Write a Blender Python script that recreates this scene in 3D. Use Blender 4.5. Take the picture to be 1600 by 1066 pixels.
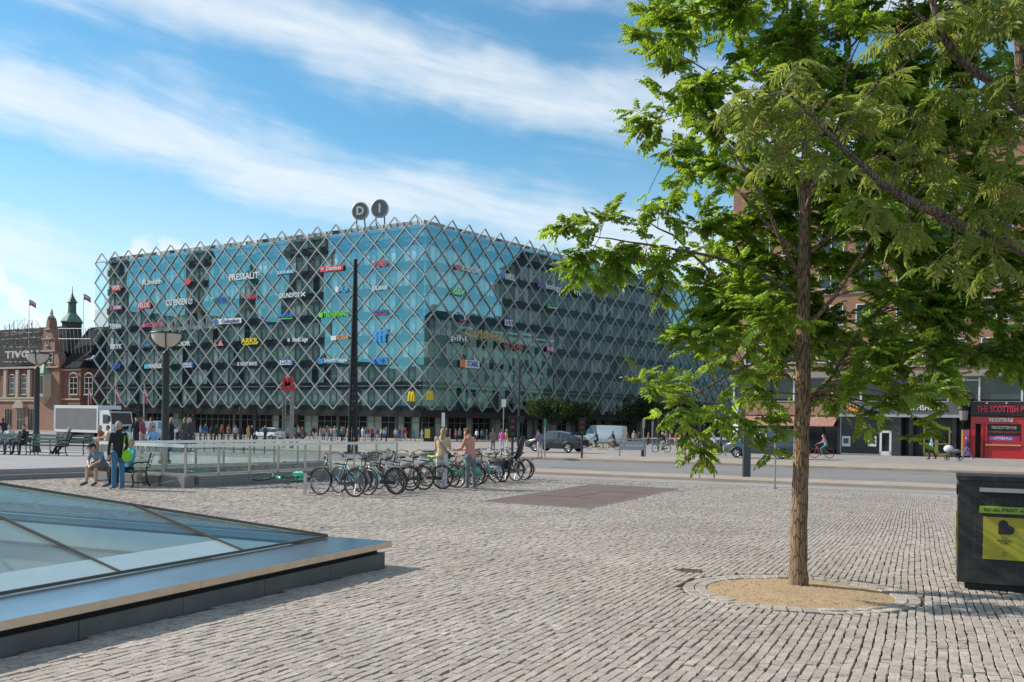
import bpy, bmesh, math, random
import numpy as np
from mathutils import Vector, Matrix, Euler
from mathutils.geometry import tessellate_polygon
random.seed(7); rng = np.random.default_rng(7)
R = math.radians
sc = bpy.context.scene
for o in list(bpy.data.objects): bpy.data.objects.remove(o)
COL = sc.collection

# ------------------------------------------------------------- camera
F_PX, CX, HY, ROLL, CAM_Z = 1500.0, 800.0, 658.5, R(0.9), 1.68
cd = bpy.data.cameras.new('camera'); cam = bpy.data.objects.new('camera', cd); COL.objects.link(cam)
cd.sensor_width = 36.0; cd.lens = 36.0*F_PX/1600.0; cd.shift_y = (HY-533.0)/1600.0
cd.clip_start = 0.1; cd.clip_end = 6000
cam.location = (0, 0, CAM_Z); cam.rotation_euler = (R(90), -ROLL, 0); sc.camera = cam

# ------------------------------------------------------------- light
SUN_EL, SUN_AZ = R(35), math.atan2(-0.965, 0.262)
sun_dir = Vector((math.cos(SUN_EL)*math.sin(SUN_AZ), math.cos(SUN_EL)*math.cos(SUN_AZ), math.sin(SUN_EL)))
sl = bpy.data.lights.new('sun', 'SUN'); sl.energy = 4.7; sl.angle = R(0.5); sl.color = (1.0, 0.93, 0.83)
sun = bpy.data.objects.new('sun', sl); COL.objects.link(sun)
sun.rotation_euler = sun_dir.to_track_quat('Z', 'Y').to_euler(); sun.location = (0, 0, 60)
sc.view_settings.view_transform = 'Standard'; sc.view_settings.look = 'None'
sc.view_settings.exposure = 0.2; sc.view_settings.gamma = 1.0
sc.cycles.use_denoising = True
sc.cycles.max_bounces = 7; sc.cycles.transparent_max_bounces = 12
sc.cycles.glossy_bounces = 3; sc.cycles.diffuse_bounces = 3; sc.cycles.transmission_bounces = 5
sc.cycles.sample_clamp_indirect = 6.0

W = bpy.data.worlds.new('World'); sc.world = W; W.use_nodes = True
def build_world():
    nt = W.node_tree; N = nt.nodes; L = nt.links; N.clear()
    def math_(op, a, b=None, clamp=False):
        n = N.new('ShaderNodeMath'); n.operation = op; n.use_clamp = clamp
        for i, v in enumerate((a, b)):
            if v is None: continue
            if isinstance(v, (int, float)): n.inputs[i].default_value = v
            else: L.new(v, n.inputs[i])
        return n.outputs[0]
    def noise(vec, scale, detail=6, rough=0.55, dist=0.0):
        n = N.new('ShaderNodeTexNoise'); n.inputs['Scale'].default_value = scale; n.inputs['Detail'].default_value = detail
        n.inputs['Roughness'].default_value = rough; n.inputs['Distortion'].default_value = dist
        L.new(vec, n.inputs['Vector']); return n.outputs['Fac']
    def ramp(v, a, b):
        n = N.new('ShaderNodeMapRange'); n.interpolation_type = 'SMOOTHSTEP'
        n.inputs['From Min'].default_value = a; n.inputs['From Max'].default_value = b
        L.new(v, n.inputs['Value']); return n.outputs['Result']
    sky = N.new('ShaderNodeTexSky'); sky.sky_type = 'NISHITA'; sky.sun_disc = False
    sky.sun_elevation = SUN_EL; sky.sun_rotation = SUN_AZ; sky.altitude = 0; sky.air_density = 1.0
    sky.dust_density = 0.35; sky.ozone_density = 3.0
    tc = N.new('ShaderNodeTexCoord'); sep = N.new('ShaderNodeSeparateXYZ'); L.new(tc.outputs['Generated'], sep.inputs[0])
    x, y, z = sep.outputs
    az = math_('ARCTAN2', x, y); el = math_('ARCSINE', z)
    comb = N.new('ShaderNodeCombineXYZ'); L.new(az, comb.inputs[0]); L.new(el, comb.inputs[1])
    # streaky coordinates: long along the wind, short across
    q = math_('ADD', el, math_('MULTIPLY', az, 0.1617))
    st = N.new('ShaderNodeCombineXYZ'); L.new(math_('MULTIPLY', az, 2.2), st.inputs[0]); L.new(math_('MULTIPLY', q, 13.0), st.inputs[1])
    warp = noise(comb.outputs[0], 4.0, 4, 0.6)
    qq = math_('ADD', q, math_('MULTIPLY', math_('SUBTRACT', warp, 0.5), 0.10))
    band = math_('MULTIPLY', math_('ADD', math_('SINE', math_('MULTIPLY', math_('SUBTRACT', qq, 0.176), 2*math.pi/0.127)), 1.0), 0.5)
    fine = noise(st.outputs[0], 2.3, 9, 0.62, 0.6)
    wisp = noise(st.outputs[0], 0.9, 8, 0.6, 1.2)
    m = math_('ADD', math_('MULTIPLY', band, 0.46), math_('ADD', math_('MULTIPLY', fine, 0.66), math_('MULTIPLY', wisp, 0.46)))
    cirrus = math_('MULTIPLY', ramp(m, 0.54, 1.24), 0.86)
    low = ramp(math_('MULTIPLY', el, -1.0), -0.30, -0.02)          # pale veil towards the horizon
    veil = math_('MULTIPLY', low, 0.72)
    puff = noise(comb.outputs[0], 9.0, 9, 0.58, 0.2)
    cum = math_('MULTIPLY', ramp(puff, 0.51, 0.60), ramp(math_('MULTIPLY', el, -1.0), -0.20, -0.15))
    fac = math_('MAXIMUM', math_('MAXIMUM', cirrus, veil), math_('MULTIPLY', cum, 0.93), True)
    mix = N.new('ShaderNodeMix'); mix.data_type = 'RGBA'; L.new(fac, mix.inputs['Factor'])
    tint = N.new('ShaderNodeMix'); tint.data_type = 'RGBA'; tint.blend_type = 'MULTIPLY'; tint.inputs['Factor'].default_value = 1.0
    L.new(sky.outputs[0], tint.inputs['A']); tint.inputs['B'].default_value = (0.84, 1.36, 1.38, 1)
    L.new(tint.outputs['Result'], mix.inputs['A']); mix.inputs['B'].default_value = (8.3, 8.7, 9.0, 1)
    bg = N.new('ShaderNodeBackground'); bg.inputs['Strength'].default_value = 0.1
    L.new(mix.outputs['Result'], bg.inputs['Color'])
    out = N.new('ShaderNodeOutputWorld'); L.new(bg.outputs[0], out.inputs['Surface'])
build_world()

# ------------------------------------------------------------- pixel <-> place
SLOPE = -0.009                                  # the square falls gently away from the viewer
def gz(y): return SLOPE*y
cr, sr = math.cos(ROLL), math.sin(ROLL)
def ray(px, py):
    a = (px-CX)/F_PX; b = -(py-HY)/F_PX
    return Vector((a*cr-b*sr, 1.0, a*sr+b*cr))
def G(px, py, up=0.0):                          # the point of the ground under a pixel
    d = ray(px, py); t = (CAM_Z-up)/(SLOPE-d.z)
    return Vector((d.x*t, t, CAM_Z+d.z*t))
def at(px, py, depth):
    d = ray(px, py); return Vector((d.x*depth, depth, CAM_Z+d.z*depth))
def on_ground(px, depth, up=0.0):               # ground point in the column of a pixel at a given distance
    d = ray(px, 690); return Vector((d.x*depth, depth, gz(depth)+up))
D2 = Vector((0.875, -0.485)); N2 = Vector((0.485, 0.875))
def DN(t, n, up=0.0):
    p = D2*t+N2*n; return Vector((p.x, p.y, gz(p.y)+up))

# ------------------------------------------------------------- materials
MATS = {}
def mat(name, col, rough=0.6, metal=0.0, var=0.12, scale=6.0, bump=0.0, bscale=40.0, spec=0.5, coords='Object', dirt=None, coat=0.0, sheen=0.0):
    if name in MATS: return MATS[name]
    m = bpy.data.materials.new(name); m.use_nodes = True; nt = m.node_tree; N = nt.nodes; L = nt.links
    p = N['Principled BSDF']; p.inputs['Roughness'].default_value = rough; p.inputs['Metallic'].default_value = metal
    p.inputs['Specular IOR Level'].default_value = spec
    if coat: p.inputs['Coat Weight'].default_value = coat; p.inputs['Coat Roughness'].default_value = 0.05
    if sheen: p.inputs['Sheen Weight'].default_value = sheen
    tc = N.new('ShaderNodeTexCoord')
    nz = N.new('ShaderNodeTexNoise'); nz.inputs['Scale'].default_value = scale; nz.inputs['Detail'].default_value = 5
    L.new(tc.outputs[coords], nz.inputs['Vector'])
    mr = N.new('ShaderNodeMapRange'); mr.inputs['From Min'].default_value = 0.25; mr.inputs['From Max'].default_value = 0.75
    mr.inputs['To Min'].default_value = 1-var; mr.inputs['To Max'].default_value = 1+var
    L.new(nz.outputs['Fac'], mr.inputs['Value'])
    mx = N.new('ShaderNodeMix'); mx.data_type = 'RGBA'; mx.blend_type = 'MULTIPLY'; mx.inputs['Factor'].default_value = 1
    mx.inputs['A'].default_value = (*col, 1); L.new(mr.outputs[0], mx.inputs['B'])
    src = mx.outputs['Result']
    if dirt:
        n2 = N.new('ShaderNodeTexNoise'); n2.inputs['Scale'].default_value = dirt[1]; n2.inputs['Detail'].default_value = 8
        n2.inputs['Roughness'].default_value = 0.65; L.new(tc.outputs[coords], n2.inputs['Vector'])
        r2 = N.new('ShaderNodeMapRange'); r2.inputs['From Min'].default_value = 0.45; r2.inputs['From Max'].default_value = 0.7
        r2.inputs['To Max'].default_value = dirt[2]; L.new(n2.outputs['Fac'], r2.inputs['Value'])
        m2 = N.new('ShaderNodeMix'); m2.data_type = 'RGBA'; L.new(r2.outputs[0], m2.inputs['Factor'])
        L.new(src, m2.inputs['A']); m2.inputs['B'].default_value = (*dirt[0], 1); src = m2.outputs['Result']
    L.new(src, p.inputs['Base Color'])
    if bump:
        nb = N.new('ShaderNodeTexNoise'); nb.inputs['Scale'].default_value = bscale; nb.inputs['Detail'].default_value = 6
        L.new(tc.outputs[coords], nb.inputs['Vector'])
        b = N.new('ShaderNodeBump'); b.inputs['Strength'].default_value = bump; b.inputs['Distance'].default_value = 0.02
        L.new(nb.outputs['Fac'], b.inputs['Height']); L.new(b.outputs[0], p.inputs['Normal'])
    MATS[name] = m; return m
def glass(name, tint=(0.8, 0.9, 0.9), refl=0.08, rcol=(1, 1, 1), rough=0.0, ior=1.5, wob=0.0, gmax=0.95, gpow=4.0):
    if name in MATS: return MATS[name]
    m = bpy.data.materials.new(name); m.use_nodes = True; nt = m.node_tree; N = nt.nodes; L = nt.links
    N.remove(N['Principled BSDF']); out = N['Material Output']
    t = N.new('ShaderNodeBsdfTransparent'); t.inputs[0].default_value = (*tint, 1)
    g = N.new('ShaderNodeBsdfGlossy'); g.inputs['Roughness'].default_value = rough; g.inputs['Color'].default_value = (*rcol, 1)
    lw = N.new('ShaderNodeLayerWeight'); lw.inputs['Blend'].default_value = 0.5
    pw = N.new('ShaderNodeMath'); pw.operation = 'POWER'; pw.inputs[1].default_value = gpow; L.new(lw.outputs['Facing'], pw.inputs[0])
    ad = N.new('ShaderNodeMapRange'); ad.inputs['To Min'].default_value = refl; ad.inputs['To Max'].default_value = gmax; L.new(pw.outputs[0], ad.inputs[0])
    mx = N.new('ShaderNodeMixShader'); L.new(ad.outputs[0], mx.inputs[0]); L.new(t.outputs[0], mx.inputs[1]); L.new(g.outputs[0], mx.inputs[2])
    if wob:
        tc = N.new('ShaderNodeTexCoord'); nb = N.new('ShaderNodeTexNoise'); nb.inputs['Scale'].default_value = wob[1]; nb.inputs['Detail'].default_value = 1
        L.new(tc.outputs['Object'], nb.inputs['Vector']); b = N.new('ShaderNodeBump'); b.inputs['Strength'].default_value = wob[0]; b.inputs['Distance'].default_value = 0.05
        L.new(nb.outputs['Fac'], b.inputs['Height']); L.new(b.outputs[0], g.inputs['Normal'])
    L.new(mx.outputs[0], out.inputs['Surface']); MATS[name] = m; return m

# ------------------------------------------------------------- mesh builder
class MB:
    def __init__(s): s.v = []; s.f = []; s.m = []; s.cm = 0
    def add(s, verts, faces):
        o = len(s.v); s.v += [tuple(v) for v in verts]; s.f += [tuple(i+o for i in f) for f in faces]; s.m += [s.cm]*len(faces); return s
    def box(s, c, size, rz=0.0, M=None):
        hx, hy, hz = size[0]/2, size[1]/2, size[2]/2
        vs = [Vector((x, y, z)) for x in (-hx, hx) for y in (-hy, hy) for z in (-hz, hz)]
        if rz: vs = [Matrix.Rotation(rz, 3, 'Z')@v for v in vs]
        if M is not None: vs = [M@v for v in vs]
        c = Vector(c); vs = [v+c for v in vs]
        return s.add(vs, [(0,1,3,2),(4,6,7,5),(0,4,5,1),(2,3,7,6),(0,2,6,4),(1,5,7,3)])
    def bar(s, a, b, w, h, up=(0, 0, 1)):
        a = Vector(a); b = Vector(b); d = (b-a).normalized(); u = Vector(up); sd = d.cross(u)
        if sd.length < 1e-4: sd = d.cross(Vector((0, 1, 0)))
        sd.normalize(); u = sd.cross(d).normalized(); vs = []
        for p in (a, b):
            for i, j in ((-1,-1),(1,-1),(1,1),(-1,1)): vs.append(p+sd*(i*w/2)+u*(j*h/2))
        return s.add(vs, [(0,1,2,3),(7,6,5,4),(0,4,5,1),(1,5,6,2),(2,6,7,3),(3,7,4,0)])
    def path(s, pts, rad, n=8, caps=True, closed=False, flat=None):
        pts = [Vector(p) for p in pts]; k = len(pts)
        if not hasattr(rad, '__len__'): rad = [rad]*k
        o = len(s.v); prev = None
        for i in range(k):
            if closed: t = (pts[(i+1) % k]-pts[i-1])
            else: t = pts[min(i+1, k-1)]-pts[max(i-1, 0)]
            t = t.normalized() if t.length > 1e-9 else Vector((0, 0, 1))
            if prev is None:
                ref = Vector((0, 0, 1)) if abs(t.z) < 0.9 else Vector((1, 0, 0)); u = t.cross(ref).normalized()
            else:
                u = prev-t*prev.dot(t); u = u.normalized() if u.length > 1e-6 else t.orthogonal().normalized()
            prev = u; w = t.cross(u)
            for j in range(n):
                a = 2*math.pi*j/n; ru = rad[i]; rw = rad[i]*(flat if flat else 1)
                s.v.append(tuple(pts[i]+u*(ru*math.cos(a))+w*(rw*math.sin(a))))
        nf = 0
        for i in range(k if closed else k-1):
            for j in range(n):
                a = o+i*n+j; b = o+i*n+(j+1) % n; c = o+((i+1) % k)*n+(j+1) % n; d = o+((i+1) % k)*n+j
                s.f.append((a, b, c, d)); nf += 1
        if caps and not closed:
            s.f.append(tuple(o+j for j in range(n-1, -1, -1))); s.f.append(tuple(o+(k-1)*n+j for j in range(n))); nf += 2
        s.m += [s.cm]*nf; return s
    def ell(s, c, r, nu=12, nv=8, M=None):
        c = Vector(c); vs = []; fs = []
        for i in range(1, nv):
            th = math.pi*i/nv
            for j in range(nu):
                ph = 2*math.pi*j/nu; v = Vector((r[0]*math.sin(th)*math.cos(ph), r[1]*math.sin(th)*math.sin(ph), r[2]*math.cos(th)))
                if M is not None: v = M@v
                vs.append(c+v)
        t = Vector((0, 0, r[2])); t = M@t if M is not None else t
        vs += [c+t, c-t]; T = len(vs)-2
        for i in range(nv-2):
            for j in range(nu): fs.append((i*nu+j, (i+1)*nu+j, (i+1)*nu+(j+1) % nu, i*nu+(j+1) % nu))
        for j in range(nu): fs.append((T, j, (j+1) % nu)); fs.append((T+1, (nv-2)*nu+(j+1) % nu, (nv-2)*nu+j))
        return s.add(vs, fs)
    def prism(s, poly, h0, h1, P=None):      # polygon (u,v) extruded along w; P maps (u,v,w) to a point
        P = P or (lambda u, v, w: (u, v, w)); n = len(poly)
        vs = [P(u, v, h0) for u, v in poly]+[P(u, v, h1) for u, v in poly]
        return s.add(vs, [tuple(range(n-1, -1, -1)), tuple(range(n, 2*n))]+[(i, (i+1) % n, n+(i+1) % n, n+i) for i in range(n)])
    def lathe(s, prof, n=16, c=(0, 0, 0)):
        vs = []; fs = []; k = len(prof)
        for r, z in prof:
            for j in range(n): a = 2*math.pi*j/n; vs.append((c[0]+r*math.cos(a), c[1]+r*math.sin(a), c[2]+z))
        for i in range(k-1):
            for j in range(n): fs.append((i*n+j, i*n+(j+1) % n, (i+1)*n+(j+1) % n, (i+1)*n+j))
        return s.add(vs, fs)
    def mesh(s, name, mats, smooth=False):
        me = bpy.data.meshes.new(name); me.from_pydata(s.v, [], s.f)
        for m in (mats if isinstance(mats, (list, tuple)) else [mats]): me.materials.append(m)
        if isinstance(mats, (list, tuple)) and len(mats) > 1: me.polygons.foreach_set('material_index', s.m)
        if smooth: me.polygons.foreach_set('use_smooth', [True]*len(me.polygons))
        me.update(); return me
    def build(s, name, mats, parent=None, smooth=False, loc=None):
        return link(name, s.mesh(name, mats, smooth), parent, loc)
def link(name, data, parent=None, loc=None, rz=None):
    o = bpy.data.objects.new(name, data); COL.objects.link(o)
    if parent is not None: o.parent = parent
    if loc is not None: o.location = loc
    if rz is not None: o.rotation_euler = (0, 0, rz)
    return o
def smooth_angle(o, deg=40):
    me = o.data; me.polygons.foreach_set('use_smooth', [True]*len(me.polygons)); me.set_sharp_from_angle(angle=R(deg))
def thing(name, label, cat, loc=(0, 0, 0), rz=0.0, group=None):
    o = bpy.data.objects.new(name, None); COL.objects.link(o); o.empty_display_size = 0.2
    o.location = loc; o.rotation_euler = (0, 0, rz); o['label'] = label; o['category'] = cat
    if group: o['group'] = group
    return o
def tag(o, label=None, cat=None, group=None, kind=None):
    if label: o['label'] = label
    if cat: o['category'] = cat
    if group: o['group'] = group
    if kind: o['kind'] = kind
    return o
KIDS = {}
def kids(o): return [c for c in bpy.data.objects if c.parent == o]
def tree_of(o): return (o, [tree_of(c) for c in kids(o)])
def dup_tree(t, parent=None, mats=None):
    o, ch = t; c = o.copy(); COL.objects.link(c); c.parent = parent
    if mats and c.type == 'MESH':
        ms = [mats.get(s.material.name) for s in c.material_slots if s.material]
        if any(ms):
            key = (c.data.name, tuple(m.name if m else '' for m in ms))
            if key not in KIDS:
                d = c.data.copy()
                for i, m in enumerate(ms):
                    if m: d.materials[i] = m
                KIDS[key] = d
            c.data = KIDS[key]
    for k in ch: dup_tree(k, c, mats)
    return c
def text_mesh(txt, size=1.0, depth=0.02, align='CENTER', bold=0.0, sx=1.0, shear=0.0):
    cu = bpy.data.curves.new('t', 'FONT'); cu.body = txt; cu.size = size; cu.extrude = depth; cu.align_x = align; cu.align_y = 'CENTER'
    cu.offset = bold; cu.resolution_u = 2; cu.shear = shear
    o = bpy.data.objects.new('t', cu); COL.objects.link(o)
    dg = bpy.context.evaluated_depsgraph_get(); me = bpy.data.meshes.new_from_object(o.evaluated_get(dg))
    bpy.data.objects.remove(o); bpy.data.curves.remove(cu)
    if sx != 1.0:
        for v in me.vertices: v.co.x *= sx
    me.name = 'lettering'; return me
def frame_mat(origin, xdir, zdir=(0, 0, 1)):     # text frame: local x along xdir, local y up, local z towards the viewer
    x = Vector(xdir).normalized(); y = Vector(zdir).normalized(); z = x.cross(y)
    M = Matrix((x, y, z)).transposed().to_4x4(); M.translation = Vector(origin); return M
def letters(txt, origin, xdir, size, m, parent=None, depth=0.02, name='lettering', bold=0.0, sx=1.0, width=None, align='CENTER'):
    me = text_mesh(txt, size, depth, align, bold, sx)
    if width:
        xs = [v.co.x for v in me.vertices]
        if xs:
            k = width/max(1e-6, max(xs)-min(xs))
            for v in me.vertices: v.co.x *= k
    me.materials.append(m); o = link(name, me, parent)
    o.matrix_basis = frame_mat(origin, xdir); return o
# ============================================================= ground
def flat_poly(pts, z): return [Vector((p[0], p[1], gz(p[1])+z)) for p in pts]
def sheet(name, polys, z, m, parent=None):       # outer polygon followed by holes
    ps = [flat_poly(p, z) for p in polys]; flat = [v for p in ps for v in p]
    tris = tessellate_polygon([[Vector((v.x, v.y, 0)) for v in p] for p in ps])
    b = MB(); fs = []
    for t in tris:
        a, c, d = (flat[i] for i in t)
        fs.append(t if (c-a).cross(d-a).z > 0 else t[::-1])
    b.add(flat, fs); o = b.build(name, m, parent)
    if parent is None: o['kind'] = 'structure'
    return o
def slab(name, poly, z0, z1, m, parent=None):
    n = len(poly); A = sum(poly[i][0]*poly[(i+1) % n][1]-poly[(i+1) % n][0]*poly[i][1] for i in range(n))
    if A < 0: poly = poly[::-1]
    b = MB(); vs = flat_poly(poly, z0)+flat_poly(poly, z1)
    b.add(vs, [tuple(range(n, 2*n))]+[(i, (i+1) % n, n+(i+1) % n, n+i) for i in range(n)])
    o = b.build(name, m, parent)
    if parent is None: o['kind'] = 'structure'
    return o
def strip(t0, t1, n0, n1): return [tuple((D2*t+N2*n)) for t, n in ((t0, n0), (t1, n0), (t1, n1), (t0, n1))]

# skylight frame (corner K, f along its long front edge towards the far side, p inwards)
K2 = Vector((-1.43, 11.64)); f2 = Vector((0.411, 0.912)); p2 = Vector((-0.912, 0.411)); SKY_S = 8.0
def SK(p, f): return K2+p2*p+f2*f
# stair enclosure
A2 = Vector((-8.72, 25.7)); u2 = Vector((0.52, 0.854)); w2 = Vector((-0.854, 0.52)); ST_L, ST_W = 9.1, 3.6
def SA(u, w): return A2+u2*u+w2*w
hole1 = [tuple(SK(a, b)) for a, b in ((0.45, -0.45), (0.45, -SKY_S+0.45), (SKY_S-0.45, -SKY_S+0.45), (SKY_S-0.45, -0.45))]
hole2 = [tuple(SA(a, b)) for a, b in ((0.15, 0.15), (ST_L, 0.15), (ST_L, ST_W-0.15), (0.15, ST_W-0.15))]

asphalt = mat('asphalt', (0.20, 0.19, 0.182), 0.85, var=0.16, scale=0.35, bump=0.25, bscale=60, coords='Object', dirt=((0.21, 0.2, 0.185), 0.12, 0.6))
asphalt_pale = mat('asphalt_pale', (0.30, 0.275, 0.25), 0.85, var=0.14, scale=0.4, bump=0.2, bscale=60, dirt=((0.19, 0.18, 0.17), 0.2, 0.5))
granite = mat('granite', (0.30, 0.29, 0.28), 0.7, var=0.25, scale=90, bump=0.15, bscale=120)
granite_dark = mat('granite_dark', (0.105, 0.104, 0.102), 0.62, var=0.4, scale=110, bump=0.12, bscale=120, dirt=((0.17, 0.165, 0.155), 2.5, 0.6))
granite_shaded = mat('granite_shaded', (0.21, 0.205, 0.20), 0.7, var=0.25, scale=90, bump=0.15, bscale=120)  # darker granite copy: shade of risers and plinth put into its colour
tan_pave = mat('tan_paving', (0.36, 0.295, 0.23), 0.85, var=0.2, scale=1.2, bump=0.2, bscale=20, dirt=((0.25, 0.22, 0.19), 0.5, 0.5))
slab_pave = mat('slab_paving', (0.33, 0.31, 0.30), 0.8, var=0.16, scale=1.4, bump=0.15, bscale=30, dirt=((0.25, 0.24, 0.235), 0.35, 0.5))
joint_sand = mat('joint_sand', (0.10, 0.082, 0.066), 0.95, var=0.35, scale=18, bump=0.4, bscale=60)
white_paint = mat('road_paint', (0.72, 0.71, 0.68), 0.6, var=0.15, scale=5, dirt=((0.35, 0.34, 0.33), 3, 0.5))

BIG = 1500.0
sheet('ground', [[(-BIG, -300), (BIG, -300), (BIG, BIG), (-BIG, BIG)], hole1, hole2], -0.06, asphalt_pale)
sheet('plaza_bed', [strip(-160, 160, -80, 30.6), hole1, hole2], -0.022, joint_sand)

def sett_material():
    m = bpy.data.materials.new('granite_sett'); m.use_nodes = True; nt = m.node_tree; N = nt.nodes; L = nt.links
    p = N['Principled BSDF']; p.inputs['Roughness'].default_value = 0.78; p.inputs['Specular IOR Level'].default_value = 0.35
    at_ = N.new('ShaderNodeAttribute'); at_.attribute_name = 'tone'
    tc = N.new('ShaderNodeTexCoord')
    def nz(s, d):
        n = N.new('ShaderNodeTexNoise'); n.inputs['Scale'].default_value = s; n.inputs['Detail'].default_value = d; L.new(tc.outputs['Object'], n.inputs['Vector']); return n.outputs['Fac']
    def mr(v, a, b, c, d):
        n = N.new('ShaderNodeMapRange'); n.inputs[1].default_value = a; n.inputs[2].default_value = b; n.inputs[3].default_value = c; n.inputs[4].default_value = d; L.new(v, n.inputs[0]); return n.outputs[0]
    def mul(a, b):
        n = N.new('ShaderNodeMath'); n.operation = 'MULTIPLY'; L.new(a, n.inputs[0]); L.new(b, n.inputs[1]); return n.outputs[0]
    v = mul(mul(at_.outputs['Fac'], mr(nz(120, 4), 0.3, 0.7, 0.66, 1.3)), mr(nz(0.45, 6), 0.3, 0.72, 0.86, 1.12))
    v = mul(v, mr(nz(24, 5), 0.3, 0.7, 0.82, 1.16))
    cr_ = N.new('ShaderNodeMix'); cr_.data_type = 'RGBA'; cr_.inputs['A'].default_value = (0.428, 0.382, 0.34, 1); cr_.inputs['B'].default_value = (0.40, 0.335, 0.28, 1)
    L.new(mr(nz(7, 2), 0.35, 0.65, 0, 1), cr_.inputs['Factor'])
    mx = N.new('ShaderNodeMix'); mx.data_type = 'RGBA'; mx.blend_type = 'MULTIPLY'; mx.inputs['Factor'].default_value = 1
    L.new(cr_.outputs['Result'], mx.inputs['A']); L.new(v, mx.inputs['B'])
    st = N.new('ShaderNodeMix'); st.data_type = 'RGBA'; L.new(mr(nz(1.3, 9), 0.60, 0.74, 0, 0.5), st.inputs['Factor'])
    L.new(mx.outputs['Result'], st.inputs['A']); st.inputs['B'].default_value = (0.22, 0.20, 0.175, 1)
    sd = N.new('ShaderNodeMix'); sd.data_type = 'RGBA'; L.new(mr(nz(0.55, 8), 0.56, 0.72, 0, 0.55), sd.inputs['Factor'])
    L.new(st.outputs['Result'], sd.inputs['A']); sd.inputs['B'].default_value = (0.46, 0.40, 0.325, 1)
    L.new(sd.outputs['Result'], p.inputs['Base Color'])
    b = N.new('ShaderNodeBump'); b.inputs['Strength'].default_value = 0.75; b.inputs['Distance'].default_value = 0.008
    L.new(nz(70, 5), b.inputs['Height']); L.new(b.outputs[0], p.inputs['Normal']); return m
sett_mat = sett_material(); MATS['granite_sett'] = sett_mat

def stones_arrays(C, detailed=True, hvar=0.0042):
    """C: (n,4,2) plan corners counter-clockwise -> verts, quads, tone"""
    n = len(C); h = rng.normal(0, hvar*0.6, (n, 1)); tilt = rng.normal(0, hvar*0.45, (n, 4))
    cen = C.mean(1, keepdims=True)
    top = h+tilt
    zc = SLOPE*C[:, :, 1]
    E = np.concatenate([C, (zc-0.035)[..., None]], 2)
    tone = np.clip(rng.normal(1.0, 0.085, n), 0.75, 1.25)
    if detailed:
        rim = np.concatenate([cen+(C-cen)*(1+0*C), (zc+top-0.004)[..., None]], 2)
        ti = cen+(C-cen)*rng.uniform(0.90, 0.965, (n, 4, 1)); t = np.concatenate([ti, (SLOPE*ti[:, :, 1]+top)[..., None]], 2)
        V = np.concatenate([E, rim, t], 1); k = 12
        q = [(0,1,5,4),(1,2,6,5),(2,3,7,6),(3,0,4,7),(4,5,9,8),(5,6,10,9),(6,7,11,10),(7,4,8,11),(8,9,10,11)]
    else:
        ti = cen+(C-cen)*0.94; t = np.concatenate([ti, (SLOPE*ti[:, :, 1]+top)[..., None]], 2)
        V = np.concatenate([E, t], 1); k = 8
        q = [(0,1,5,4),(1,2,6,5),(2,3,7,6),(3,0,4,7),(4,5,6,7)]
    Q = (np.array(q)[None]+(np.arange(n)*k)[:, None, None]).reshape(-1, 4)
    return V.reshape(-1, 3), Q, np.repeat(tone, k)
def np_mesh(name, V, Q, m, tone=None):
    me = bpy.data.meshes.new(name); nv = len(V); nq = len(Q); s = Q.shape[1]
    me.vertices.add(nv); me.vertices.foreach_set('co', np.ascontiguousarray(V, dtype=np.float32).ravel())
    me.loops.add(nq*s); me.loops.foreach_set('vertex_index', np.ascontiguousarray(Q, dtype=np.int32).ravel())
    me.polygons.add(nq); me.polygons.foreach_set('loop_start', np.arange(nq, dtype=np.int32)*s)
    me.update(calc_edges=True); me.polygons.foreach_set('use_smooth', np.zeros(nq, bool))
    if tone is not None:
        a = me.attributes.new('tone', 'FLOAT', 'POINT'); a.data.foreach_set('value', np.ascontiguousarray(tone, dtype=np.float32))
    me.materials.append(m); return me

BED = Vector((3.09, 10.27)); BED_R = 0.97
STEP0 = Vector((-14.7, 27.5)); STEPD = u2
PLATE = [G(*p) for p in ((752, 784), (925, 757), (1060, 764), (920, 795))]
PLATE = [Vector((p.x, p.y)) for p in PLATE]
DRAIN = Vector(G(1077, 892)[:2]); 
def in_poly(X, Y, poly):
    ins = np.zeros(X.shape, bool); n = len(poly)
    for i in range(n):
        x0, y0 = poly[i][:2]; x1, y1 = poly[(i+1) % n][:2]
        c = ((y0 > Y) != (y1 > Y)) & (X < (x1-x0)*(Y-y0)/(y1-y0+1e-12)+x0); ins ^= c
    return ins
def keep_mask(C):
    cx = C[:, :, 0].mean(1); cy = C[:, :, 1].mean(1)
    n_ = cx*N2.x+cy*N2.y
    k = (cy > 5.4) & (np.abs(cx) < 0.56*cy+0.6) & (n_ < 30.3)
    def rect(org, a, b, la, lb):
        dx = cx-org.x; dy = cy-org.y; s = dx*a.x+dy*a.y; t = dx*b.x+dy*b.y
        return (s > 0.03) & (s < la-0.03) & (t > 0.03) & (t < lb-0.03)
    k &= ~rect(SK(0, -SKY_S), f2, p2, SKY_S, SKY_S)
    k &= ~rect(A2, u2, w2, ST_L, ST_W)
    k &= ((cx-BED.x)**2+(cy-BED.y)**2) > (BED_R+0.29)**2
    k &= ~in_poly(cx, cy, PLATE)
    k &= ~((np.abs(cx-DRAIN.x) < 0.15) & (np.abs(cy-DRAIN.y) < 0.15))
    tl = (cx-STEP0.x)*STEPD.y-(cy-STEP0.y)*STEPD.x       # left of the step line is the terrace
    k &= tl > 0
    return k
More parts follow.
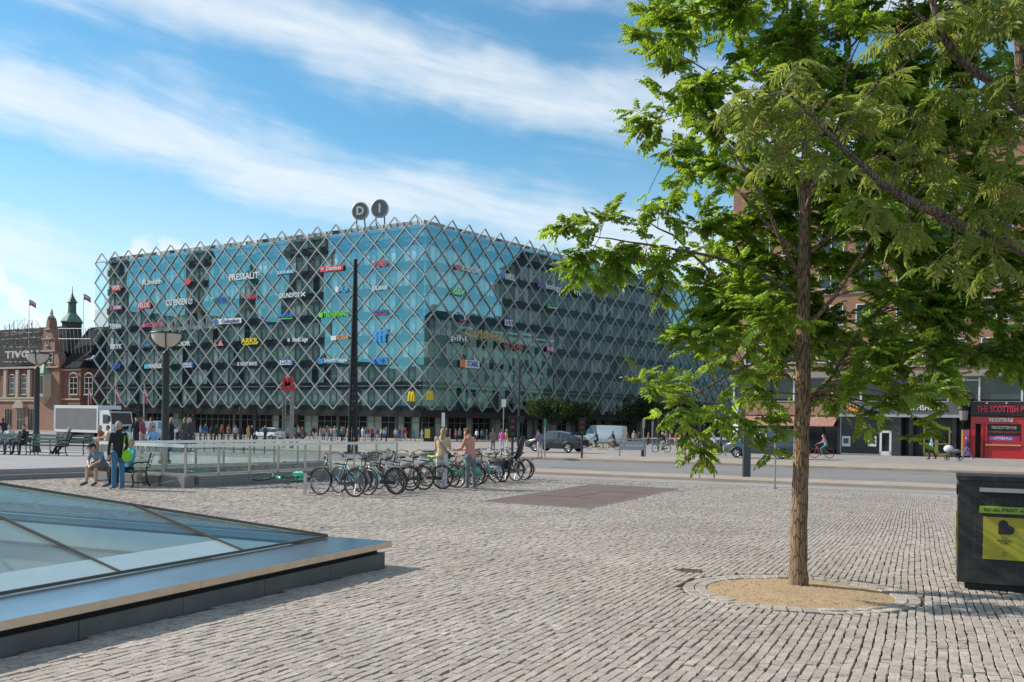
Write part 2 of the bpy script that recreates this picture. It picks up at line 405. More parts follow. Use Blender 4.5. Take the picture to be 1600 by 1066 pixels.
def make_setts():
    RO = 60.0; th0 = R(24.0); wid = 0.077
    O = np.array([3.1+RO*math.sin(th0), 10.3+RO*math.cos(th0)]); Cs = []
    for i in range(-160, 410):
        v = -9.0+rng.uniform(0, 0.15); L = rng.uniform(0.085, 0.155, 520); ed = v+np.concatenate([[0], np.cumsum(L)]); ed = ed[ed < 27.5]
        n = len(ed)-1; g = 0.002
        wob = 0.014*np.sin(ed*0.7+i*0.07)+0.004*np.sin(ed*2.3+i*0.21)+0.0024*np.sin(ed*7.1+i*1.9)
        gp = 0.0058+0.0010*np.sin(i*3.7); u0 = i*wid+gp; u1 = (i+1)*wid-gp
        c = np.empty((n, 4, 2))
        def P(u, vv): a = th0+u/RO; r = RO-vv; return np.stack([O[0]-r*np.sin(a), O[1]-r*np.cos(a)], -1)
        j = lambda: rng.normal(0, 0.0035, n)
        a0 = P(u1+wob[:-1]+j(), ed[:-1]+g+j()); b0 = P(u0+wob[:-1]+j(), ed[:-1]+g+j()); b1 = P(u0+wob[1:]+j(), ed[1:]-g+j()); a1 = P(u1+wob[1:]+j(), ed[1:]-g+j())
        c[:, 0] = a0; c[:, 1] = b0; c[:, 2] = b1; c[:, 3] = a1
        Cs.append(c[keep_mask(c)])
    C = np.concatenate(Cs)
    ring = []
    for k_, (ra, rb) in enumerate(((BED_R, BED_R+0.115), (BED_R+0.127, BED_R+0.24))):
        n = int(2*math.pi*ra/0.135); da = 2*math.pi/n
        for q in range(n):
            a, b = q*da+0.035*k_, (q+1)*da-0.012+0.035*k_
            ring.append([[BED.x+r_*math.cos(t_), BED.y+r_*math.sin(t_)] for r_, t_ in ((ra, a), (rb, a), (rb, b), (ra, b))])
    C = np.concatenate([C, np.array(ring)]); cy = C[:, :, 1].mean(1); cx = C[:, :, 0].mean(1)
    area = np.abs((C[:, 2, 0]-C[:, 0, 0])*(C[:, 3, 1]-C[:, 1, 1])-(C[:, 3, 0]-C[:, 1, 0])*(C[:, 2, 1]-C[:, 0, 1]))
    vis = (np.abs(cx) < 0.53*cy) & (cy > 6.25)
    score = np.where(vis, area/cy**3, -1); order = np.argsort(-score)
    big, rest = order[:300], order[300:]
    root = bpy.data.objects['plaza_bed']
    near = rest[cy[rest] < 16]; far = rest[cy[rest] >= 16]
    V1, Q1, t1 = stones_arrays(C[near]); V2, Q2, t2 = stones_arrays(C[far], False)
    o = link('setts', np_mesh('setts', np.concatenate([V1, V2]), np.concatenate([Q1, Q2+len(V1)]), sett_mat, np.concatenate([t1, t2])), root); o['kind'] = 'stuff'
    for i in big:
        V, Q, t = stones_arrays(C[i:i+1]); c = V.mean(0); c[2] = V[:, 2].max()
        s = link('sett', np_mesh('sett', V-c, Q, sett_mat, t), root, tuple(c))
    print('setts', len(C))
make_setts()
# far rest of the square: same stones, too small to tell apart
plaza_far = sheet('plaza', [strip(-160, 160, 26.9, 30.6), ], -0.012, mat('plaza_far', (0.40, 0.375, 0.35), 0.8, var=0.22, scale=9, bump=0.4, bscale=14))

# kerbs, cycle path, roads and islands
sheet('cycle_path', [strip(-160, 160, 30.9, 33.2)], -0.03, asphalt_pale)
slab('kerb', strip(-160, 160, 30.6, 30.9), -0.06, 0.012, granite)
slab('pavement', strip(-160, 160, 33.2, 36.0), -0.06, 0.07, tan_pave)
sheet('road', [strip(-260, 260, 36.0, 50.6)], -0.05, asphalt)
slab('traffic_island', strip(-60, 160, 50.6, 58.8), -0.06, 0.08, tan_pave)
sheet('road', [strip(-260, 260, 58.8, 79.5)], -0.05, asphalt_pale)
slab('pavement', strip(8, 160, 79.5, 100.0), -0.06, 0.10, slab_pave)
def lane_mark(n, t0, t1, dash=None, w=0.14):
    b = MB(); t = t0
    while t < t1:
        e = min(t1, t+(dash[0] if dash else t1-t0)); q = strip(t, e, n, n+w)
        b.add(flat_poly(q, -0.044), [(0, 1, 2, 3)]); t = e+(dash[1] if dash else 1)
    o = b.build('road_marking', white_paint); o['kind'] = 'structure'
lane_mark(38.4, -15, 60); lane_mark(44.5, -60, 60, (3, 6)); lane_mark(68.5, -110, 70, (3, 6)); lane_mark(60.2, -60, 70)

# raised terrace with two steps
TN = Vector((-u2.y, u2.x))            # to the left of the step line
def TE(s, o): return tuple(STEP0+u2*s+TN*o)
def terrace():
    far = 34.0
    def cut(o):                        # polygon left of the step line, offset o, limited by the pavement at n=30.6
        s1 = (31.0-(STEP0+TN*o).dot(N2))/u2.dot(N2)
        a = TE(-40, o); b = TE(s1, o); c2 = Vector(b)-D2*120; return [a, b, tuple(c2), tuple(Vector(a)-D2*120)]
    slab('terrace', cut(0.38), -0.06, 0.30, slab_pave)
    slab('step', cut(0.0), -0.06, 0.15, granite_shaded)
terrace()
# tiled rows in the terrace are far: shown by thin joints
tile_joint = mat('tile_joint', (0.2, 0.19, 0.18), 0.9)
b = MB()
for k in range(0, 16):
    o_ = 0.9+k*1.25; a = TE(-6, o_); c = TE(9, o_)
    q = [a, TE(9, o_), TE(9, o_+0.05), TE(-6, o_+0.05)]
    b.add(flat_poly(q, 0.304), [(0, 1, 2, 3)])
j_ = b.build('tile_joint', tile_joint, bpy.data.objects['terrace'])

# tree bed: gravel disc, slightly domed
def gravel_bed():
    b = MB(); n = 48; ringn = 10; vs = [(BED.x, BED.y, gz(BED.y)+0.035)]; fs = []
    for i in range(1, ringn+1):
        r = BED_R*i/ringn
        for j in range(n):
            a = 2*math.pi*j/n; y = BED.y+r*math.sin(a)
            vs.append((BED.x+r*math.cos(a), y, gz(y)+0.035*(1-(i/ringn)**2)-0.012*(i/ringn)+random.uniform(-.006, .006)))
    for j in range(n): fs.append((0, 1+j, 1+(j+1) % n))
    for i in range(ringn-1):
        for j in range(n): fs.append((1+i*n+j, 1+(i+1)*n+j, 1+(i+1)*n+(j+1) % n, 1+i*n+(j+1) % n))
    b.add(vs, fs); g = mat('gravel', (0.50, 0.34, 0.20), 0.95, var=0.35, scale=60, bump=0.8, bscale=110, dirt=((0.33, 0.23, 0.14), 4, 0.5))
    o = b.build('gravel', g, None, True); o['kind'] = 'stuff'; tag(o, 'round bed of tan gravel around the street tree trunk', 'gravel')
    # loose grains
    base = [(1, 0, 0), (-1, 0, 0), (0, 1, 0), (0, -1, 0), (0, 0, 1), (0, 0, -.6)]; tf = [(0, 2, 4), (2, 1, 4), (1, 3, 4), (3, 0, 4)]
    n = 4200; rr = BED_R*np.sqrt(rng.uniform(0, 1.02, n)); aa = rng.uniform(0, 6.283, n); s = rng.uniform(.003, .008, n)
    X = BED.x+rr*np.cos(aa); Y = BED.y+rr*np.sin(aa); Z = SLOPE*Y+0.035*(1-(rr/BED_R)**2)-0.012*(rr/BED_R)
    Bv = np.array(base); V = Bv[None]*s[:, None, None]*rng.uniform(.7, 1.3, (n, 6, 3))+np.stack([X, Y, Z], 1)[:, None]
    Q = (np.array(tf)[None]+(np.arange(n)*6)[:, None, None]).reshape(-1, 3)
    g2 = mat('gravel_grain', (0.52, 0.38, 0.24), 0.9, var=0.3, scale=30)
    c = link('gravel_grain', np_mesh('gravel_grain', V.reshape(-1, 3), Q, g2), o); c['kind'] = 'stuff'
gravel_bed()

# maroon cover plate sunk in the paving, in separate panels
def plate():
    a, b_, c, d = PLATE                 # left, far, right, near
    t = thing('cover_plate', 'large flat maroon cover plate let into the cobbled square', 'cover plate', (a.x, a.y, gz(a.y)))
    m = mat('maroon_plate', (0.135, 0.090, 0.070), 0.7, var=0.18, scale=1.6, bump=0.1, bscale=40, dirt=((0.22, 0.14, 0.125), 1.1, 0.5))
    frame = mat('plate_frame', (0.3, 0.28, 0.26), 0.5, 0.6)
    def P(s, q): p = a.lerp(b_, s).lerp(d.lerp(c, s), q); return p
    for i in range(3):
        for j in range(2):
            g = 0.004; s0, s1, q0, q1 = i/3+g, (i+1)/3-g, j/2+g, (j+1)/2-g
            cs = [P(s0, q0), P(s1, q0), P(s1, q1), P(s0, q1)]
            m_ = MB(); lo = [(p.x-a.x, p.y-a.y, gz(p.y)-gz(a.y)-0.02) for p in cs]; hi = [(x, y, z+0.026+0.003*((i+j) % 2)) for x, y, z in lo]
            m_.add(lo+hi, [(4,5,6,7) , (0,1,5,4), (1,2,6,5), (2,3,7,6), (3,0,4,7)]); 
            m_.f = [f[::-1] for f in m_.f]; m_.build('panel', m, t)
    fm = MB()
    for p, q in ((0, 1), (1, 2), (2, 3), (3, 0)):
        e0, e1 = PLATE[p], PLATE[q]; fm.bar((e0.x-a.x, e0.y-a.y, gz(e0.y)-gz(a.y)-0.004), (e1.x-a.x, e1.y-a.y, gz(e1.y)-gz(a.y)-0.004), 0.05, 0.03)
    fm.build('frame', frame, t)
plate()
def drain(px, py, size, label):
    p = G(px, py); t = thing('drain_grate', label, 'drain', p, R(-25)); iron = mat('cast_iron', (0.14, 0.105, 0.08), 0.7, 0.3, dirt=((0.2, 0.14, 0.10), 6, 0.6))
    MB().box((0, 0, -0.03), (size, size, 0.02)).build('sump', mat('drain_dark', (0.02, 0.018, 0.016), 0.9), t)
    f = MB(); h = size/2
    for s in (-1, 1): f.box((s*(h-0.015), 0, -0.008), (0.03, size, 0.026)); f.box((0, s*(h-0.015), -0.008), (size-0.06, 0.03, 0.026))
    f.build('frame', iron, t)
    for i in range(7): MB().box((-h+0.05+i*(size-0.1)/6, 0, -0.012), (0.022, size-0.06, 0.018)).build('grate_bar', iron, t)
drain(1077, 892, 0.27, 'small square drain grate in the setts beside the gravel tree bed')
drain(1057, 768, 0.4, 'small drain grate in the setts by the corner of the maroon plate')

# ============================================================= glass skylight
def skylight():
    z0 = gz(K2.y-2); zc = 0.205
    t = thing('skylight', 'low pyramid glass skylight with blue steel rim on a dark granite plinth', 'skylight', (K2.x, K2.y, gz(K2.y)))
    t0 = Vector((K2.x, K2.y, gz(K2.y)))
    def P(p, f, z): q = SK(p, f); return Vector((q.x, q.y, z))-t0
    steel = mat('rim_steel', (0.27, 0.37, 0.45), 0.2, 0.9, var=0.05, scale=3, dirt=((0.36, 0.40, 0.42), 2, 0.4))  # blue of the mirrored sky is put into the steel colour
    edge = mat('rim_edge', (0.55, 0.47, 0.38), 0.35, 0.8, var=0.1)
    dark = mat('shadow_gap', (0.012, 0.012, 0.013), 0.8)
    S = SKY_S
    # plinth blocks along the four sides
    def side(a, b, inward, n):
        for i in range(n):
            s0, s1 = i/n, (i+1)/n; A = a+(b-a)*s0; B = a+(b-a)*s1; d = (B-A).normalized(); A = A+d*0.004; B = B-d*0.004
            m_ = MB(); q = [A, B, B+inward*0.22, A+inward*0.22]
            lo = [Vector((v.x, v.y, gz(v.y)-0.06))-t0 for v in q]; hi = [Vector((v.x, v.y, zc-0.135))-t0 for v in q]
            m_.add(lo+hi, [(3,2,1,0), (4,5,6,7), (0,1,5,4), (1,2,6,5), (2,3,7,6), (3,0,4,7)]); m_.build('plinth_block', granite_dark, t)
    c00, c10, c11, c01 = SK(0.06, -0.06), SK(0.06, -S+0.06), SK(S-0.06, -S+0.06), SK(S-0.06, -0.06)
    side(c10, c00, p2, 7); side(c00+p2*0.22, c01-p2*0.0, -f2, 7); side(c01-f2*0.22, c11, -p2, 7); side(c11-p2*0.22, c10+p2*0.22, f2, 7)
    g = MB()
    for (a, b, e, f) in ((0.13, -0.13, 0.2, -S+0.13), (0.2, -0.13, S-0.13, -0.2), (S-0.2, -0.2, S-0.13, -S+0.13), (0.2, -S+0.13, S-0.2, -S+0.2)):
        q = [P(a, b, zc-0.137), P(e, b, zc-0.137), P(e, f, zc-0.137), P(a, f, zc-0.137)]; h = [v+Vector((0, 0, 0.066)) for v in q]
        g.add(q+h, [(4,5,6,7), (0,1,5,4), (1,2,6,5), (2,3,7,6), (3,0,4,7)])
    g.build('shadow_gap', dark, t)
    # rim plates
    CWF, CWS = 0.83, 0.16
    def rim(poly):
        m_ = MB(); lo = [P(a, b, zc-0.07) for a, b in poly]; hi = [P(a, b, zc) for a, b in poly]
        m_.add(hi, [(0, 1, 2, 3)]); m_.cm = 1; m_.add(lo+hi, [(3,2,1,0), (0,1,5,4), (1,2,6,5), (2,3,7,6), (3,0,4,7)])
        m_.build('rim_plate', [steel, edge], t)
    cuts = [0.0, -3.28, -6.4, -S]
    for i in range(3): rim([(0, cuts[i]-0.003), (CWF, cuts[i]-0.003 if i else -CWS), (CWF, cuts[i+1]+0.003 if i < 2 else -S+CWS), (0, cuts[i+1]+0.003)])
    rim([(0.004, 0), (S-0.004, 0), (S-CWS, -CWS+0.003), (CWF+0.003, -CWS+0.003)])
    rim([(S, -0.003), (S, -S+0.003), (S-CWS+0.003, -S+CWS), (S-CWS+0.003, -CWS)])
    rim([(S-0.004, -S), (0.004, -S), (CWF+0.003, -S+CWS-0.003), (S-CWS, -S+CWS-0.003)])
    # glass pyramid
    i0, i1, j0, j1 = CWF, S-CWS, -CWS, -S+CWS
    half = (i1-i0)/2; slope = 0.262; cp = (i0+i1)/2
    mid = (j0+j1)/2; apex = [(cp, j0-half), (cp, j1+half)]
    zt = zc+0.02; top = zt+half*slope
    gl = glass('skylight_glass', (0.86, 0.92, 0.91), 0.05, (0.9, 0.93, 0.93), 0.01, gmax=0.52, gpow=5.0)
    frit = mat('skylight_frit', (0.33, 0.43, 0.45), 0.25, var=0.05)
    mul = mat('skylight_mullion', (0.12, 0.10, 0.085), 0.45, 0.4)
    rows = [-1.73, -3.43, -5.13, -6.83]
    def hz(p_in): return zt+p_in*slope
    def depth_at(f): return max(0.0, min(half, min(j0-f, f-j1)))
    edges = [j0]+[f for f in rows if j1 < f < j0]+[j1]
    def pane(pts, m_, nm='glass_pane'):
        b = MB(); v = [Vector(q) for q in pts]; n = (v[1]-v[0]).cross(v[2]-v[0]).normalized()
        if n.z < 0: v = v[::-1]; n = -n
        k = len(v); b.add(v+[q-n*0.012 for q in v], [tuple(range(k)), tuple(range(2*k-1, k-1, -1))]+[((i+1) % k, i, k+i, k+(i+1) % k) for i in range(k)])
        return b.build(nm, m_, t)
    FR = 0.36
    for sd in (0, 1):
        px = (lambda d: i0+d) if sd == 0 else (lambda d: i1-d)
        for a, b_ in zip(edges[:-1], edges[1:]):
            a2, b2 = a-0.008, b_+0.008; da, db = depth_at(a2), depth_at(b2)
            pts = [P(px(0), a2, zt), P(px(0), b2, zt), P(px(db), b2, hz(db)), P(px(da), a2, hz(da))]
            if da < 0.05: pts = pts[:3]
            elif db < 0.05: pts = [pts[0], pts[1], pts[3]]
            pane(pts, gl)
            if sd == 0 and da > 0.05:      # white printed border along the foot of each pane
                lift = Vector((0, 0, 0.006)); fa, fb = min(FR, da), min(FR, db) if db > 0.05 else 0.02
                fo = pane([P(px(0.02), a2, zt+0.005)+lift, P(px(0.02), b2, zt+0.005)+lift, P(px(fb), b2, hz(fb))+lift, P(px(fa), a2, hz(fa))+lift], frit, 'printed_border')
            m_ = MB(); m_.bar(P(px(0), b_, zt+0.012), P(px(depth_at(b_)), b_, hz(depth_at(b_))+0.012), 0.018, 0.028)
            if depth_at(b_) > 0.05: m_.build('mullion', mul, t)
    pane([P(i0, j0, zt), P(i1, j0, zt), P(cp, apex[0][1], top)], gl); pane([P(i0, j1, zt), P(i1, j1, zt), P(cp, apex[1][1], top)], gl)
    for e in (0, 1):
        for pi in (i0, i1):
            MB().bar(P(pi, (j0, j1)[e], zt+0.014), P(cp, apex[e][1], top+0.014), 0.022, 0.03).build('hip_bar', mul, t)
    if abs(apex[0][1]-apex[1][1]) > 0.05: MB().bar(P(cp, apex[0][1], top+0.014), P(cp, apex[1][1], top+0.014), 0.045, 0.034).build('ridge_bar', mul, t)
    ft = MB()
    for a, b_, c, d in ((i0, j0, i0, j1), (i0, j0, i1, j0), (i1, j0, i1, j1), (i0, j1, i1, j1)): ft.bar(P(a, b_, zt+0.004), P(c, d, zt+0.004), 0.018, 0.028)
    ft.build('foot_bar', mul, t)
    # pit under the glass: pale walls, floor
    pit = mat('pit_wall', (0.55, 0.60, 0.60), 0.7, var=0.1, scale=1.5); flo = mat('pit_floor', (0.42, 0.47, 0.47), 0.5, var=0.2, scale=0.8)
    w = MB(); a, b_ = 0.40, S-0.40; zb = -1.9
    q = [(a, -a), (b_, -a), (b_, -b_), (a, -b_)]
    lo = [P(x, y, zb) for x, y in q]; hi = [P(x, y, zc-0.071) for x, y in q]
    w.add(lo+hi, [(0,4,5,1), (1,5,6,2), (2,6,7,3), (3,7,4,0)]); w.build('pit_wall', pit, t)
    MB().add(lo, [(0, 1, 2, 3)]).build('pit_floor', flo, t)
    wh = mat('pit_beam', (0.62, 0.66, 0.66), 0.6)
    for k in range(2): MB().bar(P(0.41, -2.2-k*3.4, -0.95), P(S-0.41, -2.2-k*3.4, -0.95), 0.3, 0.5).build('beam', wh, t)
skylight()

# ============================================================= glass balustrade round the stair
def balustrade():
    t0 = Vector((A2.x, A2.y, gz(A2.y)))
    t = thing('stair_balustrade', 'glass balustrade on a granite plinth around the underground stair opening', 'balustrade', t0)
    stl = mat('rail_steel', (0.72, 0.72, 0.70), 0.32, 0.9, var=0.05); post = mat('rail_post', (0.52, 0.47, 0.40), 0.4, 0.7, var=0.1)
    gl = glass('rail_glass', (0.93, 0.97, 0.965), 0.05, (1, 1, 1), 0.0)
    TOP, PL = 0.86, 0.06
    def P(u, w, z): q = SA(u, w); return Vector((q.x, q.y, z))-t0
    runs = [((0, ST_W), (0, 0), 4, 'near'), ((0, 0), (ST_L, 0), 8, 'right'), ((0, ST_W), (ST_L, ST_W), 8, 'back')]
    for (a, b, n, nm) in runs:
        d = Vector((b[0]-a[0], b[1]-a[1])).normalized(); nrm = Vector((d.y, -d.x))
        if nm == 'back': nrm = -nrm
        for i in range(n):                                            # plinth blocks
            s0, s1 = i/n, (i+1)/n; A = Vector(a).lerp(Vector(b), s0)+d*0.003; B = Vector(a).lerp(Vector(b), s1)-d*0.003
            if nm == 'right' and i == 0: A = A+d*0.33
            m_ = MB(); off = 0.16
            q = [A-nrm*off, B-nrm*off, B+nrm*off, A+nrm*off]
            if nm == 'near': q = [A-nrm*off, B-nrm*off+d*off, B+nrm*off+d*off, A+nrm*off]
            lo = []; hi = []
            for v in q:
                pt = SA(v.x, v.y); lo.append(Vector((pt.x, pt.y, gz(pt.y)-0.3 if nm == 'back' else gz(pt.y)-0.05))-t0); hi.append(Vector((pt.x, pt.y, PL))-t0)
            m_.add(lo+hi, [(4,5,6,7), (0,1,5,4), (1,2,6,5), (2,3,7,6), (3,0,4,7)]); m_.build('plinth_block', granite_shaded, t)
        for i in range(n+1):
            if nm != 'right' and i == n and nm == 'near': continue
            q = Vector(a).lerp(Vector(b), i/n); m_ = MB(); m_.bar(P(q.x, q.y, PL), P(q.x, q.y, TOP), 0.075, 0.055, (d.x, d.y, 0)); m_.build('post', post, t)
        for i in range(n):
            A = Vector(a).lerp(Vector(b), i/n)+d*0.06; B = Vector(a).lerp(Vector(b), (i+1)/n)-d*0.06
            m_ = MB(); m_.bar(P(A.x, A.y, (PL+TOP)/2), P(B.x, B.y, (PL+TOP)/2), 0.014, TOP-PL-0.10); m_.build('glass_pane', gl, t)
        m_ = MB(); m_.bar(P(a[0], a[1], TOP+0.02), P(b[0], b[1], TOP+0.02), 0.13, 0.085); m_.build('handrail', stl, t)
        m_ = MB(); m_.bar(P(a[0], a[1], PL+0.05), P(b[0], b[1], PL+0.05), 0.06, 0.055); m_.build('bottom_rail', post, t)
    # end panel with a round badge at the stair mouth
    e = MB(); e.bar(P(ST_L, 0.0, 0.45), P(ST_L, 0.9, 0.45), 0.05, 0.78); e.build('end_panel', gl, t)
    bd = MB(); o_ = P(ST_L-0.04, 0.35, 0.5)
    bd.add([o_+Vector((-0.06*math.cos(0)*0, 0, 0))+Vector((w2.x, w2.y, 0))*(0.13*math.cos(a_))+Vector((0, 0, 0.19*math.sin(a_))) for a_ in [i*math.pi/8 for i in range(16)]], [tuple(range(16))])
    bd.build('badge', mat('badge', (0.25, 0.22, 0.19), 0.5), t)
    # stairs going down into the opening
    sm = mat('stair_stone', (0.27, 0.265, 0.26), 0.7, var=0.2, scale=20)
    w = MB(); q = [(0.15, 0.15), (ST_L, 0.15), (ST_L, ST_W-0.15), (0.15, ST_W-0.15)]
    lo = [P(a, b, -5.0) for a, b in q]; hi = [P(a, b, -0.24) for a, b in q]; w.add(lo+hi, [(0,4,5,1), (2,6,7,3), (3,7,4,0)]); w.build('stair_wall', sm, t)
    for i in range(16):
        u1 = ST_L-0.05-i*0.32; m_ = MB(); z = gz(SA(ST_L, 1).y)-0.02-i*0.165
        lo = [P(u1, 0.16, z-0.6), P(u1-0.34, 0.16, z-0.6), P(u1-0.34, ST_W-0.16, z-0.6), P(u1, ST_W-0.16, z-0.6)]
        hi = [v+Vector((0, 0, 0.6)) for v in lo]; m_.add(lo+hi, [(7,6,5,4), (0,1,5,4), (1,2,6,5), (2,3,7,6), (3,0,4,7)]); m_.f = [f[::-1] for f in m_.f]; m_.build('step', sm, t)
balustrade()
# ============================================================= office block with the glazed lattice
DC = Vector((-13.5, 145.0)); LD = Vector((-0.852, 0.524)).normalized(); RD = Vector((0.617, 0.787)).normalized()
LN = Vector((-0.524, -0.852)).normalized(); RN = Vector((0.787, -0.617)).normalized()      # outward normals
DI_L, DI_R, MOD, ROWS, ZB, HH = 80.0, 112.0, 4.0, 16, 3.2, 1.858
ZT = ZB+ROWS*HH; ZG = gz(150)
FL = [ZB-1.25+0.0+i*2*HH for i in range(0, 10)]
# floor lines: slab at every second lattice row
def office():
    t0 = Vector((DC.x, DC.y, ZG))
    t = thing('office_building', 'glass office block behind a white diamond lattice with rooftop discs', 'building', t0)
    def P(side, s, z, dep=0.0):
        d, n = (LD, LN) if side == 0 else (RD, RN)
        other = RD if side == 0 else LD
        q = DC+d*s-n*dep; return Vector((q.x, q.y, z))-t0
    steel = mat('lattice_white', (0.42, 0.41, 0.395), 0.5, 0.2, var=0.08, scale=0.5)
    skin = glass('skin_glass', (0.85, 0.93, 0.93), 0.27, (0.30, 0.82, 1.0), 0.0, 1.5)
    slabm = mat('slab_edge', (0.018, 0.018, 0.02), 0.5, var=0.2, scale=0.3)
    soffit = mat('soffit', (0.18, 0.15, 0.125), 0.7)
    win = [mat('office_glass_a', (0.26, 0.33, 0.31), 0.3, var=0.2, scale=0.4), mat('office_glass_b', (0.48, 0.57, 0.53), 0.35, var=0.25, scale=0.4),
           mat('office_blind', (0.78, 0.78, 0.73), 0.5, var=0.15, scale=0.5), mat('office_dark', (0.015, 0.018, 0.02), 0.1), mat('office_wood', (0.14, 0.095, 0.065), 0.5)]
    mull = mat('office_mullion', (0.16, 0.19, 0.19), 0.45, 0.4)
    # inner volume
    core = MB(); q = [P(0, DI_L-2, 0, 1.9), P(0, 1.9, 0, 1.9), P(1, DI_R, 0, 1.9)]
    c3 = DC+LD*(DI_L-2)+RD*60; c4 = DC+RD*DI_R+LD*40
    inner = DC-LN*1.9-RN*1.9
    # corner of the two inset planes
    def inset(dep):
        A = np.array([[LD.x, -RD.x], [LD.y, -RD.y]]); bvec = np.array([(-RN*dep+LN*dep).x, (-RN*dep+LN*dep).y])
        s = np.linalg.solve(A, bvec); return s[0], s[1]
    def cor(dep): return inset(dep)[0]*0+abs(inset(dep)[0])
    c_in = cor(1.7)
    pts = [P(0, DI_L-2, 0, 1.75), P(0, c_in, 0, 1.75), P(1, DI_R, 0, 1.75)]
    pts = [Vector((p.x, p.y)) for p in pts]
    b3 = Vector((c4.x-t0.x, c4.y-t0.y)); b4 = Vector((c3.x-t0.x, c3.y-t0.y))
    poly = [pts[0], pts[1], pts[2], b3, b4]
    core = MB(); zt = ZT-2.2-ZG
    core.prism([tuple(p) for p in poly][::-1], ZB-0.6-ZG, zt); core.build('core', mat('core_dark', (0.03, 0.033, 0.035), 0.6), t)
    lowp = [P(0, DI_L-3, 0, 2.7), P(0, cor(2.7), 0, 2.7), P(1, DI_R, 0, 2.7)]; lowp = [(p.x, p.y) for p in lowp]+[tuple(b3), tuple(b4)]
    lb = MB(); lb.prism(lowp[::-1], 0.0, ZB-0.62-ZG); lb.build('base_storey', mat('core_dark', (0.03, 0.033, 0.035), 0.6), t)
    roofm = mat('roof_dark', (0.05, 0.05, 0.05), 0.8)
    rf = MB(); rf.prism([tuple(p*0.8+Vector((poly[3].x, poly[3].y))*0.2) for p in poly][::-1], zt+0.01, zt+3.0); rf.build('plant_screen', roofm, t)
    zl = [ZB+2*HH*i+0.25 for i in range(0, 8)]       # window bands begin here
    for side, S in ((0, DI_L-2), (1, DI_R)):
        cs = c_in
        for fl in range(0, 8):
            z0, z1 = ZB+2*HH*fl-0.55, ZB+2*HH*fl+0.65      # dark slab edge
            m_ = MB(); A = [P(side, cor(1.35), z0, 1.35), P(side, S, z0, 1.35), P(side, S, z0, 1.9), P(side, cor(1.9), z0, 1.9)]
            B = [v+Vector((0, 0, z1-z0)) for v in A]; m_.add(A+B, [(0,1,5,4), (4,5,6,7), (3,2,1,0), (1,2,6,5)]); m_.build('floor_slab', slabm, t)
            # glazing band and mullions
            g = MB(); mu = MB(); s = c_in; zb_, zt_ = z1, z1+2*HH-1.2
            k = 0
            while s < S-0.3:
                e = min(S, s+1.333)
                r = random.random()
                g.cm = 0 if r < 0.46 else 1 if r < 0.78 else 2 if r < 0.90 else 3 if r < 0.97 else 4
                g.add([P(side, s, zb_, 1.7), P(side, e, zb_, 1.7), P(side, e, zt_, 1.7), P(side, s, zt_, 1.7)], [(0, 1, 2, 3)] if side == 1 else [(3, 2, 1, 0)])
                if k % 1 == 0: mu.bar(P(side, s, zb_, 1.64), P(side, s, zt_, 1.64), 0.07, 0.10)
                s = e; k += 1
            g.build('window_band', win, t); mu.build('mullion', mull, t)
        # parapet
        m_ = MB(); z0 = ZB+2*HH*8-1.9; A = [P(side, cor(0.8), z0, 0.8), P(side, S, z0, 0.8), P(side, S, z0, 1.9), P(side, cor(1.9), z0, 1.9)]
        B = [v+Vector((0, 0, 0.5)) for v in A]; m_.add(A+B, [(0,1,5,4), (4,5,6,7), (3,2,1,0), (1,2,6,5)]); m_.build('parapet', mat('parapet', (0.16, 0.2, 0.21), 0.4, 0.3), t)
        m_ = MB(); m_.bar(P(side, 0, z0+0.3, 0.35), P(side, S+2-2*side, z0+0.3, 0.35), 0.16, 0.16); m_.build('top_rail', steel, t)
        m_ = MB(); zz = ZB+2*HH*1; m_.bar(P(side, 0, zz, 0.6), P(side, S+2-2*side, zz, 0.6), 0.18, 0.14); m_.build('tie_rail', steel, t)
        # ground storey: recessed doors, columns
        gfl = MB(); s = c_in+1.0; k = 0; colm = MB()
        while s < S-0.5:
            e = min(S, s+1.5); r = random.random(); gfl.cm = 3 if r < 0.72 else 0 if r < 0.93 else 4 if r < 0.97 else 1
            gfl.add([P(side, s, ZG+0.02, 2.6), P(side, e, ZG+0.02, 2.6), P(side, e, ZB-0.5, 2.6), P(side, s, ZB-0.5, 2.6)], [(0, 1, 2, 3)] if side == 1 else [(3, 2, 1, 0)])
            colm.bar(P(side, s, ZG+0.02, 2.5), P(side, s, ZB-0.5, 2.5), 0.08, 0.12); s = e; k += 1
        gfl.build('shop_glass', win, t); colm.build('door_post', mull, t)
        tr = MB(); tr.bar(P(side, c_in+1, ZG+2.6, 2.52), P(side, S-.5, ZG+2.6, 2.52), 0.08, 0.09); tr.build('transom', mull, t)
        m_ = MB(); m_.bar(P(side, cor(1.0), ZB-0.55, 1.0), P(side, S, ZB-0.55, 1.0), 0.3, 1.1); m_.build('canopy_fascia', slabm, t)
        for s in np.arange(6, S, 12.0):
            m_ = MB(); a = P(side, s, ZG, 1.3); m_.path([a, P(side, s, ZB-0.5, 1.3)], 0.28, 12); m_.build('column', mat('column', (0.07, 0.07, 0.07), 0.5), t)
        # lattice bars: every diagonal of the screen is one bar
        Send = DI_L if side == 0 else DI_R; slope = (MOD/2)/HH
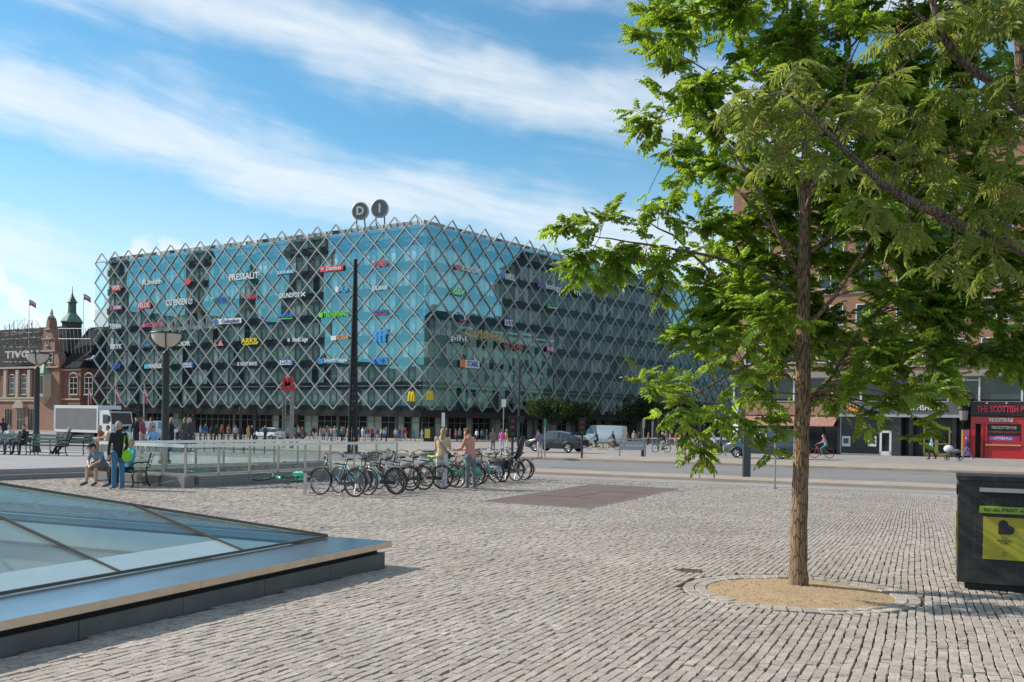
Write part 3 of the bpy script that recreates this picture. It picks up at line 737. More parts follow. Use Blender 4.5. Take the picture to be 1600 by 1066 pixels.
        for dr in (1, -1):
            for k in range(-30, 60):
                s0 = k*MOD+MOD/2; zA, zB_ = ZB, ZT
                sA, sB = s0, s0+dr*slope*(ZT-ZB)
                lo, hi = 0.0, 1.0
                ds = sB-sA
                a = (0-sA)/ds; b_ = (Send-sA)/ds
                lo, hi = max(0, min(a, b_)), min(1, max(a, b_))
                if hi-lo < 0.02: continue
                w = 0.125
                m_ = MB(); d3 = (RN if side else LN)
                m_.bar(P(side, sA+ds*lo, zA+(zB_-zA)*lo, 0.0 if dr > 0 else 0.025), P(side, sA+ds*hi, zA+(zB_-zA)*hi, 0.0 if dr > 0 else 0.025), w, 0.22, (d3.x, d3.y, 0))
                m_.build('lattice_bar', steel, t)
        # stays that brace each roof peak
        for k in range(0, int(Send/MOD)):
            s = k*MOD+MOD/2; m_ = MB()
            m_.bar(P(side, s, ZT-0.1, 0.06), P(side, s, ZT-2.0, 2.0), 0.09, 0.09)
            for e in (-1, 1): m_.bar(P(side, s+e*1.0, ZT-HH*0.55, 0.1), P(side, s, ZT-2.0, 2.0), 0.06, 0.06)
            m_.build('peak_stay', steel, t)
    # outer glass skin, one pane per diamond, each set a hair out of true
    panes = []
    for side, S in ((0, DI_L), (1, DI_R)):
        for r in range(0, ROWS+1):
            for k in range(0, int(S/MOD)+1):
                s = k*MOD+(MOD/2 if r % 2 == 1 else 0.0); z = ZB+r*HH
                # diamond centred between rows: centre (s, z)
                zc_ = z
                v = [(s, zc_-HH), (s+MOD/2, zc_), (s, zc_+HH), (s-MOD/2, zc_)]
                v = [(max(0.02, min(S-0.02, a)), max(ZB-0.0, min(ZT-1.6, b_))) for a, b_ in v]
                ar = abs((v[2][0]-v[0][0])*(v[3][1]-v[1][1])-(v[3][0]-v[1][0])*(v[2][1]-v[0][1]))
                if ar < 0.5: continue
                if r % 2 == 0: pass
                panes.append((side, s, zc_, v))
    def pane_mesh(b, side, s, z, v):
        tu, tv = random.gauss(0, 0.0045), random.gauss(0, 0.0045)
        pts = []
        for a, c in v:
            a2 = s+(a-s)*0.985; c2 = z+(c-z)*0.985
            pts.append(P(side, a2, c2, 0.13+tu*(a-s)+tv*(c-z)))
        # drop repeated corners
        out = []
        for p_ in pts:
            if not out or (p_-out[-1]).length > 0.05: out.append(p_)
        if len(out) > 2 and (out[0]-out[-1]).length < 0.05: out.pop()
        if len(out) < 3: return False
        idx = tuple(range(len(out))); b.add(out, [idx[::-1] if side == 0 else idx]); return True
    # each second family of diamonds tiles the plane once: rows r and r+1 alternate
    fam = [p for p in panes]
    fam.sort(key=lambda p: (p[0], p[1]))
    n = 0; rest = MB()
    for side, s, z, v in fam:
        if n < 300:
            b = MB()
            if pane_mesh(b, side, s, z, v): b.build('glass_pane', skin, t); n += 1
        else: pane_mesh(rest, side, s, z, v)
    ro = rest.build('glass_panes', skin, t); ro['kind'] = 'stuff'
    # rooftop discs
    dark = mat('disc_grey', (0.13, 0.15, 0.16), 0.5, 0.2); rimm = mat('disc_rim', (0.55, 0.55, 0.53), 0.4, 0.5); cream = mat('disc_letter', (0.80, 0.74, 0.62), 0.5)
    # pale reflection in the glass, built as cream petal shapes
    sail = mat('atrium_sail', (0.62, 0.57, 0.50), 0.7, var=0.15, scale=0.6)
    for i in range(9):
        s = 46+i*2.1 if i < 9 else 0; sz = ZB+2*HH*4-0.9
        m_ = MB(); vs = []; fs = []; hgt = 2.2+1.1*((i*37) % 5)/5
        for a in range(5):
            for c in range(4):
                uu = a/4; ww = c/3
                vs.append(P(0, s+(uu-0.5)*2.6*(1-0.75*ww)+1.1*ww, sz+hgt*ww+0.25*math.sin(uu*3.1), 1.05-0.25*math.sin(uu*3.14)))
        for a in range(4):
            for c in range(3): fs.append((a*4+c, a*4+c+1, (a+1)*4+c+1, (a+1)*4+c))
        m_.add(vs, fs); so = m_.build('atrium_sail', sail, t, True)
    # mezzanine soffit seen as a brown wedge
    m_ = MB(); z = ZB+2*HH*5-0.65
    m_.add([P(0, 16, z, 0.86), P(0, 62, z, 0.86), P(0, 62, z-0.75, 0.88), P(0, 36, z-1.0, 0.88)], [(0, 3, 2, 1)]); m_.build('soffit', soffit, t)
    return t, P, t0
OFF, OP, OT0 = office()
def logo_at(px, py, dep=-0.16):
    """facade point under a pixel: intersect its ray with the lattice plane"""
    d = ray(px, py); best = None
    side = 0 if px < 661 else 1
    n = LN if side == 0 else RN; o = DC-n*dep
    t = (o.x*n.x+o.y*n.y)/(d.x*n.x+d.y*n.y)
    return side, Vector((d.x*t, t, CAM_Z+d.z*t))
def lm(c, e=0.0): return mat('sign_%02x%02x%02x' % tuple(int(255*x) for x in c), c, 0.45, var=0.04)
WHT = (0.70, 0.71, 0.72); RED = (0.62, 0.045, 0.06); BLU = (0.03, 0.12, 0.42); SKYB = (0.03, 0.42, 0.72); GRN = (0.14, 0.62, 0.03); YEL = (0.80, 0.62, 0.01); ORG = (0.80, 0.30, 0.05)
TEAL = (0.0, 0.45, 0.62); NAVY = (0.012, 0.03, 0.10); GOLD = (0.55, 0.38, 0.12); PNK = (0.66, 0.10, 0.20)
def logo(px, py, wpx, hpx, txt, fg, label, bg=None, mark=None, mcol=None, mw=0.0, sub=None, cond=None, shape='box'):
    side, c = logo_at(px, py); dep = c.y/F_PX; xd = Vector((-LD.x, -LD.y, 0)) if side == 0 else Vector((RD.x, RD.y, 0))
    nrm = Vector((LN.x, LN.y, 0)) if side == 0 else Vector((RN.x, RN.y, 0))
    cosv = abs(xd.x-xd.y*c.x/c.y); w = wpx*dep/cosv; h = hpx*dep
    t = thing('company_sign', label, 'sign', c)
    if bg:
        b = MB()
        if shape == 'disc': poly = [(w/2*math.cos(a*math.pi/12), h/2*math.sin(a*math.pi/12)) for a in range(24)]
        elif shape == 'round':
            poly = []
            for qx, qy, a0 in ((1, 1, 0), (-1, 1, 90), (-1, -1, 180), (1, -1, 270)):
                r_ = min(w, h)*0.3
                for a in range(0, 91, 30): poly.append((qx*(w/2-r_)+r_*math.cos(R(a0+a)), qy*(h/2-r_)+r_*math.sin(R(a0+a))))
        else: poly = [(-w/2, -h/2), (w/2, -h/2), (w/2, h/2), (-w/2, h/2)]
        b.prism(poly, 0, 0.06, lambda u, v, q: xd*u+Vector((0, 0, v))+nrm*q); b.build('board', lm(bg), t)
    mx = 0.0
    if mark:
        mwid = mw*w; cx = -w/2+mwid/2 if mw > 0 else w/2+mwid/2; mwid = abs(mwid); b = MB()
        Pm = lambda u, v, q: xd*(cx+u*mwid/2)+Vector((0, 0, v*h/2))+nrm*(0.07+q)
        if mark == 'disc': b.prism([(math.cos(a*math.pi/8), math.sin(a*math.pi/8)) for a in range(16)], 0, 0.03, Pm)
        elif mark == 'square': b.prism([(-1, -1), (1, -1), (1, 1), (-1, 1)], 0, 0.03, Pm)
        elif mark == 'tri': b.prism([(-1, -1), (1, -1), (0, 1)], 0, 0.03, Pm)
        elif mark == 'hex':
            for a in range(6):
                if a == 5: continue
                p0, p1 = [(0.85*math.cos(R(60*i+30)), 0.95*math.sin(R(60*i+30))) for i in (a, a+1)]
                b.bar(Pm(*p0, 0.02), Pm(*p1, 0.02), 0.13, 0.03, nrm)
            b.bar(Pm(-0.3, -0.4, 0.02), Pm(0.5, 0.5, 0.02), 0.13, 0.03, nrm)
        elif mark == 'rays':
            for a in range(-3, 4): b.bar(Pm(0.2, 0.0, 0.02)-xd*(mwid*0.25*math.cos(a*0.45))*-0.0, Pm(0.9*math.cos(R(180+a*28))*1.0+0.2, 0.95*math.sin(R(180+a*28)), 0.02), 0.09, 0.03, nrm)
        elif mark == 'cross':
            b.bar(Pm(-0.8, -0.8, 0.02), Pm(0.8, 0.9, 0.02), 0.2, 0.03, nrm); b.bar(Pm(-0.7, 0.9, 0.035), Pm(0.8, -0.8, 0.035), 0.2, 0.03, nrm)
        elif mark == 'arc':
            pts = [Pm(0.95*math.cos(R(a)), -0.55+1.5*math.sin(R(a)), 0.02) for a in range(0, 181, 15)]; b.path(pts, 0.12, 5)
        elif mark == 'swirl':
            pts = [Pm(0.9*math.cos(R(a)), 0.95*math.sin(R(a)), 0.02) for a in range(-30, 210, 20)]; b.path(pts, 0.10, 5)
        elif mark == 'arches':
            for cx_ in (-0.5, 0.5):
                pts = [Pm(cx_+0.45*math.cos(R(a)), -0.95+1.9*math.sin(R(a)), 0.02) for a in range(0, 181, 15)]; b.path(pts, [0.16]*13, 5)
        b.build('mark', lm(mcol or fg), t)
        mx = (1 if mw > 0 else -1)*(mwid*0.5+w*0.015)
    if txt:
        tw = (w*0.86 if bg else w)-2*abs(mx)
        sz = h*(0.72 if bg else 1.1)/0.72
        if sub: sz *= 0.7
        l = letters(txt, xd*mx+Vector((0, 0, (h*0.14 if sub else 0)))+nrm*0.10, xd, sz, lm(fg), t, 0.02, width=tw, bold=0.018*sz)
    if sub:
        b = MB(); b.bar(xd*(-w*0.42+max(mx, 0))+Vector((0, 0, -h*0.36))+nrm*0.1, xd*(w*0.45)+Vector((0, 0, -h*0.36))+nrm*0.1, h*0.14, 0.03, nrm); b.build('strapline', lm(sub), t)
    return t
LAB = ' on the lattice office facade'
logo(182, 450, 14, 9, 'VKR', WHT, 'small red box sign highest by the open end'+LAB, RED)
logo(238, 441, 30, 7, 'FLSmidth', WHT, 'faint white lettering above the red shield sign'+LAB)
logo(293.5, 440, 9, 10, None, RED, 'solid red round sign between two white names'+LAB, RED, shape='disc')
logo(381, 432.5, 46, 9, 'PRESSALIT', WHT, 'wide white capital lettering in the blue reflecting storey'+LAB)
logo(446.5, 425.5, 26, 5.5, 'LIFA A/S', WHT, 'sky blue strip sign with white lettering'+LAB, SKYB)
logo(518, 419.5, 36, 9, '=  Danfoss', WHT, 'long red banner with white script'+LAB, RED)
logo(593, 412.5, 22, 9, 'DBI', RED, 'red lettering with a broken ring mark'+LAB, None, 'swirl', RED, 0.3)
logo(182, 481, 18, 7, 'SIGMA', WHT, 'dark red sign with white letters below the small red box'+LAB, (0.25, 0.06, 0.07), 'tri', RED, 0.2)
logo(225, 477.5, 21, 10, 'VELUX', WHT, 'red rounded shield sign with white lettering'+LAB, RED, shape='round')
logo(281, 472.5, 42, 9, 'CG JENSEN', WHT, 'white lettering with a hexagon mark at its end'+LAB, None, 'hex', WHT, -0.19)
logo(343, 469.5, 24, 9, 'NOVENCO', BLU, 'dark blue lettering under a green arc'+LAB, None, 'swirl', GRN, 0.2)
logo(393, 465, 20, 6, 'WAVIN', RED, 'small plain red lettering beside the green arc sign'+LAB)
logo(457, 461.5, 42, 7, 'GRUNDFOS', WHT, 'heavy white capital lettering with a crossed mark'+LAB, None, 'cross', WHT, -0.2)
logo(533, 452, 18, 10, 'A3', (0.08, 0.35, 0.75), 'bright blue letter sign above the green lettering'+LAB, None, 'disc', WHT, 0.3)
logo(594, 450.5, 24, 6, 'JULIANA', WHT, 'fine white lettering with a dash mark in the blue corner'+LAB)
logo(181, 510.5, 18, 7, 'TERMA', WHT, 'white block capitals by the open end'+LAB)
logo(239, 508, 34, 6, 'ROCKWOOL', PNK, 'pinkish red lettering with a ring mark'+LAB, None, 'disc', PNK, 0.18)
logo(355, 502, 44, 8, 'Coloplast', (0.06, 0.08, 0.22), 'dark lettering on a white strip with a blue ball mark'+LAB, (0.7, 0.72, 0.72), 'disc', BLU, 0.2)
logo(446, 495.5, 24, 8, 'MOE', (0.02, 0.16, 0.62), 'strong blue lettering with a thin green underline'+LAB, None, sub=GRN)
logo(521, 491.5, 46, 8, 'TSCHERNING', GRN, 'bright green lettering with a green ball mark'+LAB, None, 'disc', GRN, 0.15)
logo(593, 489, 24, 8, 'HEMPEL', BLU, 'dark blue lettering with a thin red underline'+LAB, None, sub=RED)
logo(182, 542, 18, 7, 'BRYK', WHT, 'short bold white lettering by the open end'+LAB)
logo(226, 540.5, 20, 6, 'COWI', (0.10, 0.22, 0.42), 'dim blue lettering left of the street lamp bowl'+LAB)
logo(285, 537.5, 25, 6.5, 'COOR', WHT, 'spaced white letters right of the street lamp bowl'+LAB)
logo(343, 536, 14, 9, 'L', (0.62, 0.22, 0.25), 'little red sail shaped sign beside the yellow lettering'+LAB, None, 'tri', (0.62, 0.22, 0.25), -0.7)
logo(391, 534, 27, 10, 'ARKIL', YEL, 'bold yellow lettering with an underline'+LAB, None, sub=YEL)
logo(465, 531, 34, 6.5, 'Nordic Sugar', WHT, 'white mixed case lettering with a striped sun mark'+LAB, None, 'rays', WHT, 0.25)
logo(531, 528, 27, 7, 'ALUFLAM', ORG, 'white and orange block lettering beside the black mast'+LAB, None, 'square', WHT, 0.3)
logo(594, 526.5, 20, 19, 'iff', (0.02, 0.30, 0.72), 'large blue lower case letters'+LAB)
logo(182, 572.5, 14, 8, 'DSV', (0.04, 0.10, 0.45), 'solid dark blue letters lowest by the open end'+LAB)
logo(240, 572.5, 28, 6.5, 'MAERSK', WHT, 'white capitals with a light blue square star mark'+LAB, None, 'square', (0.06, 0.50, 0.72), 0.22)
logo(293.5, 570.5, 16, 8, 'AKE', WHT, 'blue panel with pale letters right of the lamp post'+LAB, (0.06, 0.20, 0.45), sub=WHT)
logo(382, 569, 40, 5, 'ISS  FACILITY SERVICES', WHT, 'row of tiny white letters after a round badge'+LAB, None, 'disc', NAVY, 0.2)
logo(446.5, 566.5, 22, 8, 'JKS', WHT, 'blue panel with white capitals over the red rooftop station sign'+LAB, (0.03, 0.20, 0.48), sub=WHT)
logo(520, 564, 45, 8, 'Smurfit Kappa', WHT, 'white serif lettering with a blue mark and blue strapline'+LAB, None, 'square', (0.02, 0.25, 0.58), 0.17, sub=(0.03, 0.25, 0.55))
logo(592, 564, 26, 8, 'NKT', (0.02, 0.22, 0.70), 'blue capitals with an arrow mark'+LAB, None, 'tri', (0.02, 0.22, 0.70), 0.3)
logo(643.5, 620, 9.5, 15, None, YEL, 'yellow double arch sign left of the building corner', None, 'arches', YEL, 1.0)
logo(671, 618.5, 9, 14, None, GOLD, 'yellow double arch sign right of the building corner', None, 'arches', YEL, 1.0)
logo(731, 421, 42, 8, 'ROSENDAHL', WHT, 'white lettering with a red and green mark'+LAB, None, 'disc', (0.55, 0.10, 0.08), 0.25)
logo(794, 433, 20, 9, 'RAMBOLL', WHT, 'white lettering under a blue drop mark'+LAB, None, 'disc', (0.03, 0.25, 0.70), 0.2)
logo(858, 448, 36, 8, 'biology', WHT, 'white lower case lettering beside a violet square'+LAB, None, 'square', (0.12, 0.10, 0.25), 0.3)
logo(904, 459.5, 12, 9, 'TK', WHT, 'small dark blue oval sign near the street trees end'+LAB, NAVY, shape='disc')
logo(716, 456.5, 20, 11, 'GSV', (0.75, 0.9, 0.75), 'bright green panel with pale letters'+LAB, (0.03, 0.42, 0.12))
logo(716, 494, 21, 16, 'MAN', WHT, 'white letters under a bold white arch'+LAB, None, 'arc', WHT, 1.0, sub=RED)
logo(794, 505, 14, 14, 'ISS', WHT, 'round navy badge with white letters'+LAB, (0.015, 0.05, 0.17), shape='disc')
logo(863, 478, 18, 9, None, GRN, 'small green pine shaped sign on a pale line'+LAB, None, 'tri', (0.05, 0.45, 0.12), 0.45, sub=WHT)
logo(716, 530.5, 24, 11, 'pihl', WHT, 'white lower case lettering with a green underline'+LAB, None, sub=(0.03, 0.25, 0.10))
logo(756, 523, 58, 12, 'Carlsberg', GOLD, 'wide gold script lettering'+LAB)
logo(801, 541.5, 30, 8, 'COLAS', (0.55, 0.05, 0.07), 'dark red lettering below the navy badge'+LAB)
logo(860, 546, 12, 9, 'NE', WHT, 'pink square sign with two white letters'+LAB, (0.45, 0.06, 0.13))
logo(734, 569, 30, 12, 'STARK', (0.02, 0.12, 0.48), 'white panel with blue capitals and an orange end'+LAB, (0.75, 0.76, 0.76), 'square', (0.80, 0.25, 0.05), 0.25)

def roof_disc(px, py, dpx, letter, label):
    side, c = logo_at(px, py, 3.0); dep = c.y/F_PX; r = dpx*dep/2
    fx = Vector((0.97, -0.243, 0)); nn = Vector((-0.243, -0.97, 0))
    t = thing('rooftop_sign', label, 'sign', c)
    b = MB(); b.prism([(r*math.cos(a*math.pi/20), r*math.sin(a*math.pi/20)) for a in range(40)], -0.2, 0.2, lambda u, v, q: fx*u+Vector((0, 0, v))+nn*q)
    b.build('disc', mat('disc_grey', (0.13, 0.15, 0.16), 0.5, 0.2), t)
    b = MB(); b.path([fx*(r*math.cos(a*math.pi/20))+Vector((0, 0, r*math.sin(a*math.pi/20)))+nn*0.2 for a in range(40)], 0.09, 6, closed=True); b.build('rim', mat('disc_rim', (0.4, 0.4, 0.39), 0.4, 0.4), t)
    letters(letter, nn*0.24, fx, r*1.35, mat('disc_letter', (0.80, 0.74, 0.62), 0.5), t, 0.04, bold=0.05)
    for e in (-0.5, 0.5):
        b = MB(); b.bar(fx*(e*r)+Vector((0, 0, -r*0.8)), fx*(e*r+0.3)+Vector((0, 0, -(c.z-(ZT-2.2)))), 0.16, 0.16); b.build('strut', mat('mast_black', (0.02, 0.02, 0.022), 0.5), t)
roof_disc(563.5, 330.5, 27, 'D', 'dark round rooftop disc with a cream letter D')
roof_disc(594, 326.5, 28, 'I', 'dark round rooftop disc with a cream letter I')
# paved apron in front of the block
ap = [tuple(DC+LN*11+LD*95), tuple(DC+LN*11+RN*11-LN*0+Vector((0, 0))), tuple(DC+RN*9+RD*130), tuple(DC-RN*4+RD*130), tuple(DC-LN*3-RN*4), tuple(DC-LN*3+LD*95)]
slab('pavement', ap, -0.06, 0.09, tan_pave)
# ============================================================= other buildings
brick_red = mat('brick_red', (0.21, 0.105, 0.078), 0.85, var=0.22, scale=1.5, bump=0.2, bscale=14, dirt=((0.20, 0.10, 0.075), 0.4, 0.5))
brick_pink = mat('brick_pink', (0.29, 0.165, 0.125), 0.85, var=0.2, scale=1.5, bump=0.2, bscale=14, dirt=((0.28, 0.16, 0.12), 0.5, 0.5))
sandstone = mat('sandstone', (0.42, 0.36, 0.29), 0.8, var=0.15, scale=2)
slate = mat('slate_roof', (0.035, 0.037, 0.040), 0.95, spec=0.08, var=0.3, scale=1.2, bump=0.3, bscale=8)
copper = mat('green_copper', (0.13, 0.27, 0.20), 0.65, var=0.3, scale=1.5, dirt=((0.06, 0.10, 0.08), 1.2, 0.6))
dark_glass = mat('dark_window_glass', (0.02, 0.026, 0.03), 0.06, var=0.2, scale=0.5)
white_frame = mat('white_frame', (0.62, 0.61, 0.58), 0.5, var=0.06)
black_metal = mat('black_metal', (0.018, 0.019, 0.021), 0.45, 0.2, var=0.1)
grey_metal = mat('grey_metal', (0.30, 0.31, 0.32), 0.45, 0.6, var=0.1)

class Facade:
    """plane through O2 along d (plan), outward normal n; coordinates s, z, out"""
    def __init__(s, O2, d, n, root): s.O = Vector(O2); s.d = Vector(d).normalized(); s.n = Vector(n).normalized(); s.root = root; s.t0 = Vector(root.location)
    def P(s, a, z, out=0.0): q = s.O+s.d*a+s.n*out; return Vector((q.x, q.y, z))-s.t0
    def sz(s, px, py, out=0.0):
        r_ = ray(px, py); o = s.O+s.n*out; t = (o.x*s.n.x+o.y*s.n.y)/(r_.x*s.n.x+r_.y*s.n.y)
        q = Vector((r_.x*t, t))-o; return q.dot(s.d), CAM_Z+r_.z*t
    def box(s, b, a0, a1, z0, z1, o0, o1):
        vs = [s.P(a, z, o) for a in (a0, a1) for z in (z0, z1) for o in (o0, o1)]
        return b.add(vs, [(0,1,3,2), (4,6,7,5), (0,4,5,1), (2,3,7,6), (0,2,6,4), (1,5,7,3)])
    def part(s, name, m, a0, a1, z0, z1, o0, o1, parent=None): b = MB(); s.box(b, a0, a1, z0, z1, o0, o1); return b.build(name, m, parent or s.root)
    def window(s, a0, a1, z0, z1, nx=2, nz=2, fm=None, gm=None, arch=False, sill=True, fw=0.09):
        b = MB(); s.box(b, a0, a1, z0, z1, 0.0, 0.03); w = b.build('window', gm or dark_glass, s.root)
        f = MB(); fm = fm or white_frame
        for i in range(nx+1): a = a0+(a1-a0)*i/nx; s.box(f, a-fw/2, a+fw/2, z0, z1, 0.032, 0.10)
        for i in range(nz+1): z = z0+(z1-z0)*i/nz; s.box(f, a0-fw/2, a1+fw/2, z-fw/2, z+fw/2, 0.034, 0.095)
        f.build('frame', fm, w)
        if sill: b = MB(); s.box(b, a0-0.2, a1+0.2, z0-0.22, z0-0.05, 0.0, 0.25); b.build('sill', sandstone, w)
        if arch:
            b = MB(); r = (a1-a0)/2; c = (a0+a1)/2; pts = [s.P(c+r*1.1*math.cos(R(a)), z1+r*0.7*math.sin(R(a)), 0.1) for a in range(0, 181, 20)]; b.path(pts, 0.16, 5); b.build('arch', sandstone, w)
        return w

def castle():
    t0 = Vector((DC.x+LD.x*110, DC.y+LD.y*110, gz(DC.y+LD.y*110)))
    t = thing('brick_gabled_building', 'red brick gabled building with green copper turret and dark slate roof', 'building', t0)
    F = Facade(DC, LD, LN, t)
    zg = gz(200)-0.1
    def S(px, py=600): return F.sz(px, py)[0]
    def Z(px, py): return F.sz(px, py)[1]
    # main wall: right wing, gable body, left wing
    s_r, s_g1, s_g0, s_l = 84.0, S(97), S(60), S(-60)
    zw = Z(110, 575)
    F.part('wall', brick_red, s_r, s_g1, zg, zw, -12, 0); 
    F.part('wall', brick_pink, s_g1, s_g0, zg, zw, -11, 0.6)
    zl = Z(30, 577); F.part('wall', brick_red, s_g0, s_l, zg, zl, -12, 0.05)
    # roofs
    def roof(a0, a1, z0, z1):
        b = MB(); A = [F.P(a0, z0, 0.4), F.P(a1, z0, 0.4), F.P(a1, z1, -6), F.P(a0, z1, -6), F.P(a0, z0, -12.4), F.P(a1, z0, -12.4)]
        b.add(A, [(0, 1, 2, 3), (3, 2, 5, 4), (0, 3, 4), (1, 5, 2)]); return b.build('roof', slate, t)
    r1 = roof(s_r, s_g1+0.3, zw, Z(110, 507)); r2 = roof(s_g0-0.3, s_l, zl, Z(20, 508))
    for i in range(4):                                    # roof lights
        k = (i+0.5)/4; s0 = S(118)+(S(139)-S(118))*k; z0 = Z(128, 564); z1 = Z(128, 555)
        def RP(s_, z_): f = (z_-zw)/(Z(110, 507)-zw); return F.P(s_, z_+0.05, 0.4-6.4*f+0.12)
        b = MB(); w_ = 0.42; b.add([RP(s0-w_, z0), RP(s0+w_, z0), RP(s0+w_, z1), RP(s0-w_, z1)], [(0, 1, 2, 3)]); b.build('roof_light', glass('roof_light', (0.2, 0.25, 0.27), 0.5), r1)
    # gable, stepped with curves
    zt = Z(77, 502); c = (s_g0+s_g1)/2; hw = abs(s_g0-s_g1)/2
    prof = [(1.0, 0.0), (1.0, 0.14), (0.86, 0.30), (0.62, 0.36), (0.60, 0.60), (0.45, 0.66), (0.30, 0.80), (0.14, 0.84), (0.12, 0.98), (0, 1.08)]
    poly = [(c+hw*x, zw+(zt-zw)*y) for x, y in prof]+[(c-hw*x, zw+(zt-zw)*y) for x, y in prof[::-1][1:]]
    b = MB(); b.prism(poly, -1.0, 0.7, lambda u, v, w: F.P(u, v, w)); g = b.build('gable', brick_pink, t)
    b = MB()
    for k in (0.02, 0.36, 0.62, 0.82): F.box(b, c-hw*(1.02-k*0.95), c+hw*(1.02-k*0.95), zw+(zt-zw)*k-0.12, zw+(zt-zw)*k+0.14, 0.7, 0.95)
    b.build('string_course', sandstone, g)
    b = MB(); b.lathe([(0.0, -0.2), (0.5, 0), (0.6, 0.4), (0.25, 0.7), (0.35, 1.0), (0.05, 1.9)], 8, F.P(c, zt+0.6, -0.1)); b.build('finial', sandstone, g)
    Fg = Facade(DC+LN*0.72, LD, LN, t)
    for u in (-0.32, 0.32): Fg.window(c+hw*u-0.55, c+hw*u+0.55, Z(77, 567), Z(77, 553), 1, 2, fw=0.12)
    Fg.window(c-0.4, c+0.4, Z(77, 540), Z(77, 530), 1, 1, arch=True)
    # oriel with copper cap
    s0, s1 = S(64), S(84); z0, z1 = Z(74, 620), Z(74, 584); o = MB(); mid = (s0+s1)/2; h_ = abs(s0-s1)/2
    plan = [(mid-h_, 0.6), (mid-h_*0.6, 1.7), (mid+h_*0.6, 1.7), (mid+h_, 0.6)]
    o.add([F.P(a, z, d) for z in (z0, z1) for a, d in plan], [(0, 1, 5, 4), (1, 2, 6, 5), (2, 3, 7, 6), (3, 2, 1, 0), (4, 5, 6, 7)]); ob = o.build('oriel', sandstone, t)
    o = MB(); o.add([F.P(a+(0.2 if a > mid else -0.2), z1, d+0.15) for a, d in plan]+[F.P(mid, Z(74, 566), 0.7)], [(0, 1, 4), (1, 2, 4), (2, 3, 4)]); o.build('copper_cap', copper, ob)
    o = MB(); o.path([F.P(mid, Z(74, 567), 0.75), F.P(mid, Z(74, 552), 0.75)], [0.25, 0.03], 6); o.build('finial', copper, ob)
    o = MB(); o.add([F.P(a, z0, d) for a, d in plan]+[F.P(mid, Z(74, 634), 0.6)], [(4, 1, 0), (4, 2, 1), (4, 3, 2)]); o.build('corbel', sandstone, ob)
    for k in range(3):
        o = MB(); a0 = mid+h_*(-0.5+k*0.36); o.add([F.P(a0, z0+0.6, 1.73), F.P(a0+h_*0.28, z0+0.6, 1.73), F.P(a0+h_*0.28, z1-0.5, 1.73), F.P(a0, z1-0.5, 1.73)], [(3, 2, 1, 0)]); o.build('pane', dark_glass, ob)
    # ordinary windows and doors
    for px in (115.5, 139): F.window(S(px+6), S(px-6), Z(px, 616), Z(px, 590), 2, 3, arch=True)
    Fl = Facade(DC+LN*0.08, LD, LN, t)
    for px in (20, 39, -5, -25): Fl.window(S(px+3.6), S(px-3.6), Z(px, 616), Z(px, 590), 1, 3, arch=True)
    for px in (11, 29.5, 48): F.part('pilaster', sandstone, S(px+2.2), S(px-2.2), Z(px, 622), Z(px, 578), 0.05, 0.5)
    for py in (575, 622, 626): F.part('cornice', sandstone, s_g0+0.02, s_l, Z(30, py)-0.2, Z(30, py)+0.2, 0.05, 0.55+0.1*(py == 575))
    for py in (578, 624): F.part('string_course', sandstone, s_r, s_g1-0.02, Z(110, py)-0.15, Z(110, py)+0.15, 0.0, 0.2)
    F.part('lower_wall', brick_pink, s_g0+0.02, s_l, zg, Z(30, 627), 0.05, 0.3)
    Fd = Facade(DC+LN*0.32, LD, LN, t)
    for px in (16, 52): Fd.window(S(px+4), S(px-4), zg+0.4, Z(px, 640), 2, 3, fm=black_metal, sill=False)
    d_ = Fd.window(S(40), S(30), zg+0.2, Z(35, 639), 2, 2, fm=sandstone, sill=False); 
    Fd.part('door_surround', sandstone, S(43), S(27), Z(35, 638), Z(35, 634), 0.0, 0.7)
    b = MB(); c2 = S(35); b.prism([(c2-1.8, Z(35, 634)), (c2+1.8, Z(35, 634)), (c2+1.2, Z(35, 629)), (c2, Z(35, 625.5)), (c2-1.2, Z(35, 629))], 0.3, 0.9, lambda u, v, w: F.P(u, v, w)); b.build('door_pediment', sandstone, t)
    # turret
    st, zt0 = F.sz(112.5, 500, -5)[0], F.sz(112, 520, -5)[1]
    tp = F.P(st, 0, -5); b = MB(); b.lathe([(2.0, zt0-4-t0.z), (2.0, F.sz(112, 505, -5)[1]-t0.z)], 8, (tp.x, tp.y, 0)); tu = b.build('turret', mat('turret_dark', (0.05, 0.06, 0.055), 0.7), t)
    b = MB(); zz = lambda py: F.sz(112, py, -5)[1]-t0.z; b.lathe([(2.2, zz(505)), (2.25, zz(503)), (1.75, zz(497)), (1.0, zz(491)), (0.95, zz(489))], 8, (tp.x, tp.y, 0)); b.build('copper_dome', copper, tu)
    b = MB(); b.lathe([(0.85, zz(490)), (0.8, zz(474)), (1.1, zz(473)), (0.75, zz(469)), (0.3, zz(463)), (0.1, zz(458)), (0.03, zz(447))], 8, (tp.x, tp.y, 0)); b.build('lantern', mat('copper_dark', (0.075, 0.14, 0.11), 0.6, var=0.3, scale=2), tu)
    # roof rail with masts
    rl = MB()
    for px in range(94, 146, 6): p = F.P(S(px), Z(px, 514), 0.6); rl.path([F.P(S(px), Z(px, 552), 0.1), p], 0.06, 4)
    for py in (514, 530): rl.path([F.P(S(94), Z(94, py), 0.6), F.P(S(145), Z(145, py), 0.6)], 0.05, 4)
    rl.build('roof_rail', grey_metal, t)
    # wire ornament and name on the roof
    w = MB()
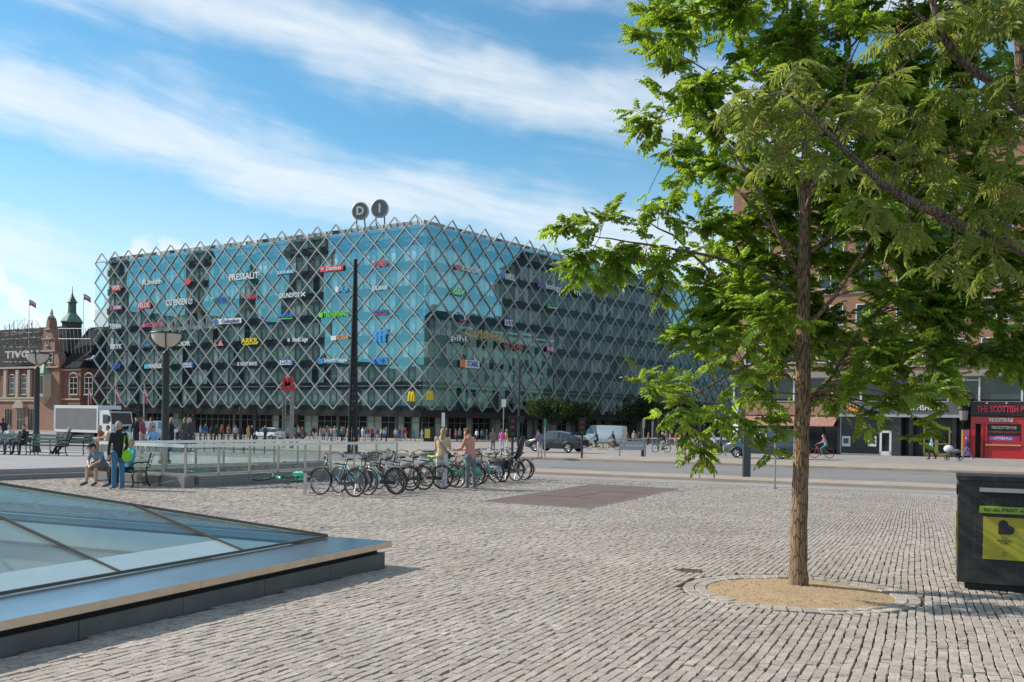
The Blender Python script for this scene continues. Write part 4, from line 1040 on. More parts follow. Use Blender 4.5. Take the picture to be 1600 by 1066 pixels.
    for k, (px, py, r) in enumerate(((22, 524, 2.0), (34, 520, 2.6), (45, 521, 2.8), (57, 520, 2.6), (27, 530, 1.6), (52, 528, 2.4), (40, 530, 2.0), (63, 528, 1.9), (15, 531, 1.5))):
        cs, cz = S(px, py), Z(px, py)
        w.path([F.P(cs+r*math.cos(i*math.pi/8), cz+r*math.sin(i*math.pi/8), 0.9) for i in range(16)], 0.04, 4, closed=True)
        for i in range(0, 8): w.path([F.P(cs+r*0.2*math.cos(i*math.pi/4), cz+r*0.2*math.sin(i*math.pi/4), 0.9), F.P(cs+r*math.cos(i*math.pi/4), cz+r*math.sin(i*math.pi/4), 0.9)], 0.03, 4)
    for px in range(12, 70, 7): w.path([F.P(S(px), Z(px, 566), 0.8), F.P(S(px), Z(px, 503+(px*7) % 13), 0.8)], 0.08, 4)
    for py in (543, 566): w.path([F.P(S(10), Z(10, py), 0.8), F.P(S(68), Z(68, py), 0.8)], 0.04, 4)
    w.build('roof_ornament', mat('wire_grey', (0.16, 0.15, 0.14), 0.5, 0.5), t)
    ld = Vector((-LD.x, -LD.y, 0))
    letters('TIVOLI', F.P((S(16)+S(68))/2, Z(40, 555), 1.1), ld, 2.1, mat('letter_roof', (0.55, 0.53, 0.5), 0.5), t, 0.12, width=abs(S(16)-S(68)), bold=0.03)
    return F, S, Z
CF, CS, CZ = castle()

def shops():
    C1 = Vector((21.0, 92.4)); SD = Vector((0.84, -0.543)).normalized(); SN = Vector((-0.543, -0.84)).normalized()
    t0 = Vector((C1.x, C1.y, gz(C1.y)))
    t = thing('brick_shop_building', 'tall red brick building with a row of shops at street level', 'building', t0)
    F = Facade(C1, SD, SN, t); S = lambda px, py=690: F.sz(px, py)[0]; Z = lambda px, py: F.sz(px, py)[1]
    SL, TOP = 62.0, 26.0; zg = gz(95)-0.05; z1 = Z(1500, 588); zc = Z(1500, 579)
    SF = Facade(C1, RD, (-RN.x, -RN.y), t)
    brick = bpy.data.materials.new('brick_wall'); MATS['brick_wall'] = brick
    brick.use_nodes = True; nt = brick.node_tree; N = nt.nodes; L = nt.links; p = N['Principled BSDF']; p.inputs['Roughness'].default_value = 0.9
    tc = N.new('ShaderNodeTexCoord'); mp = N.new('ShaderNodeMapping'); mp.inputs['Rotation'].default_value = (0, 0, -math.atan2(SD.y, SD.x)); L.new(tc.outputs['Object'], mp.inputs[0])
    sx = N.new('ShaderNodeSeparateXYZ'); L.new(mp.outputs[0], sx.inputs[0]); cb = N.new('ShaderNodeCombineXYZ')
    ad = N.new('ShaderNodeMath'); ad.operation = 'ADD'; L.new(sx.outputs[0], ad.inputs[0]); L.new(sx.outputs[1], ad.inputs[1]); L.new(ad.outputs[0], cb.inputs[0]); L.new(sx.outputs[2], cb.inputs[1])
    br = N.new('ShaderNodeTexBrick'); br.inputs['Scale'].default_value = 1.0; br.inputs['Brick Width'].default_value = 0.48; br.inputs['Row Height'].default_value = 0.16; br.inputs['Mortar Size'].default_value = 0.018
    br.inputs['Color1'].default_value = (0.36, 0.19, 0.115, 1); br.inputs['Color2'].default_value = (0.28, 0.135, 0.085, 1); br.inputs['Mortar'].default_value = (0.22, 0.15, 0.11, 1); L.new(cb.outputs[0], br.inputs[0])
    L.new(br.outputs[0], p.inputs['Base Color'])
    conc = mat('concrete_band', (0.27, 0.245, 0.23), 0.8, var=0.12, scale=1); stone_dk = mat('dark_cladding', (0.035, 0.037, 0.042), 0.35, var=0.2, scale=1.5); fascia = mat('fascia_grey', (0.10, 0.105, 0.12), 0.5, var=0.06)
    # body above the shops
    b = MB(); F.box(b, 0, SL, zc, TOP, -16, 0); b.build('wall', brick, t)
    b = MB(); F.box(b, 0, SL, z1, zc, -16, 0.35); b.build('concrete_band', conc, t)
    b = MB(); F.box(b, 0, SL, zg, z1, -16, -2.2); b.build('base_wall', mat('shop_interior', (0.05, 0.045, 0.04), 0.8), t)
    b = MB(); F.box(b, -0.2, SL+0.2, TOP, TOP+0.5, -16.2, 0.4); b.build('cornice', conc, t)
    # upper windows
    n = 0
    z = zc+0.9
    while z+1.9 < TOP-0.4:
        a = 1.4
        while a+2.2 < SL:
            F.window(a, a+2.2, z, z+1.8, 2, 1, fm=white_frame, gm=mat('upper_glass', (0.03, 0.05, 0.06), 0.03), sill=False)
            a += 3.4
        F.part('string_course', conc, 0, SL, z-0.55, z-0.35, 0.0, 0.12)
        z += 3.35
    # first floor glazing with mullions
    zf0, zf1 = Z(1500, 627), z1; gl = mat('first_floor_glass', (0.04, 0.055, 0.06), 0.05, var=0.3, scale=0.5)
    cuts = [0.3]+[S(px, 610) for px in (1180, 1240, 1300, 1345, 1388, 1421, 1481.6, 1505, 1530, 1597)]; cuts += [cuts[-1]+4*i for i in range(1, 6)]; cuts = [c for c in cuts if c < SL]
    for a, e in zip(cuts[:-1], cuts[1:]): F.part('window', gl, a+0.07, e-0.07, zf0+0.15, zf1-0.1, -0.35, -0.3)
    for a in cuts: F.part('mullion', white_frame, a-0.07, a+0.07, zf0, zf1, -0.4, -0.05)
    F.part('sill', conc, 0, SL, zf0-0.12, zf0+0.02, -2.2, 0.15); F.part('window_head', conc, 0, SL, zf1-0.12, zf1-0.005, -2.2, 0.06)
    F.part('glazing_bar', white_frame, S(1482, 610), S(1530, 610), Z(1500, 594)-0.05, Z(1500, 594)+0.05, -0.32, -0.1)
    # shop fascias
    zs1, zs0 = Z(1460, 628), Z(1460, 648); silver = mat('silver_trim', (0.40, 0.40, 0.41), 0.4, 0.6)
    f1 = F.part('fascia', fascia, S(1312), S(1499), zs0, zs1-0.1, -0.4, 0.25)
    F.part('ledge', silver, S(1312), S(1503), zs0-0.25, zs0-0.005, -0.4, 0.4)
    letters('RICHSHUSET', F.P((S(1418)+S(1475))/2, (zs0+zs1)/2, 0.28), (SD.x, SD.y, 0), 0.62, mat('letter_cream', (0.78, 0.70, 0.56), 0.5), f1, 0.05, width=S(1475)-S(1416), bold=0.006)
    fl = MB(); c_ = S(1330); zz = (zs0+zs1)/2
    for i, (dx, h) in enumerate(((-0.35, 0.25), (-0.1, 0.45), (0.2, 0.35), (0.45, 0.2))): fl.add([F.P(c_+dx-0.15, zz-0.3, 0.29), F.P(c_+dx+0.2, zz-0.3, 0.29), F.P(c_+dx+0.02, zz+h, 0.29)], [(0, 1, 2)])
    fl.build('emblem', lm((0.80, 0.28, 0.03)), f1)
    # cash machine front: black tiles
    tile = mat('black_tile', (0.022, 0.024, 0.028), 0.25, var=0.4, scale=3); a0, a1 = S(1314), S(1374); zt0, zt1 = zg+0.2, zs0-0.27
    nx, nz = 9, 6
    for i in range(nx):
        for j in range(nz): F.part('wall_tile', tile, a0+(a1-a0)*i/nx+0.012, a0+(a1-a0)*(i+1)/nx-0.012, zt0+(zt1-zt0)*j/nz+0.012, zt0+(zt1-zt0)*(j+1)/nz-0.012, -0.2, 0.0)
    F.part('tile_backing', mat('grout', (0.09, 0.09, 0.095), 0.8), a0, a1, zt0, zt1, -0.4, -0.02)
    F.part('trim', white_frame, a0-0.12, a0, zt0, zt1, -0.2, 0.05); F.part('trim', white_frame, a0, a1, zt0-0.12, zt0, -0.2, 0.05)
    for px in (1322.5, 1363):
        m_ = F.part('cash_machine', white_frame, S(px-6.5), S(px+6.5), Z(px, 697.5), Z(px, 681.5), 0.0, 0.12)
        F.part('screen', mat('screen_glass', (0.05, 0.10, 0.12), 0.1), S(px-4), S(px+4), Z(px, 693), Z(px, 685), 0.121, 0.14, m_)
    for i in range(6): h = (0.25, 0.5, 0.65, 0.5, 0.38, 0.2)[i]; F.part('gold_bar', lm(GOLD), S(1336+i*3), S(1338+i*3), Z(1345, 668)-h/2, Z(1345, 668)+h/2, 0.0, 0.05)
    # white framed door
    d0, d1 = S(1374.5), S(1393); fr = MB(); zd = Z(1384, 673)
    for a, e, p_, q_ in ((d0, d0+0.18, zg+.15, zd), (d1-0.18, d1, zg+.15, zd), (d0, d1, zd-0.2, zd), (d0, d1, zg+.1, zg+0.45)): F.box(fr, a, e, p_, q_, -0.15, 0.06)
    dr = fr.build('door', white_frame, t); F.part('door_glass', dark_glass, d0+0.18, d1-0.18, zg+0.4, zd-0.2, -0.1, -0.05, dr); F.part('over_panel', tile, d0, d1, zd+0.02, zt1, -0.2, 0.0)
    F.part('pilaster', stone_dk, S(1393.5), S(1408), zg, zs0-0.26, -2.2, 0.1); F.part('pilaster', stone_dk, S(1308), S(1313), zg, zs0-0.26, -2.2, 0.1)
    # recessed entrance with brass doors
    brass = mat('brass', (0.50, 0.36, 0.12), 0.35, 0.7, var=0.1)
    F.part('recess_wall', stone_dk, S(1408), S(1500), zg, zs0-0.26, -2.3, -1.9)
    for px0, px1 in ((1437, 1458), (1458, 1480)):
        fr = MB(); a, e = S(px0), S(px1); zd = Z(1460, 667)
        for x0, x1, p_, q_ in ((a, a+0.14, zg+.1, zd), (e-0.14, e, zg+.1, zd), (a, e, zd-0.14, zd), (a, e, zg+.1, zg+0.4), (a, e, zg+1.15, zg+1.25)): F.box(fr, x0, x1, p_, q_, -1.85, -1.7)
        dd = fr.build('door', brass, t); F.part('door_glass', dark_glass, a+0.14, e-0.14, zg+0.3, zd-0.14, -1.84, -1.78, dd)
    for px in (1421, 1489): F.part('pilaster', stone_dk, S(px-3.5), S(px+3.5), zg, zs0-0.26, -1.9, -0.6)
    # brown fascia and awning shop
    aw = mat('awning_cloth', (0.33, 0.17, 0.135), 0.8, var=0.1, scale=3); x0, x1 = S(1165), S(1309)
    F.part('fascia', aw, x0, x1, Z(1250, 649), Z(1250, 630), -0.3, 0.15)
    a_ = MB(); A = [F.P(x0, Z(1250, 651), 0.1), F.P(x1, Z(1250, 651), 0.1), F.P(x1, Z(1250, 665), 1.7), F.P(x0, Z(1250, 665), 1.7)]; a_.add(A+[v-Vector((0, 0, 0.05)) for v in A], [(3, 2, 1, 0), (4, 5, 6, 7), (0, 1, 5, 4), (2, 3, 7, 6), (1, 2, 6, 5), (3, 0, 4, 7)]); a_.build('awning', aw, t)
    for i in range(6): a, e = x0+(x1-x0)*i/6, x0+(x1-x0)*(i+1)/6; F.part('shop_window', dark_glass, a+0.1, e-0.1, zg+0.5, Z(1250, 662), -0.6, -0.55); F.part('mullion', black_metal, a-0.06, a+0.06, zg, Z(1250, 660), -0.65, -0.4)
    # red public house
    red = mat('pub_red', (0.42, 0.012, 0.02), 0.35, var=0.08, coat=0.3); blk = mat('pub_black', (0.015, 0.014, 0.016), 0.4); p0, p1 = S(1517), S(1517)+15.0
    fb = F.part('fascia', blk, p0, p1, Z(1560, 650), Z(1560, 628), -0.3, 0.35)
    letters('THE SCOTTISH PUB', F.P((S(1527)+S(1612))/2, (Z(1560, 650)+Z(1560, 628))/2-0.05, 0.38), (SD.x, SD.y, 0), 0.75, mat('pub_letter', (0.60, 0.03, 0.06), 0.4), fb, 0.05, width=S(1612)-S(1527), bold=0.012)
    for i in range(8): a = p0+1.3+i*1.45; m_ = MB(); m_.path([F.P(a, Z(1560, 629), 0.3), F.P(a, Z(1560, 628), 0.7), F.P(a, Z(1560, 631), 0.85)], 0.03, 5); m_.lathe([(0.04, 0.1), (0.14, -0.02)], 8, F.P(a, Z(1560, 631), 0.85)); m_.build('spot_lamp', grey_metal, fb)
    zr0, zr1 = zg+0.05, Z(1560, 651)
    hd = F.part('header', red, p0, p1, zr1-0.62, zr1-0.02, -0.2, 0.22)
    letters('THE SCOTTISH PUB', F.P(S(1564), zr1-0.3, 0.25), (SD.x, SD.y, 0), 0.42, mat('letter_white', (0.8, 0.8, 0.78), 0.5), hd, 0.03, width=S(1583)-S(1545), bold=0.008)
    posts = [p0, p0+0.9, S(1533), S(1596), S(1596)+1.2, S(1596)+5]
    for a in posts: F.part('post', red, a, a+0.36, zr0, zr1-0.62, -0.15, 0.24)
    wz0, wz1 = zr0+1.55, zr1-1.25
    for a, e in zip(posts[:-1], posts[1:]):
        if e-a > 1.0:
            F.part('pub_window', mat('pub_glass', (0.03, 0.032, 0.03), 0.08, var=0.5, scale=2), a+0.36, e, wz0, wz1, -0.12, -0.06)
            pn = F.part('stall_riser', red, a+0.36, e, zr0, wz0-0.08, -0.1, 0.12); F.part('counter', mat('pub_counter', (0.45, 0.30, 0.12), 0.5), a+0.36, e, wz0-0.40, wz0-0.30, 0.12, 0.3, pn)
            sb = F.part('sign_board', blk, a+0.36, e, wz1+0.02, zr1-0.62, -0.1, 0.05)
            if e-a > 2.4:
                letters('THE SCOTTISH PUB', F.P((a+e)/2+0.2, (wz1+zr1-0.6)/2, 0.07), (SD.x, SD.y, 0), 0.34, mat('letter_cream', (0.78, 0.70, 0.56), 0.5), sb, 0.02, width=(e-a)*0.62, bold=0.004)
                bn = F.part('banner', lm((0.55, 0.03, 0.12)), a+0.5, e-0.1, wz0-0.02, wz0+0.42, 0.0, 0.05)
                F.part('banner_plate', lm((0.12, 0.14, 0.45)), (a+e)/2-0.9, (a+e)/2+0.9, wz0+0.05, wz0+0.34, 0.051, 0.07, bn); letters('SCOTTISH PUB', F.P((a+e)/2, wz0+0.19, 0.08), (SD.x, SD.y, 0), 0.26, mat('letter_white', (0.8, 0.8, 0.78), 0.5), bn, 0.01, width=1.6)
                for k in range(14): # bottles on the shelf
                    bb = MB(); q = F.P(a+0.6+k*(e-a-0.9)/13, wz0+0.62, -0.03); bb.lathe([(0.05, 0), (0.055, 0.25), (0.02, 0.33), (0.02, 0.42)], 6, q); bb.build('bottle', mat('bottle_%d' % (k % 3), ((0.18, 0.2, 0.16), (0.1, 0.15, 0.1), (0.3, 0.3, 0.28))[k % 3], 0.2), t)
    F.part('bay_transom', red, posts[2]+0.36, posts[3], wz1-0.05, wz1+0.02, -0.05, 0.14); F.part('bay_transom', red, posts[2]+0.36, posts[3], wz0-0.1, wz0, -0.05, 0.14)
    # side wing along the avenue (reflected in the glass block)
    SF2 = Facade(C1-SN*0.0, RD, (-RN.x, -RN.y), t)
    b = MB(); SF2.box(b, 16, 58, zg, TOP-2, -14, 0); b.build('side_wing', brick, t)
    return F, S, Z
SHF, SHS, SHZ = shops()
# hanging flower globe between the shops
def hanging_basket():
    F = SHF; c = F.t0+F.P(SHS(1505), SHZ(1505, 622), 0.9)
    t = thing('hanging_flower_globe', 'round flower ball hung on a bracket between the dark and the red shopfront', 'hanging basket', c)
    b = MB()
    for i in range(260):
        v = Vector((random.gauss(0, 1), random.gauss(0, 1), random.gauss(0, 1))).normalized()*random.uniform(0.5, 0.72); s = random.uniform(0.06, 0.12); b.cm = random.choice((0, 0, 1, 1, 2))
        e1 = v.orthogonal().normalized(); e2 = v.cross(e1).normalized(); v0 = v
        b.add([v0+e1*s, v0+e2*s, v0-e1*s, v0-e2*s+v0*0.1], [(0, 1, 2, 3)])
    b.build('flowers', [mat('basket_gold', (0.45, 0.33, 0.14), 0.7), mat('basket_green', (0.05, 0.09, 0.025), 0.7), mat('basket_rust', (0.35, 0.16, 0.08), 0.7)], t)
    b = MB(); q = F.P(0, 0, -0.9)-F.P(0, 0, 0); b.path([Vector((0, 0, 0.6)), Vector((0, 0, 0.95)), q+Vector((0, 0, 0.95))], 0.03, 5); b.ell((0, 0, 0), (0.45, 0.45, 0.45)); b.build('bracket', black_metal, t)
    c2 = F.t0+F.P(SHS(1506), SHZ(1506, 641), 0.35); t2 = thing('wall_lantern', 'dark carved wall lantern under the hanging flower ball', 'lantern', c2)
    b = MB(); b.lathe([(0.05, -1.2), (0.3, -0.9), (0.38, 0.0), (0.5, 0.1), (0.4, 0.35), (0.12, 0.6)], 8); b.build('body', black_metal, t2)
    b = MB(); b.lathe([(0.31, -0.85), (0.39, -0.05)], 8); b.build('glass', mat('lantern_glass', (0.25, 0.2, 0.2), 0.2), t2)
    c3 = F.t0+F.P(SHS(1510), gz(85)+0.1, 0.6); t3 = thing('notice_board', 'tall upright notice board in red, blue and yellow between the shops', 'notice board', c3)
    h = SHZ(1510, 672)-gz(85)-0.1; fx = Vector((F.d.x, F.d.y, 0)); nn = Vector((F.n.x, F.n.y, 0))
    for i, (u0, u1, col) in enumerate(((-0.3, -0.2, (0.6, 0.42, 0.05)), (-0.2, 0.0, (0.45, 0.04, 0.07)), (0.0, 0.14, (0.08, 0.12, 0.3)), (0.14, 0.3, (0.4, 0.04, 0.1)))):
        b = MB(); b.prism([(u0+0.003, 0.05), (u1-0.003, 0.05), (u1-0.003, h), (u0+0.003, h)], -0.06, 0.06, lambda u, v, w: fx*u+Vector((0, 0, v))+nn*w); b.build('panel', lm(col), t3)
    b = MB(); b.prism([(-0.36, -0.0), (0.36, 0.0), (0.36, h+0.1), (-0.36, h+0.1)], -0.12, -0.061, lambda u, v, w: fx*u+Vector((0, 0, v))+nn*w); b.build('frame', black_metal, t3)
hanging_basket()

# buildings outside the view that the glass block mirrors
def mirror_block(name, label, O2, d, n, L_, dep, h, m, storey=3.6, bay=3.6, roof_m=None, tower=None):
    O2 = Vector(O2); zg = gz(O2.y)-1.0; t = thing(name, label, 'building', (O2.x, O2.y, zg))
    F = Facade(O2, d, n, t); F.part('wall', m, 0, L_, zg, zg+h, -dep, 0)
    w = MB(); z = zg+1.8
    while z+2.2 < zg+h:
        a = 1.2
        while a+1.6 < L_: F.box(w, a, a+1.5, z, z+2.0, -0.1, 0.03); a += bay
        z += storey
    o = w.build('windows', dark_glass, t); o['kind'] = 'stuff'
    F.part('cornice', sandstone, -0.3, L_+0.3, zg+h-0.8, zg+h-0.3, 0.0, 0.6)
    b = MB(); A = [F.P(-0.4, zg+h, 0.5), F.P(L_+0.4, zg+h, 0.5), F.P(L_+0.4, zg+h+4, -dep/2), F.P(-0.4, zg+h+4, -dep/2), F.P(-0.4, zg+h, -dep-0.5), F.P(L_+0.4, zg+h, -dep-0.5)]
    b.add(A, [(0, 1, 2, 3), (3, 2, 5, 4), (0, 3, 4), (1, 5, 2)]); b.build('roof', roof_m or slate, t)
    if tower:
        for a, w_, hh in tower:
            F.part('tower', m, a-w_/2, a+w_/2, zg, zg+hh, -w_+0.4, 0.4); p = F.P(a, 0, -w_/2+0.4)
            b = MB(); q = [F.P(a-w_/2, zg+hh, 0.6), F.P(a+w_/2, zg+hh, 0.6), F.P(a+w_/2, zg+hh, -w_+0.2), F.P(a-w_/2, zg+hh, -w_+0.2), Vector((p.x, p.y, zg+hh+w_*1.1-F.t0.z))]
            q = [v if i == 4 else v for i, v in enumerate(q)]; b.add(q, [(0, 1, 4), (1, 2, 4), (2, 3, 4), (3, 0, 4)]); b.build('spire', copper, t)
mirror_block('town_hall', 'long dark red brick town hall with corner turrets', (-145, 192), (0, -1), (1, 0), 62, 30, 29, brick_red, tower=[(14, 5, 44), (34, 6, 47), (48, 4, 42)])
mirror_block('town_hall_wing', 'lower brick wing with a tall square tower across the square', (-145, 130), (0, -1), (1, 0), 40, 30, 17, brick_red, tower=[(2, 9, 80)])
BO = DC+RN*34; SIDE_N = (-RN.x, -RN.y)
mirror_block('tan_corner_building', 'pale tan plastered building across the avenue', BO+RD*46, RD, SIDE_N, 34, 14, 24, mat('tan_render', (0.36, 0.27, 0.19), 0.85, var=0.1))
mirror_block('dark_avenue_building', 'tall dark brick block farther along the avenue', BO+RD*80.5, RD, SIDE_N, 58, 16, 42, mat('brick_dark', (0.07, 0.05, 0.042), 0.85, var=0.2))
mirror_block('grey_avenue_building', 'long grey plastered block at the end of the avenue', BO+RD*139, RD, SIDE_N, 110, 16, 26, mat('grey_render', (0.15, 0.14, 0.13), 0.85, var=0.2))
# ============================================================= street furniture
dark_green_metal = mat('lamp_metal', (0.035, 0.042, 0.042), 0.5, 0.3, var=0.15)
def lamp_post(px, depth, label, up=0.30):
    p = on_ground(px, depth, up); t = thing('street_lamp', label, 'street lamp', p, 0, 'bowl lamps on the terrace')
    H = 4.6-0.05-up-gz(depth)+0.1; H = 4.62
    b = MB(); b.lathe([(0.0, 0), (0.22, 0.0), (0.22, 0.10), (0.17, 0.16), (0.15, 0.9), (0.125, 1.0), (0.115, H-0.75), (0.14, H-0.72), (0.05, H-0.62)], 16); o = b.build('post', dark_green_metal, t); smooth_angle(o)
    r = 0.52; prof = [(r*math.cos(R(a)), H-0.02-0.52*math.sin(R(a))*0.95) for a in range(88, -1, -8)]
    b = MB(); b.lathe(prof, 24); o = b.build('bowl', mat('opal_glass', (0.55, 0.49, 0.42), 0.35, var=0.1, scale=3), t, True)
    b = MB(); b.lathe([(0.0, H+0.05), (r*0.98, H)], 24); o = b.build('bowl_lid', mat('lamp_lid', (0.35, 0.33, 0.3), 0.6), t, True)
    b = MB(); b.path([((r+0.02)*math.cos(i*math.pi/16), (r+0.02)*math.sin(i*math.pi/16), H-0.01) for i in range(32)], 0.028, 6, closed=True)
    for k in range(4):
        a0 = k*math.pi/2+0.3; b.path([((r+0.025)*math.cos(R(a))*math.cos(a0), (r+0.025)*math.cos(R(a))*math.sin(a0), H-0.02-0.51*math.sin(R(a))) for a in range(0, 90, 9)], 0.022, 6)
    b.build('bowl_cage', dark_green_metal, t)
lamp_post(56.5, 45.0, 'dark street lamp with an opal glass bowl beside the green benches')
lamp_post(257.5, 34.0, 'dark street lamp with an opal glass bowl behind the glass balustrade')

bench_green = mat('bench_green', (0.075, 0.125, 0.095), 0.5, var=0.2, scale=8); iron = mat('bench_iron', (0.02, 0.022, 0.022), 0.5, 0.2)
def make_bench():
    t = thing('park_bench', 'x', 'bench'); W_ = 1.75
    for i in range(5):
        y = -0.02-0.085*i; z = 0.44-0.012*(2-abs(i-2))
        MB().box((0, y, z), (W_, 0.07, 0.028)).build('seat_slat', bench_green, t)
    for i in range(3):
        z = 0.56+0.135*i; y = -0.44-0.05*i; MB().box((0, y, z), (W_, 0.026, 0.105), M=Matrix.Rotation(R(18), 3, 'X')).build('back_slat', bench_green, t)
    for s in (-1, 1):
        x = s*(W_/2-0.12); b = MB()
        b.path([(x, 0.06, 0.0), (x, 0.0, 0.12), (x, 0.05, 0.3), (x, 0.0, 0.42)], 0.024, 6); b.path([(x, -0.55, 0.0), (x, -0.43, 0.16), (x, -0.40, 0.42), (x, -0.47, 0.65), (x, -0.56, 0.92)], 0.024, 6)
        b.path([(x, 0.02, 0.42), (x, -0.42, 0.40)], 0.026, 6); b.path([(x, 0.02, 0.12), (x, -0.45, 0.12)], 0.014, 5); b.build('leg_frame', iron, t)
        b = MB(); b.path([(x, 0.0, 0.42), (x, 0.07, 0.55), (x, 0.05, 0.63), (x, -0.1, 0.66), (x, -0.46, 0.66)], 0.022, 6); b.path([(x, 0.07+0.05*math.cos(a), 0.58+0.05*math.sin(a)) for a in [i*math.pi/6 for i in range(12)]], 0.014, 5, closed=True); b.build('armrest', iron, t)
    b = MB(); b.path([(-W_/2+0.12, -0.22, 0.12), (W_/2-0.12, -0.22, 0.12)], 0.012, 5); b.build('stretcher', iron, t)
    return t
bench0 = make_bench(); bench_tree = tree_of(bench0); _bused = [False]
def bench(loc, rz, label, group=None):
    t = bench0 if not _bused[0] else dup_tree(bench_tree); _bused[0] = True
    t.location = loc; t.rotation_euler = (0, 0, rz); t['label'] = label
    if group: t['group'] = group
    elif 'group' in t: del t['group']
    return t
# near bench: its back towards the balustrade; seat faces the viewer's left
BN = G(178, 760); BN_RZ = R(152)
near_bench = bench(BN+Vector((0.0, 0.0, 0)), BN_RZ, 'green slatted iron bench with two seated people by the glass balustrade')
TB = []
for i, (px, d, rz, lab) in enumerate(((-8, 40.5, 20, 'green iron bench at the far end of the terrace row'), (22, 41.0, 24, 'green iron bench carrying a couple seen from behind'), (67, 40.0, 20, 'empty green iron bench beside the street lamp'), (105, 40.5, 22, 'green iron bench with a person lounging with legs out'))):
    p = on_ground(px, d, 0.30); TB.append((p, rz)); bench(p, R(rz+150), lab, 'benches in a row on the terrace')

# recycling bin
def bin_():
    c = Vector((4.95, 10.62, gz(10.62))); t = thing('waste_bin', 'large dark perforated waste bin with yellow panels beside the street tree', 'waste bin', c, R(-24))
    m = mat('bin_body', (0.028, 0.028, 0.030), 0.45, 0.2, var=0.2, scale=4, dirt=((0.085, 0.075, 0.065), 3.5, 0.7)); yel = mat('bin_yellow', (0.42, 0.38, 0.03), 0.4, var=0.08, scale=2, dirt=((0.30, 0.28, 0.03), 3, 0.4)); lime = mat('bin_lime', (0.28, 0.42, 0.05), 0.4); blk = mat('bin_black', (0.008, 0.008, 0.009), 0.6)
    W_, Dp, H = 1.5, 0.78, 1.26
    b = MB(); b.prism([(0, 0.06), (W_, 0.06), (W_, H-0.06), (0, H-0.06)], 0.0, 0.0001)
    # body with slots: assembled from plates
    body = MB(); body.box((W_/2, Dp/2, 0.06+(H-0.1)/2), (W_, Dp, H-0.14)); body.build('body', m, t)
    pl = MB(); pl.box((W_/2, Dp/2, 0.03), (W_-0.16, Dp-0.12, 0.07)); pl.build('plinth', blk, t)
    lid = MB(); lid.box((W_/2, Dp/2, H-0.03), (W_+0.03, Dp+0.03, 0.05)); lid.build('lid', m, t)
    s = MB(); s.box((W_/2+0.05, -0.006, H-0.205), (W_-0.32, 0.02, 0.06)); s.build('slot', blk, t)
    s = MB(); s.box((W_/2+0.05, -0.025, H-0.15), (W_-0.32, 0.05, 0.045)); s.build('slot_rim', mat('bin_rim', (0.5, 0.5, 0.5), 0.35, 0.7), t)
    s = MB(); s.box((-0.005, Dp*0.35, H-0.17), (0.02, 0.30, 0.10)); s.build('side_slot', blk, t)
    # perforations
    h = MB()
    for i in range(22):
        for j in range(16):
            x, z = 0.13+i*0.062, 0.23+j*0.052
            if 0.20 < x < 1.42 and 0.30 < z < 0.955 and not (0.90 < z < 0.93 and False): continue
            h.add([(x+0.009*math.cos(a*math.pi/3), -0.004, z+0.009*math.sin(a*math.pi/3)) for a in range(6)], [(5, 4, 3, 2, 1, 0)])
    for j in range(2):
        for i in range(20): h.add([(0.14+i*0.062+0.009*math.cos(a*math.pi/3), -0.004, 0.985+j*0.045+0.009*math.sin(a*math.pi/3)-0.0) for a in range(6)], [(5, 4, 3, 2, 1, 0)])
    ho = h.build('perforations', blk, t); ho['kind'] = 'stuff'
    yp = MB(); yp.box((0.83, -0.012, 0.585), (1.16, 0.02, 0.46)); yo = yp.build('yellow_panel', yel, t)
    lp = MB(); lp.box((0.83, -0.03, 0.895), (1.24, 0.05, 0.075)); lo = lp.build('lime_strip', lime, t)
    ink = mat('bin_ink', (0.02, 0.022, 0.02), 0.5)
    fx = (1, 0, 0)
    letters('Stil din PANT videre', (0.50, -0.058, 0.895), fx, 0.055, ink, lo, 0.002, width=0.5)
    # heart
    hb = MB(); a_ = [R(i*20) for i in range(0, 19)]
    pts = [(-0.045, -0.05)]+[(0.035+0.035*math.cos(R(a)), -0.015+0.035*math.sin(R(a))) for a in range(-90, 100, 20)]+[(-0.010+0.035*math.cos(R(a)), 0.03+0.035*math.sin(R(a))) for a in range(0, 181, 20)]
    hb.prism(pts, 0, 0.004, lambda u, v, w: (0.46+u*1.35, -0.024-w, 0.70+v*1.35)); hb.build('heart', ink, yo)
    for i, s_ in enumerate(('Den', 'bortsamler', 'til alle')): letters(s_, (0.46, -0.025, 0.595-0.028*i), fx, 0.034, ink, yo, 0.001)
    hb = MB(); hb.path([(0.46+0.02*math.cos(a*math.pi/6), -0.026, 0.42+0.02*math.sin(a*math.pi/6)) for a in range(12)], 0.002, 4, closed=True); hb.build('badge', ink, yo)
    sp = MB(); sp.box((-0.008, Dp*0.5, 0.585), (0.016, 0.56, 0.46)); sp.build('yellow_panel', yel, t)
bin_()

# plain posts, signs and signals
def post(name, label, cat, px, base_py, top_py, w, m, square=False, up=0.0, rz=0.0):
    p = G(px, base_py, up); h = (base_py-top_py)/F_PX*p.y*1.0; t = thing(name, label, cat, p, rz)
    b = MB()
    if square: b.box((0, 0, h/2), (w, w*0.7, h))
    else: b.path([(0, 0, 0), (0, 0, h)], w/2, 10)
    b.build('post', m, t); return t, h, p
t_, h_, p_ = post('bollard_post', 'thick square dark steel post beyond the tree on the pavement', 'post', 1166, 748, 660, 0.27, mat('steel_dark', (0.055, 0.065, 0.075), 0.5, 0.3, var=0.1), True)
MB().box((0, 0, h_+0.02), (0.3, 0.21, 0.04)).build('cap', black_metal, t_); MB().box((0, 0, 0.01), (0.42, 0.34, 0.025)).build('base_plate', black_metal, t_)
t_, h_, p_ = post('sign_pole', 'thin grey pole with a small sign plate at the kerb of the cycle path', 'sign', 1210.5, 764, 645, 0.06, grey_metal)
